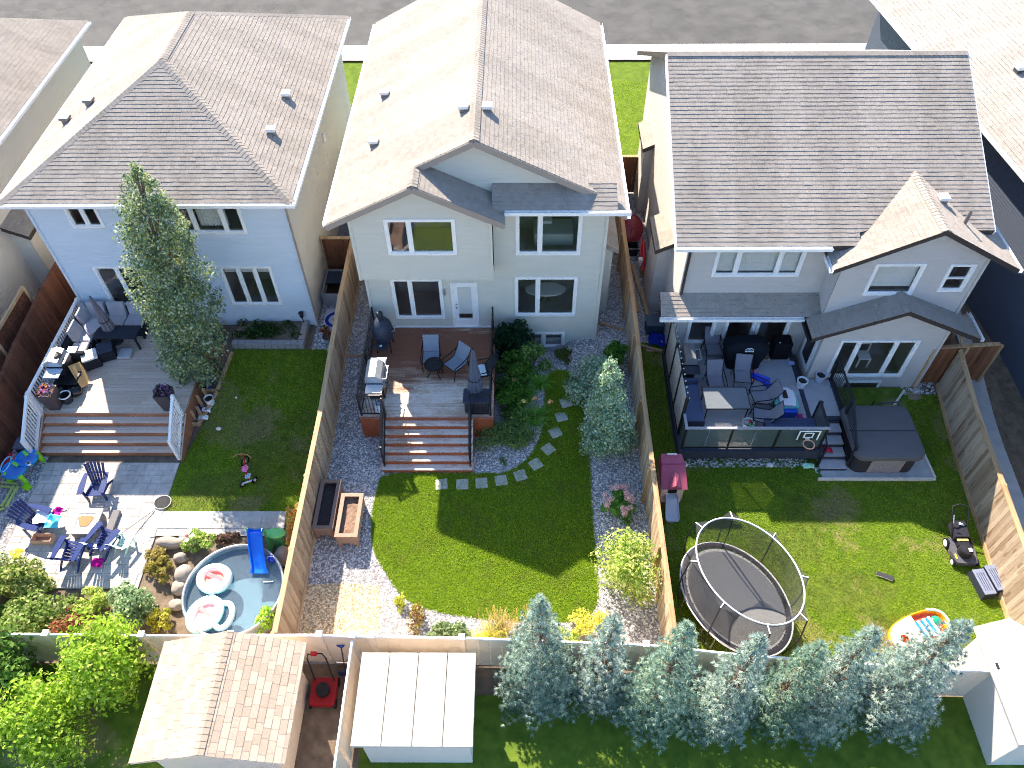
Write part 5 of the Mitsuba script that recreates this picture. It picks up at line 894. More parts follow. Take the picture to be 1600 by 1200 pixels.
def rock(label, x, y, r, seed, col=S(160, 150, 141)):
    t = trimesh.creation.icosphere(2); v = np.array(t.vertices); v = v * (1 + .5 * (meshkit.fbm(v * 1.4 + seed * 7.3, 3) - .5)[:, None]); v[:, 2] = np.maximum(v[:, 2], -.55)
    put('rock', MB(col).add(v * np.array(r) * .88 + (x, y, r[2] * .3), t.faces), 'm_stone', None, 35, label, 'rock')
rock('long pale boulder at the corner of the paved patio', -10.5, -8.55, (.48, .22, .26), 1); rock('small pale rock left of the white hibiscus flower', -10.05, -9.02, (.22, .18, .2), 2); rock('large cream rock against the upper left of the pool', -9.72, -9.6, (.3, .36, .36), 3); rock('grey-cream rock just below the large rock by the pool', -9.78, -9.98, (.26, .24, .24), 4)
rock('flat cream rock against the left of the pool', -9.72, -10.5, (.26, .2, .2), 5); rock('cream rock at the lower left of the pool by the vinyl fence', -9.2, -11.62, (.22, .22, .24), 6); rock('grey boulder between the slide and the tan fence', -6.98, -9.0, (.26, .36, .4), 7, S(170, 162, 154)); rock('smaller grey boulder at the right of the pool', -6.62, -9.6, (.2, .24, .26), 8, S(176, 166, 158)); rock('flat grey slab on the upper edge of the pool', -9.18, -9.32, (.34, .14, .12), 9, S(150, 150, 156))
# ---------------------------------------------------------------- things on the middle deck and lawn
FAB = S(130, 140, 154); FRM = S(46, 42, 42)
def sling_chair(label, group=None, fab=FAB, frm=FRM, name='sling_chair', low=0., wide=.54, back=.95, arms=True):
    """Metal patio chair built facing -y: a sling seat and back on bent tubes, arms and legs."""
    k = thing(name, label, 'chair', group); w = wide / 2; sz = .42 - low
    put('seat', MB(fab).sheet(lambda a, b: (-w + 2 * w * a, -.30 + .56 * b, sz + .03 - .04 * math.sin(b * 3.14) - .015 * math.sin(a * 3.14) - .03 * b), 7, 9), 'm_matte', k, True)
    put('backrest', MB(fab).sheet(lambda a, b: (-w + 2 * w * a, .25 + .26 * b + .03 * math.sin(b * 3.14), sz + .02 + (back - sz) * b), 7, 9), 'm_matte', k, True)
    for s in (-1, 1):
        x = s * (w + .012); put('side_frame', MB(frm).tube([(x, -.30, sz + .03), (x, .0, sz - .01), (x, .24, sz + .0), (x, .38, sz + .28), (x, .52, back)], .014, 6).tube([(x, -.28, sz + .02), (x, -.36, 0)], .014, 6).tube([(x, .3, sz + .1), (x, .42, 0)], .014, 6), 'm_metal', k, True)
        if arms: put('armrest', MB(frm).tube([(x + s * .02, -.33, .0 + sz + .02), (x + s * .03, -.3, sz + .2), (x + s * .03, .1, sz + .21), (x, .38, sz + .26)], .018, 6), 'm_metal', k, True)
    put('head_rail', MB(frm).tube([(-w - .012, .52, back), (w + .012, .52, back)], .016, 6), 'm_metal', k, True); put('cross_bar', MB(frm).tube([(-w - .012, -.3, sz + .03), (w + .012, -.3, sz + .03)], .014, 6), 'm_metal', k, True)
    return k
g1 = 'sling chairs on the wooden deck'
c1 = sling_chair('grey-blue sling chair facing the steps, behind the round dark table', g1); set_base(c1, (-2.95, -2.32, Z1), 0.02)
clone('sling_chair', c1, (-2.12, -2.62, Z1), -.72, 'grey-blue sling chair turned toward the round dark table, left of the closed umbrella', g1)
c2 = sling_chair('black chair with a pale seat cushion between the umbrella and the right railing', None, S(60, 60, 66)); put('cushion', MB(S(214, 226, 232)).rbox((-.24, -.27, .41), (.24, .2, .48), .03), 'm_matte', c2, 40); set_base(c2, (-1.28, -2.95, Z1), -1.35)
k = thing('side_table', 'small round black slatted table between the two grey-blue chairs', 'table'); x, y = -2.82, -2.72
put('hoop', MB(S(34, 34, 38)).tube([(x + .3 * math.cos(a), y + .3 * math.sin(a), Z1 + .5) for a in np.linspace(0, 6.283, 30, endpoint=False)], .02, 8, closed=True), 'm_metal', k, True)
for i in range(9): u = -.26 + i * .065; w_ = math.sqrt(.295 ** 2 - u * u); put('slat', MB(S(40, 40, 46)).box((x - w_, y + u - .027, Z1 + .49), (x + w_, y + u + .027, Z1 + .505)), 'm_paint', k)
for a in (.6, 2.2, 3.8, 5.4): put('leg', MB(S(34, 34, 38)).tube([(x + .2 * math.cos(a), y + .2 * math.sin(a), Z1 + .49), (x + .16 * math.cos(a), y + .16 * math.sin(a), Z1 + .2), (x + .32 * math.cos(a), y + .32 * math.sin(a), Z1)], .014, 6), 'm_metal', k, True)
closed_umbrella('patio_umbrella', 'tall closed blue-grey umbrella at the right of the wooden deck', -1.38, -4.02, Z1, 2.65, S(84, 92, 112), .22)
k = thing('storage_box', 'dark lidded storage box behind the right front railing of the wooden deck', 'box'); put('body', MB(S(46, 50, 64)).rbox((-1.74, -4.4, Z1), (-.95, -3.86, Z1 + .5), .05), 'm_paint', k, 40); put('lid', MB(S(54, 60, 78)).rbox((-1.78, -4.43, Z1 + .5), (-.92, -3.82, Z1 + .6), .045), 'm_paint', k, 40)
k = thing('smoker', 'tall dark covered smoker with a capped flue against the house wall', 'smoker'); x, y = -4.62, -1.5
put('body', MB(S(50, 56, 72)).lathe([(0, .42), (.27, .42), (.33, .55), (.37, .85), (.34, 1.1), (.24, 1.27), (.12, 1.35), (.09, 1.38), (0, 1.38)], (x, y, Z1), 28, sx=.95, sy=1.15), 'm_paint', k, 40); put('flue', MB(S(40, 46, 60)).lathe([(.085, 1.3), (.08, 1.52), (.11, 1.53), (.115, 1.66), (.07, 1.72), (0, 1.73)], (x, y, Z1), 18), 'm_paint', k, 40)
put('band', MB(S(70, 74, 84)).lathe([(.368, .82), (.378, .83), (.378, .87), (.366, .88)], (x, y, Z1), 28, sx=.95, sy=1.15), 'm_metal', k, 40); put('handle', MB(S(180, 184, 190)).tube([(x + .33, y - .1, Z1 + .9), (x + .42, y - .1, Z1 + .93), (x + .42, y + .14, Z1 + .93), (x + .33, y + .14, Z1 + .9)], .016, 6), 'm_metal', k, True); put('shelf', MB(S(44, 46, 54)).rbox((x - .26, y - .72, Z1 + .62), (x + .22, y - .40, Z1 + .66), .01), 'm_paint', k, 40); put('thermometer', MB(S(210, 210, 210)).lathe([(0, .0), (.05, 0)], (x - .02, y - .55, Z1 + .67), 14), 'm_paint', k)
for a, b in ((-.22, -.25), (.22, -.25), (-.22, .25), (.22, .25)): put('leg', MB(S(34, 34, 38)).tube([(x + a, y + b, Z1 + .5), (x + a * 1.1, y + b * 1.1, Z1)], .022, 6), 'm_paint', k, True)
k = thing('grill', 'stainless steel barbecue grill with its lid closed at the left edge of the wooden deck', 'grill'); ST = S(206, 206, 208); x0, x1 = -4.92, -4.34
put('hood', MB(ST).prism([(x0, Z1 + .86), (x0 + .03, Z1 + 1.1), (x0 + .16, Z1 + 1.2), (x0 + .36, Z1 + 1.19), (x1 - .05, Z1 + 1.06), (x1, Z1 + .86)], -3.86, -3.08, 'y'), 'm_metal', k); put('hood_rim', MB(S(60, 60, 64)).box((x0 - .005, -3.885, Z1 + .83), (x1 + .005, -3.055, Z1 + .862)), 'm_metal', k)
put('handle', MB(S(230, 230, 232)).tube([(x1 - .02, -3.75, Z1 + .95), (x1 + .11, -3.75, Z1 + .97), (x1 + .11, -3.2, Z1 + .97), (x1 - .02, -3.2, Z1 + .95)], .018, 8), 'm_metal', k, True)
put('firebox', MB(S(90, 90, 94)).box((x0 + .02, -3.87, Z1 + .68), (x1 - .01, -3.07, Z1 + .83)), 'm_metal', k); put('control_panel', MB(S(170, 172, 176)).hull([(x1 - .01, -3.87, Z1 + .68), (x1 - .01, -3.07, Z1 + .68), (x1 - .01, -3.87, Z1 + .84), (x1 - .01, -3.07, Z1 + .84), (x1 + .09, -3.87, Z1 + .7), (x1 + .09, -3.07, Z1 + .7), (x1 + .04, -3.87, Z1 + .84), (x1 + .04, -3.07, Z1 + .84)]), 'm_metal', k)
for i in range(4): put('knob', MB(S(40, 40, 44)).tube([(x1 + .06, -3.75 + i * .19, Z1 + .77), (x1 + .11, -3.75 + i * .19, Z1 + .78)], .03, 10), 'm_paint', k, 40)
for a, b in ((-4.25, -3.89), (-3.05, -2.72)): put('side_shelf', MB(ST).rbox((x0 + .04, a, Z1 + .80), (x1 - .0, b, Z1 + .85), .012), 'm_metal', k, 40)
put('cabinet', MB(S(64, 64, 68)).box((x0 + .05, -3.84, Z1 + .06), (x1 - .02, -3.1, Z1 + .68)), 'm_metal', k); put('tray', MB(S(230, 226, 222)).rbox((x0 + .14, -2.98, Z1 + .86), (x1 - .02, -2.76, Z1 + .9), .012), 'm_paint', k, 40)
k = thing('gas_bottle', 'white and blue gas bottle behind the left front railing of the wooden deck', 'gas bottle'); put('tank', MB(S(214, 224, 234)).lathe([(0, 0), (.11, .0), (.15, .06), (.15, .26), (.1, .36), (.04, .38), (0, .38)], (-4.48, -4.32, Z1 + .02), 20), 'm_paint', k, 50); put('collar', MB(S(70, 96, 140)).tube([(-4.48 + .08 * math.cos(a), -4.32 + .08 * math.sin(a), Z1 + .44) for a in np.linspace(0, 5, 16)], .02, 6), 'm_paint', k, True)
# raised planters
def raised_planter(label, x0, x1, y0, y1, col, soil, grp):
    k = thing('raised_planter', label, 'planter', grp); z0, z1 = .22, .64; rim = MB(col)
    for a, b in (((x0 - .03, y0 - .03), (x1 + .03, y0 + .09)), ((x0 - .03, y1 - .09), (x1 + .03, y1 + .03)), ((x0 - .03, y0 + .09), (x0 + .09, y1 - .09)), ((x1 - .09, y0 + .09), (x1 + .03, y1 - .09))): put('rim_board', MB(col).box((*a, z1), (*b, z1 + .03)), 'm_matte', k)
    for j in range(3):
        a, b = z0 + j * .14, z0 + (j + 1) * .14 - .006; c = np.array(col) * (.82 + .12 * j / 2)
        for q in (((x0, y0), (x1, y0 + .03)), ((x0, y1 - .03), (x1, y1)), ((x0, y0 + .03), (x0 + .03, y1 - .03)), ((x1 - .03, y0 + .03), (x1, y1 - .03))): put('side_board', MB(c).box((*q[0], a), (*q[1], b)), 'm_matte', k)
    for x in (x0 + .05, x1 - .05):
        for y in (y0 + .05, y1 - .05): put('leg', MB(np.array(col) * .8).box((x - .05, y - .05, 0), (x + .05, y + .05, z0 + .3)), 'm_matte', k)
    s = MB(soil); s.sheet(lambda a, b: (x0 + .04 + a * (x1 - x0 - .08), y0 + .04 + b * (y1 - y0 - .08), z1 - .14 + .09 * (meshkit.fbm(np.array([[a * 5, b * 11, x0]]), 3)[0] - .5)), 22, 50); put('soil', s, 'm_matte', k, True)
raised_planter('raised wooden planter of dark soil against the tan fence', -6.08, -5.52, -8.36, -6.68, S(140, 118, 108), S(70, 62, 62), 'raised planters on the gravel'); raised_planter('sunlit raised wooden planter of pale soil beside the lawn', -5.38, -4.76, -8.62, -7.18, S(166, 138, 122), S(136, 112, 96), 'raised planters on the gravel')
k = thing('edging_board', 'tan edging board on the gravel strip left of the wooden deck', 'edging'); put('board', MB().beam((-6.1, -1.35, gz(-6, -1.35) + .05), (-5.25, -1.3, gz(-5.3, -1.3) + .05), .05, .1), 'm_lumber', k)
# side gap between the middle and right houses
zg = .45
k = thing('kayak', 'bright red kayak standing against the grey side wall', 'kayak'); p = []
for t in np.linspace(-1, 1, 15): w = .30 * (1 - abs(t) ** 2.4) + .015; p.append([(4.85 + .09 * t + w * .55 * math.cos(a) * .7, 3.55 + t * 1.05, zg + .42 + .1 * t * t + w * math.sin(a)) for a in np.linspace(0, 6.283, 14, endpoint=False)])
put('hull', MB(S(196, 26, 40)).loft(p), 'm_gloss', k, True); put('seam', MB(S(220, 120, 120)).tube([(4.85 + .09 * t - .105 * (1 - abs(t) ** 2.4), 3.55 + t * 1.03, zg + .45 + .1 * t * t + .2 * (1 - abs(t) ** 2)) for t in np.linspace(-.9, .9, 16)], .012, 5), 'm_paint', k, True)
k = thing('saucer_sled', 'round dull red saucer sled leaning in the side gap behind the kayak', 'sled'); m = MB(S(160, 50, 58)); Pn = []
for r_, h_ in ((0, 0), (.25, .02), (.42, .08), (.5, .16)): Pn.append([(4.55 + .9 * r_ * math.cos(a), 5.05 + r_ * math.sin(a) * .8 + h_ * .5, zg + .55 + r_ * math.sin(a) * .75 - h_ * .4) for a in np.linspace(0, 6.283, 28, endpoint=False)])
put('dish', MB(S(170, 60, 68)).loft(Pn, cap=False), 'm_gloss', k, True); put('rim', MB(S(150, 30, 44)).tube(Pn[-1], .03, 6, closed=True), 'm_gloss', k, True)
for i in range(5): a = i * 1.25; put('rib', MB(S(120, 40, 48)).tube([Pn[0][0], [sum(v) / 2 for v in zip(Pn[1][int(a * 4) % 28], Pn[2][int(a * 4) % 28])]], .014, 5), 'm_gloss', k, True)
k = thing('dark_bin', 'dark open bin on the ground in front of the saucer sled', 'bin'); put('body', MB(S(44, 42, 48)).loft([[(4.42 + s * a, 4.2 + s * .7 * b, zg + z_) for a, b in ((-1, -1), (1, -1), (1, 1), (-1, 1))] for z_, s in ((.02, .28), (.4, .34), (.4, .30), (.08, .25))]), 'm_paint', k); put('rim', MB(S(150, 150, 160)).box((4.1, 3.94, zg + .4), (4.75, 3.97, zg + .43)), 'm_paint', k)
for i, (x, y, L, a) in enumerate(((4.38, 2.15, 2.6, .06), (4.60, 2.35, 2.2, .10), (4.84, 2.75, 1.1, .12), (4.72, 1.15, 1.3, .1))): put('plank', MB().beam((x - L / 2 * math.sin(a), y + L / 2 * math.cos(a), zg + .05 + .03 * i), (x + L / 2 * math.sin(a), y - L / 2 * math.cos(a), zg + .05 + .03 * i), .15, .04), 'm_lumber', None, label=('long tan plank nearest the fence in the side gap', 'long tan plank beside the one nearest the fence', 'short tan plank close to the grey house wall', 'tan plank end lying lowest in the side gap')[i], cat='plank', group='planks in the side gap')
k = thing('storage_bin', 'grey-blue lidded storage bin beside the house at the end of the side gap', 'bin'); put('body', MB(S(60, 76, 96)).rbox((4.62, -.3, .4), (5.22, .2, .9), .03), 'm_paint', k, 40); put('lid', MB(S(76, 92, 112)).rbox((4.59, -.33, .9), (5.25, .23, .96), .02), 'm_paint', k, 40)
put('tarp', cloth((4.98, -.62, .48), (.3, .26), .4, S(26, 52, 160), 22), 'm_matte', None, True, 'bundled bright blue tarp in front of the grey-blue storage bin', 'tarp'); put('board_scrap', MB(S(186, 150, 130)).box((4.55, -1.12, .43), (4.85, -.92, .47)), 'm_matte', None, False, 'small square tan board on the stones by the fence', 'board')
k = thing('edging_board', 'pale timber edging where the side gravel meets the right lawn', 'edging'); put('board', MB().beam((4.1, -.78, .5), (5.1, -1.15, .48), .06, .12), 'm_lumber', k)
k = thing('edging_board', 'thin timber edging across the gravel right of the cream house', 'edging'); put('board', MB().beam((2.85, .25, .5), (3.85, -.1, .5), .05, .1), 'm_lumber', k)
# front garden glimpsed between the houses
rock('grey-white boulder in the front garden between the houses', 6.15, 14.6, (.5, .4, .35), 21, S(190, 188, 186)); rock('dark-edged boulder below the first one in the front garden', 6.05, 13.2, (.35, .3, .3), 22, S(160, 158, 156))
k = thing('landscape_edging', 'dark low edging where the bright front lawn ends', 'edging'); put('board', MB(S(60, 54, 50)).box((3.3, 10.1, .4), (5.25, 10.2, .55)), 'm_paint', k)
# ---------------------------------------------------------------- things on the grey deck and right lawn
g2 = 'sling chairs round the glass dining table'; FG = S(136, 133, 143)
d1 = sling_chair('grey sling dining chair at the upper left of the glass table', g2, FG, S(40, 40, 46)); set_base(d1, (6.55, -3.1, Z3), .02)
for x, y, a, t in ((7.5, -2.85, -.12, 'grey sling dining chair pulled back from the upper right of the glass table'), (7.95, -3.75, -1.45, 'grey sling dining chair at the right end of the glass table'), (7.85, -4.5, -1.75, 'grey sling dining chair at the lower right of the glass table')): clone('sling_chair', d1, (x, y, Z3), a, t, g2)
d5 = sling_chair('tall grey sling chair against the house wall beside the covered barbecue', None, FG, S(46, 46, 54), back=1.0); set_base(d5, (6.72, -1.62, Z3), 0.05)
k = thing('dining_table', 'glass-topped dining table in the middle of the grey deck', 'table'); put('glass_top', MB(S(150, 164, 176)).rbox((6.0, -4.45, Z3 + .70), (7.4, -3.58, Z3 + .716), .006), 'm_tabletop', k); t = MB(S(60, 62, 70))
for a, b in (((5.97, -4.48), (7.43, -4.45)), ((5.97, -3.58), (7.43, -3.55)), ((5.97, -4.45), (6.0, -3.58)), ((7.4, -4.45), (7.43, -3.58))): put('edge_rail', MB(S(70, 72, 80)).box((*a, Z3 + .69), (*b, Z3 + .725)), 'm_metal', k)
for x in (6.05, 7.35):
    for y in (-4.4, -3.63): put('leg', MB(S(46, 46, 54)).tube([(x, y, Z3), (x, y, Z3 + .7)], .022, 8), 'm_metal', k, True)
k = thing('grill', 'small grill with its pale lid by the louvred screen', 'grill'); put('hood', MB(S(186, 186, 190)).prism([(5.5, Z3 + .85), (5.52, Z3 + 1.06), (5.66, Z3 + 1.16), (5.86, Z3 + 1.12), (5.98, Z3 + .85)], -2.72, -2.0, 'y'), 'm_metal', k); put('handle', MB(S(226, 226, 228)).tube([(5.95, -2.6, Z3 + .96), (6.07, -2.6, Z3 + .98), (6.07, -2.12, Z3 + .98), (5.95, -2.12, Z3 + .96)], .018, 8), 'm_metal', k, True)
put('firebox', MB(S(40, 40, 44)).box((5.52, -2.72, Z3 + .66), (5.97, -2.0, Z3 + .85)), 'm_paint', k); put('cart', MB(S(30, 30, 34)).box((5.56, -2.68, Z3 + .03), (5.94, -2.04, Z3 + .66)), 'm_paint', k); put('side_shelf', MB(S(72, 76, 88)).rbox((5.5, -3.08, Z3 + .78), (6.0, -2.75, Z3 + .83), .012), 'm_metal', k, 40); put('front_panel', MB(S(120, 124, 134)).box((5.98, -2.7, Z3 + .7), (6.02, -2.02, Z3 + .84)), 'm_metal', k)
k = thing('covered_grill', 'big barbecue under a black fabric cover with a white badge', 'covered grill'); y0, y1 = -2.18, -1.5; BLK = S(24, 28, 36); z = Z3; prf = []
for zz, sx, sy in ((.02, .58, .36), (.3, .60, .37), (.62, .72, .38), (.86, .76, .37), (.98, .72, .33), (1.12, .52, .26), (1.16, .4, .16)): prf.append([(7.72 + sx * math.copysign(abs(math.cos(a)) ** .45, math.cos(a)) * (1 + .012 * math.sin(a * 9 + zz * 5)), -1.85 + sy * math.copysign(abs(math.sin(a)) ** .45, math.sin(a)), z + zz) for a in np.linspace(0, 6.283, 48, endpoint=False)])
put('cover', MB(BLK).loft(prf), 'm_cloth', k, 60)
bd = MB(S(226, 228, 232)); q0 = np.array([7.72, -2.205, z + 1.0]); e1 = np.array([1, 0, 0]); e2 = np.array([0, .52, .85]); e2 /= np.linalg.norm(e2); nn = np.array([0, -.85, .52])
def onb(u, w): return q0 + e1 * u + e2 * w + nn * .03
for pts in ([(-.16, .02), (-.05, .09), (.0, .065), (.06, .095), (.17, .02), (.06, .06), (0, .035), (-.05, .055)],):
    f = trimesh.creation.triangulate_polygon(Polygon(pts), engine='earcut'); bd.add([onb(*p) for p in f[0]], f[1])
for i in range(7): bd.add([onb(-.15 + i * .044 + a, b) for a, b in ((0, -.05), (.03, -.05), (.03, -.0), (0, -.0))], [[0, 1, 2, 3]])
put('badge', bd, 'm_paint', k)
k = thing('covered_box', 'square black covered box in the corner by the side door', 'box'); put('cover', MB(S(18, 18, 24)).rbox((8.75, -1.75, Z3), (9.38, -1.25, Z3 + .78), .05), 'm_cloth', k, 40); put('button', MB(S(210, 210, 214)).ball((8.92, -1.65, Z3 + .78), .03), 'm_paint', k, True)
put('shoes', cloth((8.55, -1.75, Z3 + .06), (.16, .16), .26, S(176, 150, 130), 31), 'm_matte', None, True, 'small pile of tan and pink shoes beside the covered barbecue', 'shoes')
put('cloth', cloth((9.42, -1.95, Z3 + .05), (.12, .08), .2, S(170, 176, 220), 32), 'm_matte', None, True, 'crumpled lilac cloth in front of the side door', 'cloth')
k = thing('deck_bench', 'long dark planked storage bench along the glass railing', 'bench'); 
for i in range(5): put('lid_board', MB(S(66, 76, 108)).box((7.85, -5.2 + i * .115, Z3 + .43), (9.42, -5.2 + i * .115 + .108, Z3 + .46)), 'm_paint', k)
put('box', MB(S(52, 60, 86)).box((7.9, -5.17, Z3), (9.38, -4.66, Z3 + .43)), 'm_paint', k)
k = thing('patio_couch', 'low lounge bench with a grey-blue cushion in the left corner of the grey deck', 'bench'); put('base', MB(S(50, 56, 76)).rbox((5.32, -4.75, Z3), (5.98, -3.12, Z3 + .34), .02), 'm_paint', k, 40); put('cushion', MB(S(92, 102, 132)).rbox((5.34, -4.72, Z3 + .34), (5.96, -3.2, Z3 + .43), .03), 'm_matte', k, 40); put('back', MB(S(70, 80, 106)).rbox((5.32, -3.18, Z3 + .34), (5.98, -3.06, Z3 + .62), .03), 'm_paint', k, 40)
k = thing('water_table', 'white, mint and blue water play table on the grey deck', 'water table'); x, y = 8.72, -3.85; MINT = S(120, 212, 196)
put('basin', MB(MINT).rbox((x - .38, y - .32, Z3 + .30), (x + .40, y + .36, Z3 + .42), .05), 'm_gloss', k, 40); put('top', MB(S(232, 224, 228)).prism(Polygon([(x - .2, y - .26), (x + .22, y - .3), (x + .26, y - .1), (x + .26, y + .28), (x + .1, y + .4), (x - .18, y + .4), (x - .2, y + .05)]).buffer(.03), Z3 + .46, Z3 + .52, 'z'), 'm_paint', k); put('well', MB(S(60, 50, 44)).box((x - .1, y - .02, Z3 + .515), (x + .06, y + .32, Z3 + .525)), 'm_paint', k)
put('base', MB(S(30, 80, 196)).rbox((x - .42, y - .48, Z3 + .02), (x + .34, y - .30, Z3 + .36), .05), 'm_gloss', k, 40)
for a in ((-.34, .28), (.34, .28), (.3, -.28)): put('leg', MB(S(40, 90, 200)).tube([(x + a[0], y + a[1], Z3), (x + a[0], y + a[1], Z3 + .32)], .05, 10), 'm_gloss', k, 40)
put('column', MB(S(40, 44, 60)).box((x - .15, y - .2, Z3 + .4), (x + .18, y + .2, Z3 + .46)), 'm_paint', k)
k = thing('water_blaster', 'blue and pink toy water blaster behind the water play table', 'toy'); put('barrel', MB(S(44, 60, 200)).tube([(7.8, -2.42, Z3 + .06), (8.5, -2.9, Z3 + .08)], .06, 10).tube([(8.0, -2.42, Z3 + .08), (8.55, -2.7, Z3 + .08)], .05, 10, S(60, 90, 230)), 'm_gloss', k, True); put('tip', MB(S(214, 70, 140)).tube([(7.62, -2.3, Z3 + .06), (7.8, -2.42, Z3 + .06)], .06, 10), 'm_gloss', k, True); put('grip', MB(S(236, 110, 130)).ball((8.08, -2.36, Z3 + .1), (.07, .09, .07)).ball((7.9, -2.72, Z3 + .06), (.08, .06, .05), S(236, 120, 80)), 'm_gloss', k, True); put('stock', MB(S(40, 50, 190)).tube([(8.3, -2.78, Z3 + .08), (8.45, -3.1, Z3 + .06)], .05, 8), 'm_gloss', k, True)
k = thing('toy_bucket', 'white bucket of colourful toys below the glass table', 'bucket'); put('pot', MB(S(236, 236, 236)).lathe([(0, .02), (.14, .0), (.19, .2), (.205, .2), (.2, .22), (.17, .2), (.13, .04), (0, .04)], (7.42, -4.62, Z3), 24), 'm_paint', k, 40); put('toy', MB(S(196, 176, 176)).ball((7.38, -4.58, Z3 + .16), (.1, .1, .06)), 'm_paint', k, True); put('toy', MB(S(120, 190, 120)).ball((7.5, -4.7, Z3 + .17), (.08, .06, .05)), 'm_paint', k, True); put('toy', MB(S(200, 60, 50)).ball((7.5, -4.54, Z3 + .17), (.05, .05, .04)), 'm_paint', k, True)
for nm, x, y, t, cc in (('flower_pot', 9.52, -2.95, 'white pot of dark soil at the corner of the deck landing', S(226, 232, 238)), ('flower_pot', 10.2, -2.7, 'pale pot of dark soil next to the tall black stair railing', S(176, 184, 200))):
    k = thing(nm, t, 'flower pot', 'pots on the deck landing'); put('pot', MB(cc).lathe([(0, .02), (.12, 0), (.17, .3), (.185, .3), (.185, .34), (.155, .34), (.14, .26), (0, .26)], (x, y, Z3), 22), 'm_paint', k, 40); put('soil', MB(S(50, 52, 50)).lathe([(0, .28), (.15, .28)], (x, y, Z3), 20), 'm_matte', k)
put('toy_block', MB(S(206, 50, 130)).rbox((9.13, -4.3, Z3 + .0), (9.3, -4.14, Z3 + .05), .02), 'm_paint', None, 40, 'small magenta block on the deck boards beside the dark border', 'toy'); put('cloth', cloth((9.95, -5.3, Z3 - .38), (.16, .1), .16, S(200, 30, 70), 35), 'm_matte', None, True, 'red cloth dropped on the grey deck stairs', 'cloth')
k = thing('basketball_hoop', 'small toy basketball hoop hooked over the glass railing', 'basketball hoop'); x = 8.95; y = -5.56; W_ = S(240, 240, 240); zt = Z3 + 1.0
put('backboard', MB(S(60, 70, 72)).box((x - .32, y - .012, zt - .42), (x + .32, y, zt + .03)), 'm_clearboard', k); m = MB(W_)
for a, b in (((-.33, zt + .0), (.33, zt + .04)), ((-.33, zt - .42), (-.29, zt)), ((.29, zt - .42), (.33, zt))): put('border', MB(W_).box((x + a[0], y - .03, a[1]), (x + b[0], y - .013, b[1])), 'm_paint', k)
for a, b in (((-.15, zt - .1), (.15, zt - .06)), ((-.15, zt - .32), (.15, zt - .28)), ((-.15, zt - .28), (-.11, zt - .1)), ((.11, zt - .28), (.15, zt - .1))): put('target_square', MB(W_).box((x + a[0], y - .03, a[1]), (x + b[0], y - .013, b[1])), 'm_paint', k)
put('hoop', MB(S(236, 176, 150)).tube([(x + .17 * math.cos(a), y - .24 + .17 * math.sin(a), zt - .36) for a in np.linspace(0, 6.283, 26, endpoint=False)], .018, 6, closed=True), 'm_paint', k, True); put('bracket', MB(S(226, 190, 170)).box((x - .06, y - .09, zt - .38), (x + .06, y - .013, zt - .33)), 'm_paint', k)
put('net', MB().lathe([(.165, -.37), (.12, -.5), (.09, -.62)], (x, y - .24, zt), 18), 'm_net', k)
k = thing('scooter', 'small pink and silver toy scooter propped against the glass railing', 'scooter'); put('deck', MB(S(60, 60, 66)).beam((7.72, -5.35, Z3 + .06), (7.82, -4.95, Z3 + .06), .1, .03), 'm_paint', k); put('stem', MB(S(190, 180, 190)).tube([(7.72, -5.36, Z3 + .08), (7.62, -5.42, Z3 + .72)], .018, 6), 'm_metal', k, True); put('handlebar', MB(S(226, 120, 150)).tube([(7.5, -5.38, Z3 + .72), (7.74, -5.42, Z3 + .72)], .018, 6), 'm_paint', k, True)
# hot tub
k = thing('hot_tub', 'grey hot tub with a folded padded cover and slatted front beside the deck stairs', 'hot tub'); x0, x1, y0, y1 = 10.52, 12.66, -6.02, -4.0
def rr2(a, b, c, d, r): return Polygon([(a + r, b + r), (c - r, b + r), (c - r, d - r), (a + r, d - r)]).buffer(r, quad_segs=8)
put('shell', MB(S(58, 54, 56)).prism(rr2(x0 + .06, y0 + .05, x1 - .06, y1 - .05, .28), .05, .86, 'z'), 'm_paint', k, 30)
for i in range(6): put('front_slat', MB(S(150, 140, 142)).box((x0 + .55, y0 + .012, .1 + i * .118), (x1 - .55, y0 + .05, .1 + i * .118 + .11)), 'm_paint', k)
ym = (y0 + y1) / 2 + .02
for a, b, t in ((y0 - .03, ym - .008, 'front half of the cover'), (ym + .008, y1 + .03, 'rear half')):
    P = rr2(x0 - .03, y0 - .03, x1 + .03, y1 + .03, .3).intersection(sbox(x0 - 1, a, x1 + 1, b)); m = MB(S(98, 96, 98)); R_ = np.array(P.exterior.segmentize(.12).coords)[:-1]; c_ = R_.mean(0); rings = []
    for f_, zz in ((1., .80), (1.0, .93), (.985, .965), (.9, .985), (.5, 1.0 + .012), (.02, 1.015)): rings.append([(*(c_ + (q - c_) * f_), zz) for q in R_])
    put('cover', m.loft(rings), 'm_cloth', k, 40)
put('logo', MB(S(150, 152, 165)).add(*text3('TIDE', .09, (11.55, -5.62, .994))) if False else MB(S(150, 152, 165)).box((11.5, -5.66, .99), (11.62, -5.63, 1.001)).box((11.66, -5.66, .99), (11.72, -5.63, 1.001)), 'm_paint', k)
put('strap', MB(S(60, 62, 72)).box((x1 + .03, -5.6, .5), (x1 + .045, -5.55, .95)), 'm_cloth', k); put('cover_lifter', MB(S(60, 66, 84)).tube([(x1 - .9, y1 + .12, .95), (x1 - .25, y1 + .14, 1.0), (x1 - .2, y1 - .2, .9)], .025, 8).tube([(x1 - 1.1, y1 + .1, .5), (x1 - 1.05, y1 + .1, 1.1)], .025, 8), 'm_metal', k, True)
put('pad', MB().box((x0 - .85, y0 - .2, -.05), (x1 + .5, y1 + .35, .045)), 'm_concrete', k)
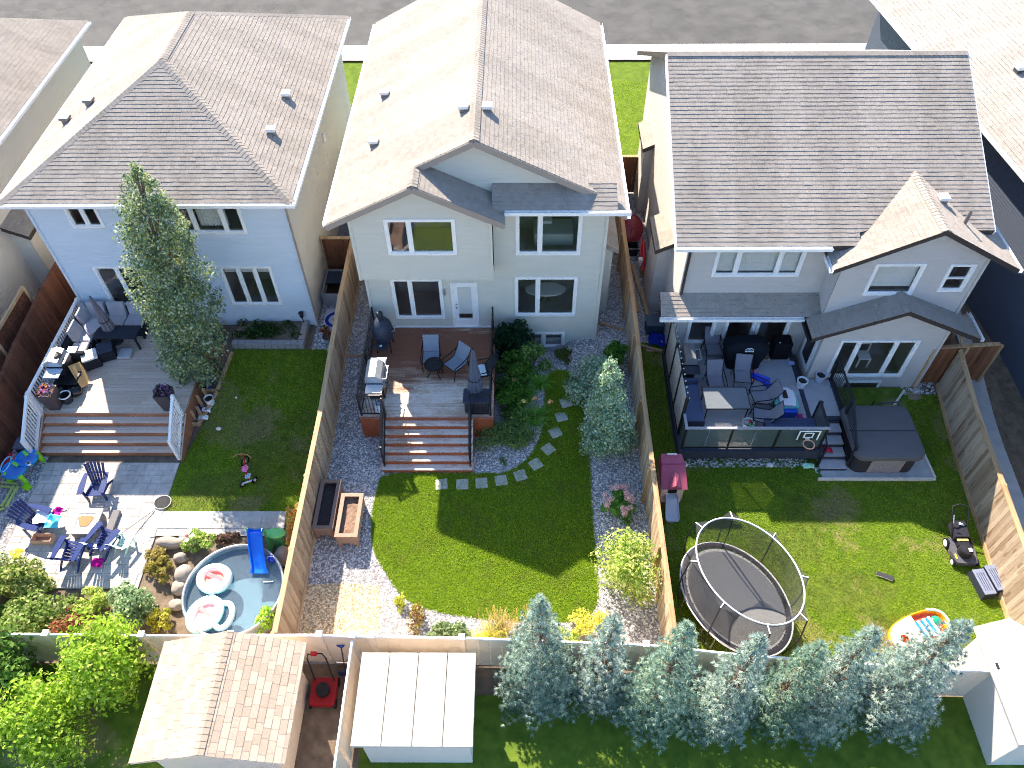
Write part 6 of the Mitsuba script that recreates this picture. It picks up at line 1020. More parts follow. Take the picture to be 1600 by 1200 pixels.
k = thing('edging_board', 'pale timber edging round the stones at the hot tub pad', 'edging'); put('board', MB(S(214, 206, 196)).beam((9.5, -6.24, .06), (13.2, -6.24, .06), .07, .12), 'm_matte', k); put('board', MB(S(214, 206, 196)).beam((13.2, -6.2, .06), (13.15, -5.2, .06), .07, .12), 'm_matte', k); put('board', MB(S(214, 206, 196)).beam((12.75, -3.35, .2), (13.25, -2.75, .25), .07, .1), 'm_matte', k)
k = thing('door_mat', 'black ribbed panel and slippers on the landing below the tall stair railing', 'mat')
put('panel', MB(S(30, 32, 38)).box((10.0 + .72, -4.25, .1), (10.0 + .78, -2.7, .66)), 'm_paint', k)
for i in range(5): put('slipper', MB(S(222, 224, 230)).box((10.79, -3.55 + i * .09, .5), (10.81, -3.5 + i * .09, .62)), 'm_paint', k)
rock('flat brown boulder on the stones beside the right fence', 13.55, -2.95, (.5, .28, .2), 31, S(150, 128, 112)); rock('white stone under the front edge of the grey deck', 9.0 - .9, -5.68, (.14, .1, .1), 32, S(220, 218, 210)); rock('white stone at the left corner of the grey deck', 5.35, -5.68, (.14, .1, .1), 33, S(216, 214, 206))
put('toy_scrap', cloth((9.3, -5.75, .06), (.18, .1), .2, S(170, 226, 196), 41), 'm_matte', None, True, 'pale mint toy scrap on the stones under the deck corner', 'toy')
# playhouse
k = thing('playhouse', 'small pink-roofed plastic playhouse with a grey slide against the fence', 'playhouse'); x0, x1, y0, y1 = 4.32, 5.08, -7.1, -6.15; PK = S(172, 84, 104); CR = S(226, 196, 186)
m = put('wall', MB(CR).box((x0 + .04, y0 + .04, 0), (x0 + .08, y1 - .04, .95)), 'm_paint', k); put('wall', MB(CR).box((x1 - .08, y0 + .04, 0), (x1 - .04, y1 - .04, .95)), 'm_paint', k); put('wall', MB(CR).box((x0 + .08, y1 - .08, 0), (x1 - .08, y1 - .04, .95)), 'm_paint', k); fr = MB(CR)
for a, b in (((x0 + .08, 0), (x0 + .24, .95)), ((x1 - .24, 0), (x1 - .08, .95)), ((x0 + .24, .78), (x1 - .24, .95)), ((x0 + .24, 0), (x1 - .24, .4))): fr.box((a[0], y0 + .04, a[1]), (b[0], y0 + .08, b[1]))
put('front_wall', fr, 'm_paint', k); put('floor', MB(S(120, 100, 96)).box((x0 + .1, y0 + .1, .38), (x1 - .1, y1 - .1, .4)), 'm_paint', k)
put('roof', MB(PK).hull([(x0 - .02, y0 - .08, .93), (x1 + .02, y0 - .08, .93), (x0 - .02, y1 + .04, .93), (x1 + .02, y1 + .04, .93), (x0 + .02, y1 - .36, 1.32), (x1 - .02, y1 - .36, 1.32), (x0 + .04, y1 - .02, 1.36), (x1 - .1, y1 - .02, 1.36)]), 'm_paint', k); put('dormer', MB(S(184, 94, 114)).hull([(4.52, y0 - .06, .97), (4.9, y0 - .06, .97), (4.72, y0 - .08, 1.14), (4.74, y0 + .36, 1.24), (4.62, y0 + .3, 1.16), (4.86, y0 + .3, 1.16)]), 'm_paint', k)
put('roof_seam', MB(S(150, 40, 96)).box((x0 + .0, y1 - .375, 1.305), (x1, y1 - .355, 1.33)), 'm_paint', k); put('roof_handle', MB(S(226, 206, 206)).rbox((x0 + .2, y1 - .08, 1.36), (x1 - .25, y1 - .02, 1.42), .02), 'm_paint', k, 40)
put('slide', MB(S(188, 192, 204)).loft([[(4.70 + u * w, y, z + (.05 if abs(u) > .9 else 0)) for u in (-1, -.92, -.86, .86, .92, 1)] + [(4.70 + u * w, y, z - .03) for u in (1, -1)] for y, z, w in ((y0 + .08, .44, .17), (y0 - .1, .4, .19), (y0 - .45, .16, .21), (y0 - .62, .08, .21), (y0 - .68, .06, .17))]), 'm_gloss', k)
# trampoline
k = thing('trampoline', 'large oval trampoline with a black safety net and white top hoop', 'trampoline'); c = np.array([5.98, -10.52]); u = np.array([.5, -.866]); w = np.array([.866, .5]); A_, B_ = 1.72, 1.27
def ov(a, ka=1., z=0., sh=(0, 0)): p = c + np.array(sh) + u * A_ * ka * math.cos(a) + w * B_ * ka * math.sin(a); return (p[0], p[1], z)
TT = np.linspace(0, 6.283, 72, endpoint=False); put('frame', MB(S(206, 206, 210)).tube([ov(a, 1.0, .72) for a in TT], .035, 8, closed=True), 'm_metal', k, True); put('mat', MB(S(112, 113, 116)).add([ov(0, 0, .705)] + [ov(a, .925, .71) for a in TT], [[0, i + 1, (i + 1) % 72 + 1] for i in range(72)]), 'm_matte', k, True)
pad = MB(S(60, 60, 66)); pad.loft([[ov(a, r_, z_) for a in TT] for r_, z_ in ((.93, .73), (.955, .755), (1.0, .76), (1.03, .73))], cap=False); put('spring_pad', pad, 'm_matte', k, True); put('pad_binding', MB(S(226, 226, 230)).tube([ov(a, 1.035, .735) for a in TT], .022, 6, closed=True), 'm_paint', k, True)
for i in range(36):
    a = i * 6.283 / 36 + .05; put('spring', MB(S(210, 212, 216)).tube([ov(a, .90, .728), ov(a, .95, .775)], .008, 4), 'm_metal', k)
top = [ov(a, .93, 2.42) for a in TT]; put('top_hoop', MB(S(226, 226, 228)).tube(top, .022, 8, closed=True), 'm_paint', k, True)
put('net', MB().loft([[ov(a, .90, .76) for a in TT], [ov(a, .88 + .03 * math.cos(8 * a), 1.5) for a in TT], [ov(a, .925, 2.41) for a in TT]], cap=False), 'm_net', k, True)
for i in range(8):
    a = i * 6.283 / 8 + .25; o, tq = ov(a, 1.07, 2.40), ov(a, 1.13, 1.4); put('net_pole', MB(S(44, 44, 48)).tube([ov(a, 1.05, .1), ov(a, 1.10, .75), tq, o], .02, 8), 'm_paint', k, True); put('pole_arm', MB(S(230, 230, 232)).tube([o, ov(a, .935, 2.43)], .018, 8), 'm_paint', k, True); nn_ = MB().add([o, ov(a - .3, .935, 2.41), ov(a + .3, .935, 2.41)], [[0, 1, 2]]); put('net_gusset', nn_, 'm_net', k)
    put('leg', MB(S(190, 190, 196)).tube([ov(a + .12, 1.0, .72), ov(a + .12, 1.02, .02), ov(a - .12, 1.02, .02), ov(a - .12, 1.0, .72)], .022, 6), 'm_metal', k, True)
put('net_seam', MB(S(24, 24, 28)).tube([ov(2.6, .9, .78), ov(2.6, .88, 1.5), ov(2.6, .925, 2.4)], .016, 5), 'm_paint', k, True)
# mower, steps, boat toy
k = thing('lawn_mower', 'black and yellow push mower parked beside the right fence', 'lawn mower'); x, y = 13.05, -8.75; DK = S(46, 46, 56)
put('deck', MB(S(84, 84, 92)).prism(Polygon([(x - .26, y - .42), (x + .22, y - .46), (x + .3, y - .1), (x + .26, y + .3), (x - .22, y + .3), (x - .3, y - .1)]).buffer(.06), .1, .26, 'z'), 'm_paint', k, 30); put('engine', MB(S(36, 36, 42)).lathe([(0, .26), (.2, .26), (.21, .4), (.16, .48), (0, .5)], (x, y - .16, 0), 20).box((x - .16, y + .0, .26), (x + .16, y + .12, .42)), 'm_paint', k, 40); put('engine_cover', MB(S(190, 190, 194)).box((x + .02, y - .26, .5), (x + .12, y - .14, .515)), 'm_paint', k)
put('badge', MB(S(226, 200, 110)).box((x - .16, y + .13, .42), (x + .16, y + .2, .45)), 'm_paint', k); put('grass_bag', MB(DK).hull([(x - .2, y + .24, .26), (x + .22, y + .24, .26), (x - .2, y + .24, .5), (x + .22, y + .24, .5), (x - .17, y + .75, .3), (x + .2, y + .75, .3), (x - .17, y + .72, .58), (x + .2, y + .72, .58)]), 'm_cloth', k); put('bag_badge', MB(S(226, 228, 232)).add([(x - .02, y + .58, .585), (x + .14, y + .56, .575), (x + .1, y + .63, .59), (x + .0, y + .66, .60)], [[0, 1, 2, 3]]), 'm_paint', k)
for a, b, r in ((-.34, .22, .15), (.34, .22, .15), (-.34, -.38, .11), (.34, -.38, .11)): wl_ = put('wheel', MB(S(30, 30, 34)).tube([(x + a - .03, y + b, r), (x + a + .03, y + b, r)], r, 18), 'm_paint', k, 40); put('hub', MB(S(216, 218, 224)).tube([(x + a - .034, y + b, r), (x + a + .034, y + b, r)], r * .7, 14), 'm_paint', wl_, 40)
put('guard', MB(S(230, 190, 60)).box((x - .3, y - .36, .2), (x - .25, y - .2, .27)), 'm_paint', k); put('handle', MB(S(40, 42, 48)).tube([(x - .22, y + .3, .3), (x - .24, y + .8, .85), (x - .22, y + .98, .98), (x + .0, y + 1.04, 1.0), (x + .22, y + .98, .98), (x + .24, y + .8, .85), (x + .22, y + .3, .3)], .018, 8), 'm_paint', k, True); put('control_bar', MB(S(190, 200, 206)).tube([(x - .24, y + .56, .72), (x - .24, y + .72, .9)], .014, 6), 'm_paint', k, True)
def step_stool(label, x, y, rz):
    k = thing('step_stool', label, 'step', 'grey plastic steps by the right fence'); 
    put('body', MB(S(48, 52, 66)).loft([[(a * s, b * t, z_) for a, b in ((-1, -1), (1, -1), (1, 1), (-1, 1))] for z_, s, t in ((0, .2, .42), (.26, .17, .38))]).moved((x, y, .005), rz), 'm_paint', k); put('tread', MB(S(118, 126, 150)).rbox((-.175, -.39, .26), (.175, .39, .295), .015).moved((x, y, .005), rz), 'm_paint', k, 40)
    for i in range(4): put('groove', MB(S(60, 66, 84)).box((-.105 + i * .062, -.28, .294), (-.085 + i * .062, .28, .298)).moved((x, y, .005), rz), 'm_paint', k)
step_stool('grey plastic step stool nearer the mower', 13.28, -9.83, .12); step_stool('grey plastic step stool touching the right fence', 13.68, -9.7, .14)
k = thing('boat_toy', 'orange and white plastic boat rocker toy lying on the sunlit grass', 'toy boat'); bx_, by_ = 10.95, -11.25; rz = .36; P = []
ol = np.array([(-.95, -.05), (-.75, .28), (-.3, .42), (.35, .44), (.8, .34), (.98, .12), (.92, -.2), (.6, -.36), (-.1, -.40), (-.7, -.32)]); ol = spline(ol, 4)
put('hull', MB(S(244, 150, 30)).loft([[(p[0] * s, p[1] * s, z_) for p in ol] for z_, s in ((.0, .9), (.2, 1.0), (.26, 1.0), (.27, .93), (.1, .86), (.08, .4))]).moved((bx_, by_, .005), rz), 'm_gloss', k, 40); put('deck', MB(S(250, 220, 196)).prism(Polygon([p * .93 for p in ol]).intersection(sbox(-1.2, -.5, .05, .5)).difference(Point(-.52, -.08).buffer(.12)), .25, .285, 'z').moved((bx_, by_, .005), rz), 'm_gloss', k)
put('well', MB(S(236, 96, 40)).prism(Polygon([p * .9 for p in ol]).intersection(sbox(.06, -.05, 1.2, .5)), .12, .15, 'z').moved((bx_, by_, .005), rz), 'm_gloss', k)
for i in range(3): put('stripe', MB(S(40, 130, 210)).box((.02 + i * .17, -.28, .28), (.10 + i * .17, .2, .292)).moved((bx_, by_, .005), rz), 'm_gloss', k); put('stripe', MB(S(220, 244, 250)).box((.10 + i * .17, -.3, .27), (.18 + i * .17, .22, .288)).moved((bx_, by_, .005), rz), 'm_gloss', k)
put('rim', MB(S(190, 238, 240)).tube([(p[0] * .97, p[1] * .97, .26) for p in ol if p[0] > .5], .04, 6).moved((bx_, by_, .005), rz), 'm_gloss', k, True); put('cushion', MB(S(40, 140, 110)).ball((.66, .06, .2), (.16, .14, .08)).ball((.5, .12, .18), (.1, .1, .06), S(60, 80, 190)).moved((bx_, by_, .005), rz), 'm_gloss', k, True)
k = thing('skateboard', 'small dark toy board lying on the lit part of the right lawn', 'toy'); put('deck', MB(S(60, 60, 64)).rbox((-.24, -.07, .06), (.24, .07, .085), .012).moved((10.62, -9.55, .0), -.4), 'm_paint', k, 40); put('edge', MB(S(200, 200, 200)).box((-.22, -.078, .05), (.22, -.07, .07)).moved((10.62, -9.55, 0), -.4), 'm_paint', k)
for a in (-.16, .16): put('wheels', MB(S(190, 190, 180)).tube([(a, -.07, .03), (a, .07, .03)], .03, 8).moved((10.62, -9.55, 0), -.4), 'm_paint', k)
# ---------------------------------------------------------------- sheds behind the rear fence
k = thing('shed', 'garden shed with a tan shingled gable roof behind the rear fence', 'shed'); y0, y1 = -15.2, -12.42
put('wall', MB().box((-8.4, y0 + .2, 0), (-5.6, y1 - .2, 2.25)).prism([(-8.4, 2.25), (-5.6, 2.25), (-6.98, 2.82)], y0 + .2, y1 - .2, 'y'), 'm_vinyl', k)
rs = put('roof', slab([(-8.72, y0), (-6.98, y0), (-6.98, y1), (-8.72, y1)], (2.9 + .38 * 6.98, .38, 0), .1).add(*slab([(-6.98, y0), (-5.24, y0), (-5.24, y1), (-6.98, y1)], (2.9 - .38 * 6.98, -.38, 0), .1).get()[:2]), 'm_vinyl', k)
def shed_tabs(poly_x0, poly_x1, sgn):
    """Shed shingles are near enough to tell apart: every tab is a part."""
    for j in range(11):
        a, b = j * .165, (j + 1) * .165 + .02; xa, xb = -6.98 + sgn * a, -6.98 + sgn * min(b, 1.76); y = y0 - RF.uniform(0, .3)
        if j == 10: xb = -6.98 + sgn * 1.76
        while y < y1:
            w_ = RF.uniform(.2, .36); ya, yb = max(y, y0), min(y + w_ - .006, y1); y += w_
            if yb - ya < .04: continue
            za, zb = 2.9 - .38 * abs(xa + 6.98) + .004, 2.9 - .38 * abs(xb + 6.98) + RF.uniform(.012, .022)
            mm = MB().add([(xa, ya, za), (xb, ya, zb), (xb, yb, zb), (xa, yb, za), (xb, ya, zb - .03), (xb, yb, zb - .03)], [[0, 1, 2], [0, 2, 3], [1, 4, 5], [1, 5, 2], [0, 4, 1], [3, 2, 5]]); put('shingle', mm, RF.choice(['m_shed1', 'm_shed2', 'm_shed3']), rs)
shed_tabs(0, 0, 1); shed_tabs(0, 0, -1); ridge(rs, (-6.98, y0, 2.915), (-6.98, y1, 2.915), .13, 'm_shed2')
k = thing('shed', 'low white shed with a flat panelled roof behind the rear fence', 'shed'); put('body', MB(S(222, 216, 208)).box((-3.7, -14.6, 0), (-1.15, -12.7, 1.88)), 'm_paint', k)
for i in range(4): x = -3.88 + i * .71; put('roof_panel', MB(S(198, 193, 184)).hull([(x + .004, -14.75, 1.88), (x + .70, -14.75, 1.88), (x + .004, -12.56, 1.90), (x + .70, -12.56, 1.90), (x + .012, -14.74, 1.95), (x + .69, -14.74, 1.95), (x + .012, -12.58, 1.99), (x + .69, -12.58, 1.99)]), 'm_paint', k)
k = thing('shed', 'small white plank-roofed shed at the lower right corner of the trampoline yard', 'shed'); RG = (12.15, 2.42)
put('wall', MB(S(206, 202, 200)).box((11.65, -14.6, 0), (12.65, -12.0, 1.86)).prism([(11.65, 1.86), (12.65, 1.86), (12.15, 2.3)], -14.6, -12.0, 'y'), 'm_paint', k)
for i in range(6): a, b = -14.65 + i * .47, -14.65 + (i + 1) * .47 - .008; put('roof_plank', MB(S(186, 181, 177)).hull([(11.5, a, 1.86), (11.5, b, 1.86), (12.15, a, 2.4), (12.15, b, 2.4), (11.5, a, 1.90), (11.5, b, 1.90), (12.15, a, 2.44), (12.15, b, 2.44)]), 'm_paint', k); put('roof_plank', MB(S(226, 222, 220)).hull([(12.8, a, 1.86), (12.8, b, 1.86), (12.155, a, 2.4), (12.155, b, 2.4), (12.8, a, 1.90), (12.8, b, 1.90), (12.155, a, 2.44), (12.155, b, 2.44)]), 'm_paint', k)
put('latch', MB(S(50, 46, 44)).box((11.62, -12.95, 1.98), (11.75, -12.8, 2.04)), 'm_paint', k)
k = thing('snow_shovel', 'blue-handled shovel leaning on the vinyl fence beside the tan-roofed shed', 'shovel'); put('shaft', MB(S(70, 64, 64)).tube([(-4.62, -12.4, .2), (-4.58, -12.17, 1.25)], .017, 8), 'm_paint', k, True); put('grip', MB(S(40, 70, 160)).tube([(-4.58, -12.17, 1.25), (-4.67, -12.16, 1.36), (-4.48, -12.16, 1.36), (-4.58, -12.17, 1.25)], .02, 6), 'm_paint', k, True); put('blade', MB(S(50, 60, 90)).box((-4.8, -12.46, .0), (-4.45, -12.42, .3)), 'm_paint', k)
k = thing('lawn_mower', 'red lawn mower with a folded black handle behind the rear fence', 'lawn mower'); x, y = -5.1, -12.95
put('deck', MB(S(150, 24, 34)).prism(Polygon([(x - .28, y - .3), (x + .28, y - .3), (x + .28, y + .3), (x - .28, y + .3)]).buffer(.05), .1, .28, 'z'), 'm_paint', k, 30); put('engine', MB(S(30, 30, 36)).lathe([(0, .28), (.18, .28), (.18, .44), (0, .48)], (x, y, 0), 18), 'm_paint', k, 40); put('handle', MB(S(34, 34, 38)).tube([(x - .25, y + .25, .3), (x - .38, y + .58, 1.0), (x - .36, y + .66, 1.1), (x + .0, y + .68, 1.1), (x + .1, y + .6, 1.0), (x + .25, y + .25, .3)], .018, 8), 'm_paint', k, True); put('control_box', MB(S(180, 40, 46)).box((x - .28, y + .62, 1.08), (x - .12, y + .72, 1.15)), 'm_paint', k)
for a, b in ((-.32, -.28), (.32, -.28), (-.32, .28), (.32, .28)): put('wheel', MB(S(26, 26, 30)).tube([(x + a - .03, y + b, .12), (x + a + .03, y + b, .12)], .12, 14), 'm_paint', k, 40)
# ---------------------------------------------------------------- plants
RP = np.random.default_rng(77)
G1 = [S(96, 130, 66), S(126, 156, 84), S(76, 110, 56), S(148, 172, 104)]; G2 = [S(64, 112, 44), S(90, 140, 56), S(52, 92, 40), S(114, 158, 66)]; GREYG = [S(140, 166, 144), S(166, 186, 160), S(114, 144, 124), S(190, 204, 174)]; YEL = [S(176, 190, 96), S(198, 206, 120), S(146, 172, 80), S(214, 216, 146), S(120, 150, 66)]; LIME = [S(140, 172, 56), S(160, 186, 70), S(116, 150, 48), S(180, 198, 96)]; DRY = [S(196, 186, 120), S(170, 170, 96), S(150, 120, 90), S(206, 196, 140)]
def dome(x, y, rx, ry, h, n, z=None, tilt=0.):
    """Leaf clumps that fill a dome unevenly: some stick out, some leave gaps."""
    z = gz(x, y) if z is None else z; out = []
    for i in range(n):
        a, r, t = RP.uniform(0, 6.283), math.sqrt(RP.uniform(0, 1)), RP.uniform(.15, 1.); e = math.sqrt(max(0, 1 - (t * .92) ** 2)); s = RP.uniform(.24, .42)
        out.append(((x + rx * r * e * math.cos(a), y + ry * r * e * math.sin(a), z + h * t * RP.uniform(.75, .95)), (rx * s, ry * s, h * s * .55)))
    return out
def shrub(name, label, cat, x, y, rx, ry, h, n, size, cols, group=None, clumps=16, part='foliage', stems=5, flowers=None, z=None):
    k = thing(name, label, cat, group); z = gz(x, y) if z is None else z; put(part, leafballs(RP, dome(x, y, rx, ry, h, clumps, z), n, size, cols), 'm_leaf', k, kind='stuff'); m = MB(S(96, 78, 62))
    for i in range(stems): a = i * 6.283 / stems + .4; m.tube([(x + .06 * math.cos(a), y + .06 * math.sin(a), z - .05), (x + rx * .3 * math.cos(a), y + ry * .3 * math.sin(a), z + h * .4), (x + rx * .6 * math.cos(a), y + ry * .6 * math.sin(a), z + h * .72)], (.022, .016, .006), 5)
    put('stem', m, 'm_paint', k, True, kind='stuff')
    if flowers: put('flower', leafballs(RP, flowers[0], flowers[1], flowers[2], flowers[3]), 'm_leaf', k, kind='stuff')
    return k
def tree(name, label, cat, base, top, prof, n, size, cols, clumps, trunk=.09, group=None, cs=.34):
    """A leaning or upright tree: tapered trunk with limbs, and a crown of many leaf clumps along the axis; prof gives the crown's radius from foot to tip."""
    k = thing(name, label, cat, group); b, t = np.array(base, float), np.array(top, float); m = MB(S(112, 98, 84)); m.tube([b - (0, 0, .1), b + (t - b) * .3, b + (t - b) * .65, b + (t - b) * .97], (trunk, trunk * .75, trunk * .42, .01), 10); balls = []
    for i in range(clumps):
        f = RP.uniform(0, 1) ** .9; r = np.interp(f, [p[0] for p in prof], [p[1] for p in prof]); a = RP.uniform(0, 6.283); q = math.sqrt(RP.uniform(.05, 1)) * .85; c = b + (t - b) * f + np.array([math.cos(a), math.sin(a), 0]) * r * q; s = r * cs * RP.uniform(.7, 1.3) + .05
        balls.append((c, (s, s, s * 1.5)))
        if i % 4 == 0: m.tube([b + (t - b) * max(f - .12, .04), (b + (t - b) * f + c) / 2 - (0, 0, .05), c], (.028, .018, .006), 5)
    put('trunk', m, 'm_paint', k, True); put('crown', leafballs(RP, balls, n, size, cols, shell=.7), 'm_leaf', k, kind='stuff'); return k
tree('tall_tree', 'tall narrow grey-green poplar rising between the pale deck and the left lawn', 'tree', (-10.95, -2.4, .2), (-10.45, -1.9, 8.75), [(0, .35), (.08, .9), (.2, 1.28), (.38, 1.38), (.55, 1.36), (.7, 1.2), (.82, .95), (.91, .62), (.96, .38), (1, .12)], 29000, .062, [S(112, 132, 98), S(140, 156, 124), S(92, 114, 86), S(174, 182, 158), S(152, 160, 96), S(102, 124, 102)], 320, .13, cs=.2)
tree('small_tree', 'small pale-topped tree on the gravel right of the curved path', 'tree', (2.85, -5.15, 0), (2.65, -4.95, 4.3), [(0, .4), (.1, .85), (.3, .95), (.5, .75), (.72, .55), (.9, .3), (1, .1)], 9500, .06, GREYG + [S(130, 156, 120)], 90, .05, cs=.3)
shrub('shrub', 'broad grey-green shrub behind the pale-topped tree', 'shrub', 2.6, -2.7, .95, .9, 1.35, 5000, .055, GREYG, clumps=30); shrub('shrub', 'dark green shrub against the right fence above the grey shrub', 'shrub', 3.25, -1.75, .6, .55, 1.1, 1700, .06, G2)
shrub('shrub', 'small bronze-green shrub under the basement window', 'shrub', 1.62, -1.42, .42, .36, .5, 800, .05, [S(80, 96, 50), S(110, 120, 60), S(66, 84, 46)], z=gz(1.62, -1.42)); shrub('shrub', 'very dark tall shrub in the corner between the wooden deck and the house', 'shrub', -.22, -1.1, .72, .6, 1.5, 3400, .06, [S(32, 62, 40), S(44, 78, 46), S(28, 52, 38)], clumps=24)
shrub('shrub', 'mid green leafy shrub left of the basement window', 'shrub', .42, -1.75, .62, .55, 1.1, 2700, .06, G1, z=.3); shrub('shrub', 'rounded green shrub beside the deck edge, above the daylilies', 'shrub', -.15, -2.3, .75, .7, 1.1, 3400, .055, [S(76, 116, 50), S(102, 142, 62), S(60, 96, 44)], clumps=22)
shrub('shrub', 'dark green shrub against the middle of the deck edge', 'shrub', -.3, -3.3, .6, .72, .85, 2600, .055, G2); shrub('shrub', 'light green shrub filling the bed between the daylilies and the wooden steps', 'shrub', .05, -4.05, .62, .5, .6, 2200, .06, G1, clumps=20)
k = shrub('juniper', 'spreading fine-leaved juniper at the corner of the wooden steps', 'shrub', -.55, -4.7, 1.0, .72, .65, 5200, .04, [S(104, 132, 76), S(130, 156, 88), S(84, 112, 66)], clumps=40)
shrub('shrub', 'small green tuft at the tip of the gravel bed by the path', 'plant', .12, -4.78, .22, .22, .28, 240, .05, [S(86, 126, 46), S(110, 150, 60)], clumps=6, stems=3); shrub('shrub', 'tiny dark plant alone on the gravel below the juniper', 'plant', -.46, -5.55, .16, .16, .16, 130, .04, G1, clumps=5, stems=3)
def blades(x, y, z, n, L, spread, w, cols, rng, up=.9, droop=.9, seg=5):
    v, f, c = [], [], []
    for i in range(n):
        a = rng.uniform(0, 6.283); l = L * rng.uniform(.6, 1.15); sp = spread * rng.uniform(.25, 1.1); o = np.array([x + rng.normal() * .05, y + rng.normal() * .05, z]); d = np.array([math.cos(a), math.sin(a), 0]); s_ = np.array([-d[1], d[0], 0]); col = np.array(cols[rng.integers(0, len(cols))]) * rng.uniform(.8, 1.2); k0 = len(v)
        for j in range(seg + 1): t = j / seg; p = o + d * sp * t * t ** .3 + np.array([0, 0, l * (up * t - droop * .55 * t ** 2.4)]); ww = w * (1 - t) ** .6 + .001; v += [p - s_ * ww, p + s_ * ww]; c += [col, col]
        for j in range(seg): q = k0 + 2 * j; f += [[q, q + 1, q + 3], [q, q + 3, q + 2]]
    return MB().add(v, f, np.clip(np.array(c), 0, .95))
LILY = [S(116, 172, 66), S(140, 190, 84), S(96, 150, 60)]
for i, (x, y, t, fl) in enumerate(((.72, -2.62, 'uppermost arching daylily clump beside the curved path', 0), (.2, -3.1, 'daylily clump with pale orange blooms against the dark shrubs', 1), (.5, -3.95, 'largest daylily clump with orange blooms at the bend of the path', 1))):
    k = thing('daylily', t, 'daylily', 'daylilies beside the wooden deck'); put('blades', blades(x, y, gz(x, y), (130, 130, 190)[i], .95, (.6, .6, .75)[i], .02, LILY, RP), 'm_leaf', k, kind='stuff')
    if fl:
        for j, (dx_, dy_) in enumerate(((-.35, .3), (.05, .42), (.55, .28))[:(1, 1, 3)[i]]): put('flower', leafballs(RP, [((x + dx_, y + dy_, gz(x, y) + .72), (.075, .075, .05))], 26, .06, [S(246, 186, 120), S(252, 214, 160), S(240, 160, 96)]), 'm_leaf', k)
hc = dome(3.06, -7.35, .5, .55, .95, 20, 0); k = shrub('hydrangea', 'pink flowering hydrangea on the gravel below the pale-topped tree', 'hydrangea', 3.06, -7.35, .42, .5, .8, 900, .07, [S(110, 160, 70), S(140, 180, 90), S(90, 136, 60)])
for j in range(26): a, r = RP.uniform(0, 6.28), math.sqrt(RP.uniform(.1, 1)); x, y = 3.06 + .45 * r * math.cos(a), -7.35 + .55 * r * math.sin(a); put('flower_head', leafballs(RP, [((x, y, .62 + .36 * (1 - r * r)), (.085, .085, .1))], 60, .036, [S(238, 186, 188), S(230, 160, 170), S(246, 218, 208), S(240, 206, 200)]), 'm_leaf', k)
tree('bushy_tree', 'yellow-green bushy small tree by the right fence at the end of the lawn', 'tree', (3.08, -10.1, 0), (3.05, -9.75, 2.2), [(0, .5), (.2, .75), (.5, .95), (.75, .8), (1, .3)], 4200, .065, YEL, 46, .05, cs=.42)
shrub('shrub', 'low yellow shrub at the lower right corner of the middle lawn', 'shrub', 2.05, -11.05, .62, .42, .5, 1500, .045, [S(206, 196, 90), S(186, 190, 80), S(216, 210, 130)], clumps=18); shrub('shrub', 'yellow-green ground cover between the lawn and the first spruces', 'shrub', 1.1, -11.5, .6, .35, .35, 1100, .045, YEL, clumps=14)
shrub('shrub', 'grey-green leafy bush against the rear fence below the lawn', 'shrub', -1.95, -11.45, .62, .4, .6, 1900, .06, [S(128, 146, 104), S(150, 166, 126), S(100, 122, 84)], clumps=22); shrub('shrub', 'sparse reddish shrub at the lower left edge of the middle lawn', 'shrub', -2.85, -10.95, .3, .5, .45, 700, .04, [S(150, 140, 70), S(130, 100, 70), S(176, 176, 80), S(120, 80, 70)]); shrub('shrub', 'small yellow-green tuft where the lawn meets the gravel', 'shrub', -3.35, -10.4, .22, .35, .35, 420, .04, [S(160, 168, 60), S(186, 190, 90)], clumps=8); shrub('shrub', 'small yellow flowering plant in front of the rear fence', 'plant', -2.75, -11.65, .28, .2, .3, 320, .045, [S(206, 180, 60), S(170, 170, 70)], clumps=8)
for i, (x, y, t) in enumerate(((-.75, -11.35, 'golden arching grass clump nearest the rear fence'), (-1.15, -11.7, 'bright yellow grass clump beside the grey-green bush'), (-.25, -11.75, 'yellow grass clump beside the first spruce'))):
    k = thing('ornamental_grass', t, 'ornamental grass', 'grass clumps at the rear fence'); put('blades', blades(x, y, 0, 160, .6, .5, .010, [S(220, 214, 80), S(236, 226, 120), S(190, 200, 70)], RP), 'm_leaf', k, kind='stuff')
k = thing('ornamental_grass', 'tall tan feathery grass at the foot of the middle lawn', 'ornamental grass'); m = MB(); put('blades', blades(-.5, -11.2, 0, 150, .7, .6, .009, DRY, RP), 'm_leaf', k, kind='stuff')
sp = MB()
for i in range(46): x, y = RP.uniform(-1.15, .45), RP.uniform(-11.35, -10.95); h = RP.uniform(.8, 1.25); dx_ = RP.uniform(-.12, .14); cc = np.array(S(226, 206, 150)) * RP.uniform(.85, 1.1); sp.tube([(x, y, 0), (x + dx_ * .5, y, h * .6), (x + dx_, y + RP.uniform(-.05, .1), h)], (.004, .005, .012), 4, np.clip(cc, 0, .9))
put('spikes', sp, 'm_leaf', k, kind='stuff')
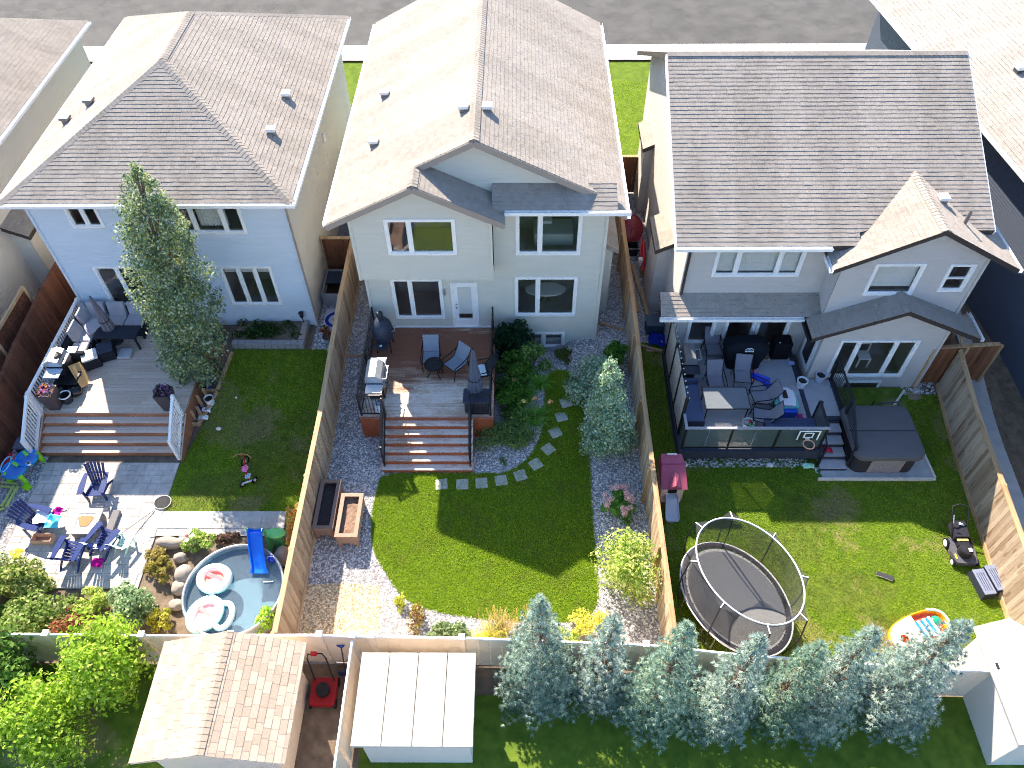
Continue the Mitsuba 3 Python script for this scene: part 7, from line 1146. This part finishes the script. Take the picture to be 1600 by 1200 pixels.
# left yard planting
for (nm, t, cat, x, y, rx, ry, h, n, s_, cols, cl) in (
    ('shrub', 'leafy green shrub with yellow blooms at the left edge by the patio', 'shrub', -14.25, -9.75, .75, .6, .9, 2600, .075, [S(120, 140, 70), S(156, 166, 96), S(90, 120, 56), S(176, 180, 120)], 24),
    ('shrub', 'pale shrub at the far left beside the red-brown fence', 'shrub', -15.4, -9.55, .6, .6, .9, 1700, .07, GREYG + DRY, 20), ('shrub', 'dense green shrub in the lower left corner of the left yard', 'shrub', -15.2, -10.9, .95, .85, 1.2, 3800, .075, [S(96, 130, 60), S(130, 156, 84), S(74, 108, 50)], 34),
    ('shrub', 'broad green shrub in front of the rear fence below the left patio', 'shrub', -13.4, -10.95, .9, .75, .95, 3400, .07, [S(110, 136, 66), S(140, 160, 90), S(86, 112, 54), S(166, 176, 120)], 30), ('shrub', 'reddish leaved shrub by the rear fence of the left yard', 'shrub', -12.55, -11.2, .55, .5, .7, 1500, .06, [S(170, 110, 90), S(150, 96, 80), S(120, 130, 66)], 16),
    ('shrub', 'yellow-green shrub below the lower edge of the patio', 'shrub', -12.0, -10.5, .5, .42, .7, 1400, .06, YEL, 18), ('shrub', 'large grey-leaved bush between the patio and the rear fence', 'shrub', -10.85, -10.6, .75, .7, 1.0, 3400, .065, [S(130, 156, 116), S(156, 178, 140), S(100, 128, 90), S(176, 190, 150)], 30),
    ('shrub', 'brown and pink ground shrub left of the grey-leaved bush', 'shrub', -11.8, -11.4, .55, .4, .45, 1300, .05, [S(190, 160, 150), S(170, 150, 130), S(150, 140, 90)], 16), ('shrub', 'bronze tufted plant in the dry bed left of the pool', 'shrub', -10.45, -9.45, .42, .42, .5, 1100, .05, [S(140, 130, 70), S(116, 120, 60), S(170, 156, 90)], 14),
    ('shrub', 'olive tufted plant just above the bronze one in the dry bed', 'shrub', -10.75, -8.95, .3, .3, .4, 600, .045, [S(150, 140, 80), S(180, 166, 110)], 10), ('shrub', 'yellow-green tuft at the lower left of the pool', 'shrub', -9.95, -10.95, .4, .36, .45, 900, .05, [S(176, 170, 60), S(150, 156, 70), S(196, 186, 100)], 14), ('shrub', 'dark purple-brown shrub above the pool rim', 'shrub', -8.75, -8.45, .32, .26, .5, 900, .05, [S(110, 86, 80), S(90, 74, 66), S(130, 104, 90)], 12),
    ('shrub', 'small bright green shrub at the right rim of the pool by the fence', 'shrub', -6.95, -11.05, .32, .42, .8, 900, .055, [S(160, 200, 70), S(186, 214, 100), S(126, 170, 60)], 14), ('shrub', 'orange-leaved shrub between the slide and the tan fence', 'shrub', -6.72, -8.05, .32, .62, .95, 1700, .06, [S(206, 160, 90), S(196, 190, 110), S(170, 176, 90), S(214, 130, 90)], 22)):
    shrub(nm, t, cat, x, y, rx, ry, h, n, s_, cols, clumps=cl)
k = shrub('hibiscus', 'green shrub with one large white bloom above the pool', 'shrub', -9.5, -8.55, .55, .38, .5, 1500, .06, [S(130, 160, 70), S(160, 184, 96), S(100, 136, 60), S(206, 206, 140)], clumps=18); fm = MB()
for i in range(5): a = i * 1.2566; fm.add([(-9.75, -8.62, .62), (-9.75 + .2 * math.cos(a - .42), -8.62 + .2 * math.sin(a - .42), .72), (-9.75 + .25 * math.cos(a), -8.62 + .25 * math.sin(a), .70), (-9.75 + .2 * math.cos(a + .42), -8.62 + .2 * math.sin(a + .42), .72)], [[0, 1, 2], [0, 2, 3]], S(246, 240, 236))
put('bloom', fm, 'm_leaf', k); put('bloom_centre', MB(S(200, 120, 110)).ball((-9.75, -8.62, .68), (.05, .05, .05)), 'm_paint', k, True)
put('yellow_bloom', leafballs(RP, [((-14.35, -9.35, .95), (.16, .14, .08))], 50, .08, [S(236, 206, 60), S(246, 226, 110)]), 'm_leaf', None, False, 'bright yellow flower head on the shrub at the left patio edge', 'flower')
tree('lime_tree', 'bright lime-green young tree rising behind the rear fence at the lower left', 'tree', (-10.6, -12.75, 0), (-10.5, -12.7, 2.6), [(0, .4), (.3, .9), (.6, 1.15), (.85, .9), (1, .4)], 6000, .078, LIME, 60, .05, cs=.36)
tree('broad_tree', 'green leafy tree at the far lower left behind the rear fence', 'tree', (-13.4, -12.9, 0), (-13.4, -12.9, 2.4), [(0, .6), (.3, 1.1), (.6, 1.25), (.85, 1.0), (1, .4)], 4200, .085, [S(96, 130, 60), S(130, 156, 84), S(74, 108, 50)], 50, .06, cs=.36)
tree('lime_tree', 'lime-green tree at the bottom of the picture left of the tan-roofed shed', 'tree', (-11.6, -14.0, 0), (-11.6, -14.0, 2.3), [(0, .5), (.3, 1.0), (.6, 1.1), (1, .4)], 5600, .078, LIME, 56, .06, cs=.36)
# blue spruces
def spruce(label, x, y, h, r, seed, lean=(0, 0), tone=1., gr=0., gap=1.):
    rg = np.random.default_rng(seed); k = thing('spruce', label, 'spruce', 'blue spruces behind the rear fence'); m = MB(S(104, 86, 72)); m.tube([(x, y, -.1), (x + lean[0] * .5, y + lean[1] * .5, h * .5), (x + lean[0], y + lean[1], h)], (.13, .08, .012), 9); V, F, C = [], [], []; BS = [S(168, 190, 184), S(190, 206, 198), S(136, 162, 160), S(210, 220, 210), S(150, 172, 158)]; BS = [np.array(c) * (tone * (1 - .12 * gr), tone * (1 + .02 * gr), tone * (1 - .18 * gr)) for c in BS]
    z = .35
    while z < h - .05:
        f = z / h; R_ = r * (1 - f) ** .85 + .04; nb = int(6 + 11 * (1 - f)); ph = rg.uniform(0, 6.28); cx, cy = x + lean[0] * f, y + lean[1] * f
        for i in range(nb):
            a = ph + i * 6.283 / nb + rg.uniform(-.25, .25); L = R_ * rg.uniform(.62, 1.15); dz = (.5 * f - .16) * L; ns = max(2, int(L / .13))
            for j in range(ns):
                t = (j + 1) / ns
                if t < .4 and f < .75: continue
                wd = .30 * L * (1 - t) ** .7
                for side in ((0,) if wd < .07 else (-1, 0, 1)):
                    P = np.array([cx + L * t * math.cos(a) - side * wd * math.sin(a), cy + L * t * math.sin(a) + side * wd * math.cos(a), z + dz * t + .10 * L * t * t + rg.normal() * .02]); aa = a + side * .5; col = np.array(BS[rg.integers(0, 5)]) * rg.uniform(.82, 1.12)
                    for q in range(20):
                        o = rg.normal(size=3); o /= np.linalg.norm(o); u_ = o * .8 + np.array([math.cos(aa), math.sin(aa), .25]) * .75; u_ /= np.linalg.norm(u_); s_ = np.cross(u_, rg.normal(size=3)); s_ /= np.linalg.norm(s_) + 1e-9; w_ = np.cross(u_, s_); l = rg.uniform(.08, .14); ww = .011; k0 = len(V)
                        V += [P + s_ * ww, P - s_ * ww, P + u_ * l]; C += [col * rg.uniform(.88, 1.12)] * 3; F.append([k0, k0 + 1, k0 + 2])
            if i % 2 == 0: m.tube([(cx, cy, z), (cx + L * .85 * math.cos(a), cy + L * .85 * math.sin(a), z + dz * .85)], (.018, .005), 4)
        z += (.13 + .10 * (1 - f)) * gap * rg.uniform(.8, 1.25)
    for j in range(40): 
        t = rg.uniform(.93, 1.02); P = np.array([x + lean[0] * t, y + lean[1] * t, h * t]); a = rg.uniform(0, 6.28); u_ = np.array([math.cos(a) * .5, math.sin(a) * .5, .8]); k0 = len(V); s_ = np.cross(u_, (0, 0, 1.)); s_ /= np.linalg.norm(s_); V += [P + s_ * .02, P - s_ * .02, P + u_ * .11]; C += [np.array(BS[j % 5])] * 3; F += [[k0, k0 + 1, k0 + 2]]
    put('trunk', m, 'm_paint', k, True); put('needles', MB().add(V, F, np.clip(np.array(C), 0, .9)), 'm_leaf', k, kind='stuff')
for i, (x, y, h, r, tn, gr, gp_, ln, t) in enumerate(((.46, -12.78, 5.5, 1.3, .95, .3, .92, (-.02, .03), 'leftmost blue spruce, beside the low white shed'), (2.08, -12.88, 4.85, .98, 1.05, 0., 1.1, (.03, 0), 'second blue spruce from the left, below the yellow shrub'), (3.47, -13.37, 5.6, 1.12, 1., .6, 1., (.0, .0), 'third blue spruce from the left, below the end of the tan fence'), (5.06, -13.45, 5.2, 1.05, 1.06, .1, 1.05, (.0, .04), 'fourth blue spruce from the left, below the trampoline'), (6.44, -13.42, 4.7, .9, .92, .8, 1.15, (.02, 0), 'fifth blue spruce from the left, right of the trampoline'), (7.35, -13.42, 5.5, 1.15, 1.02, .2, .95, (.06, .02), 'sixth blue spruce from the left, leaning over the sunlit grass'), (9.33, -13.2, 5.35, 1.3, 1.06, 0., .9, (-.02, 0), 'rightmost blue spruce, covering the boat toy'))): spruce(t, x - ln[0], y - ln[1], h, r * .9, 100 + i, ln, tn, gr, gp_)
# rooms behind the windows
k = thing('dining_table', 'white oval table just inside the lower right window of the cream house', 'table'); put('tabletop', MB(S(214, 212, 206)).lathe([(0, 2.02), (1., 2.02), (1., 1.97), (0, 1.97)], (.95, .45, 0), 28, sx=.72, sy=.34), 'm_paint', k); put('pedestal', MB(S(120, 110, 100)).lathe([(.08, 1.95), (.06, 1.5), (.2, 1.44)], (.95, .45, 0), 14), 'm_paint', k)
k = thing('bed', 'made bed in the room behind the upper right window of the cream house', 'bed'); put('mattress', MB(S(150, 158, 152)).rbox((.5, .1, 4.25), (1.8, .95, 4.75), .06), 'm_matte', k, 40); put('pillow', MB(S(196, 198, 192)).rbox((.6, .6, 4.75), (1.1, .9, 4.88), .05), 'm_matte', k, 40)
k = thing('chair', 'white dining chair inside the wide lower window of the grey house', 'chair'); put('seat', MB(S(220, 220, 216)).box((11.55, -2.2, 1.22), (11.95, -1.8, 1.26)), 'm_paint', k); put('backrest', MB(S(220, 220, 216)).box((11.55, -1.82, 1.6), (11.95, -1.78, 1.78)), 'm_paint', k)
for xx in (11.57, 11.93):
    put('leg', MB(S(220, 220, 216)).box((xx - .02, -2.19, .8), (xx + .02, -2.15, 1.22)), 'm_paint', k); put('leg', MB(S(220, 220, 216)).box((xx - .02, -1.83, .8), (xx + .02, -1.79, 1.7)), 'm_paint', k)
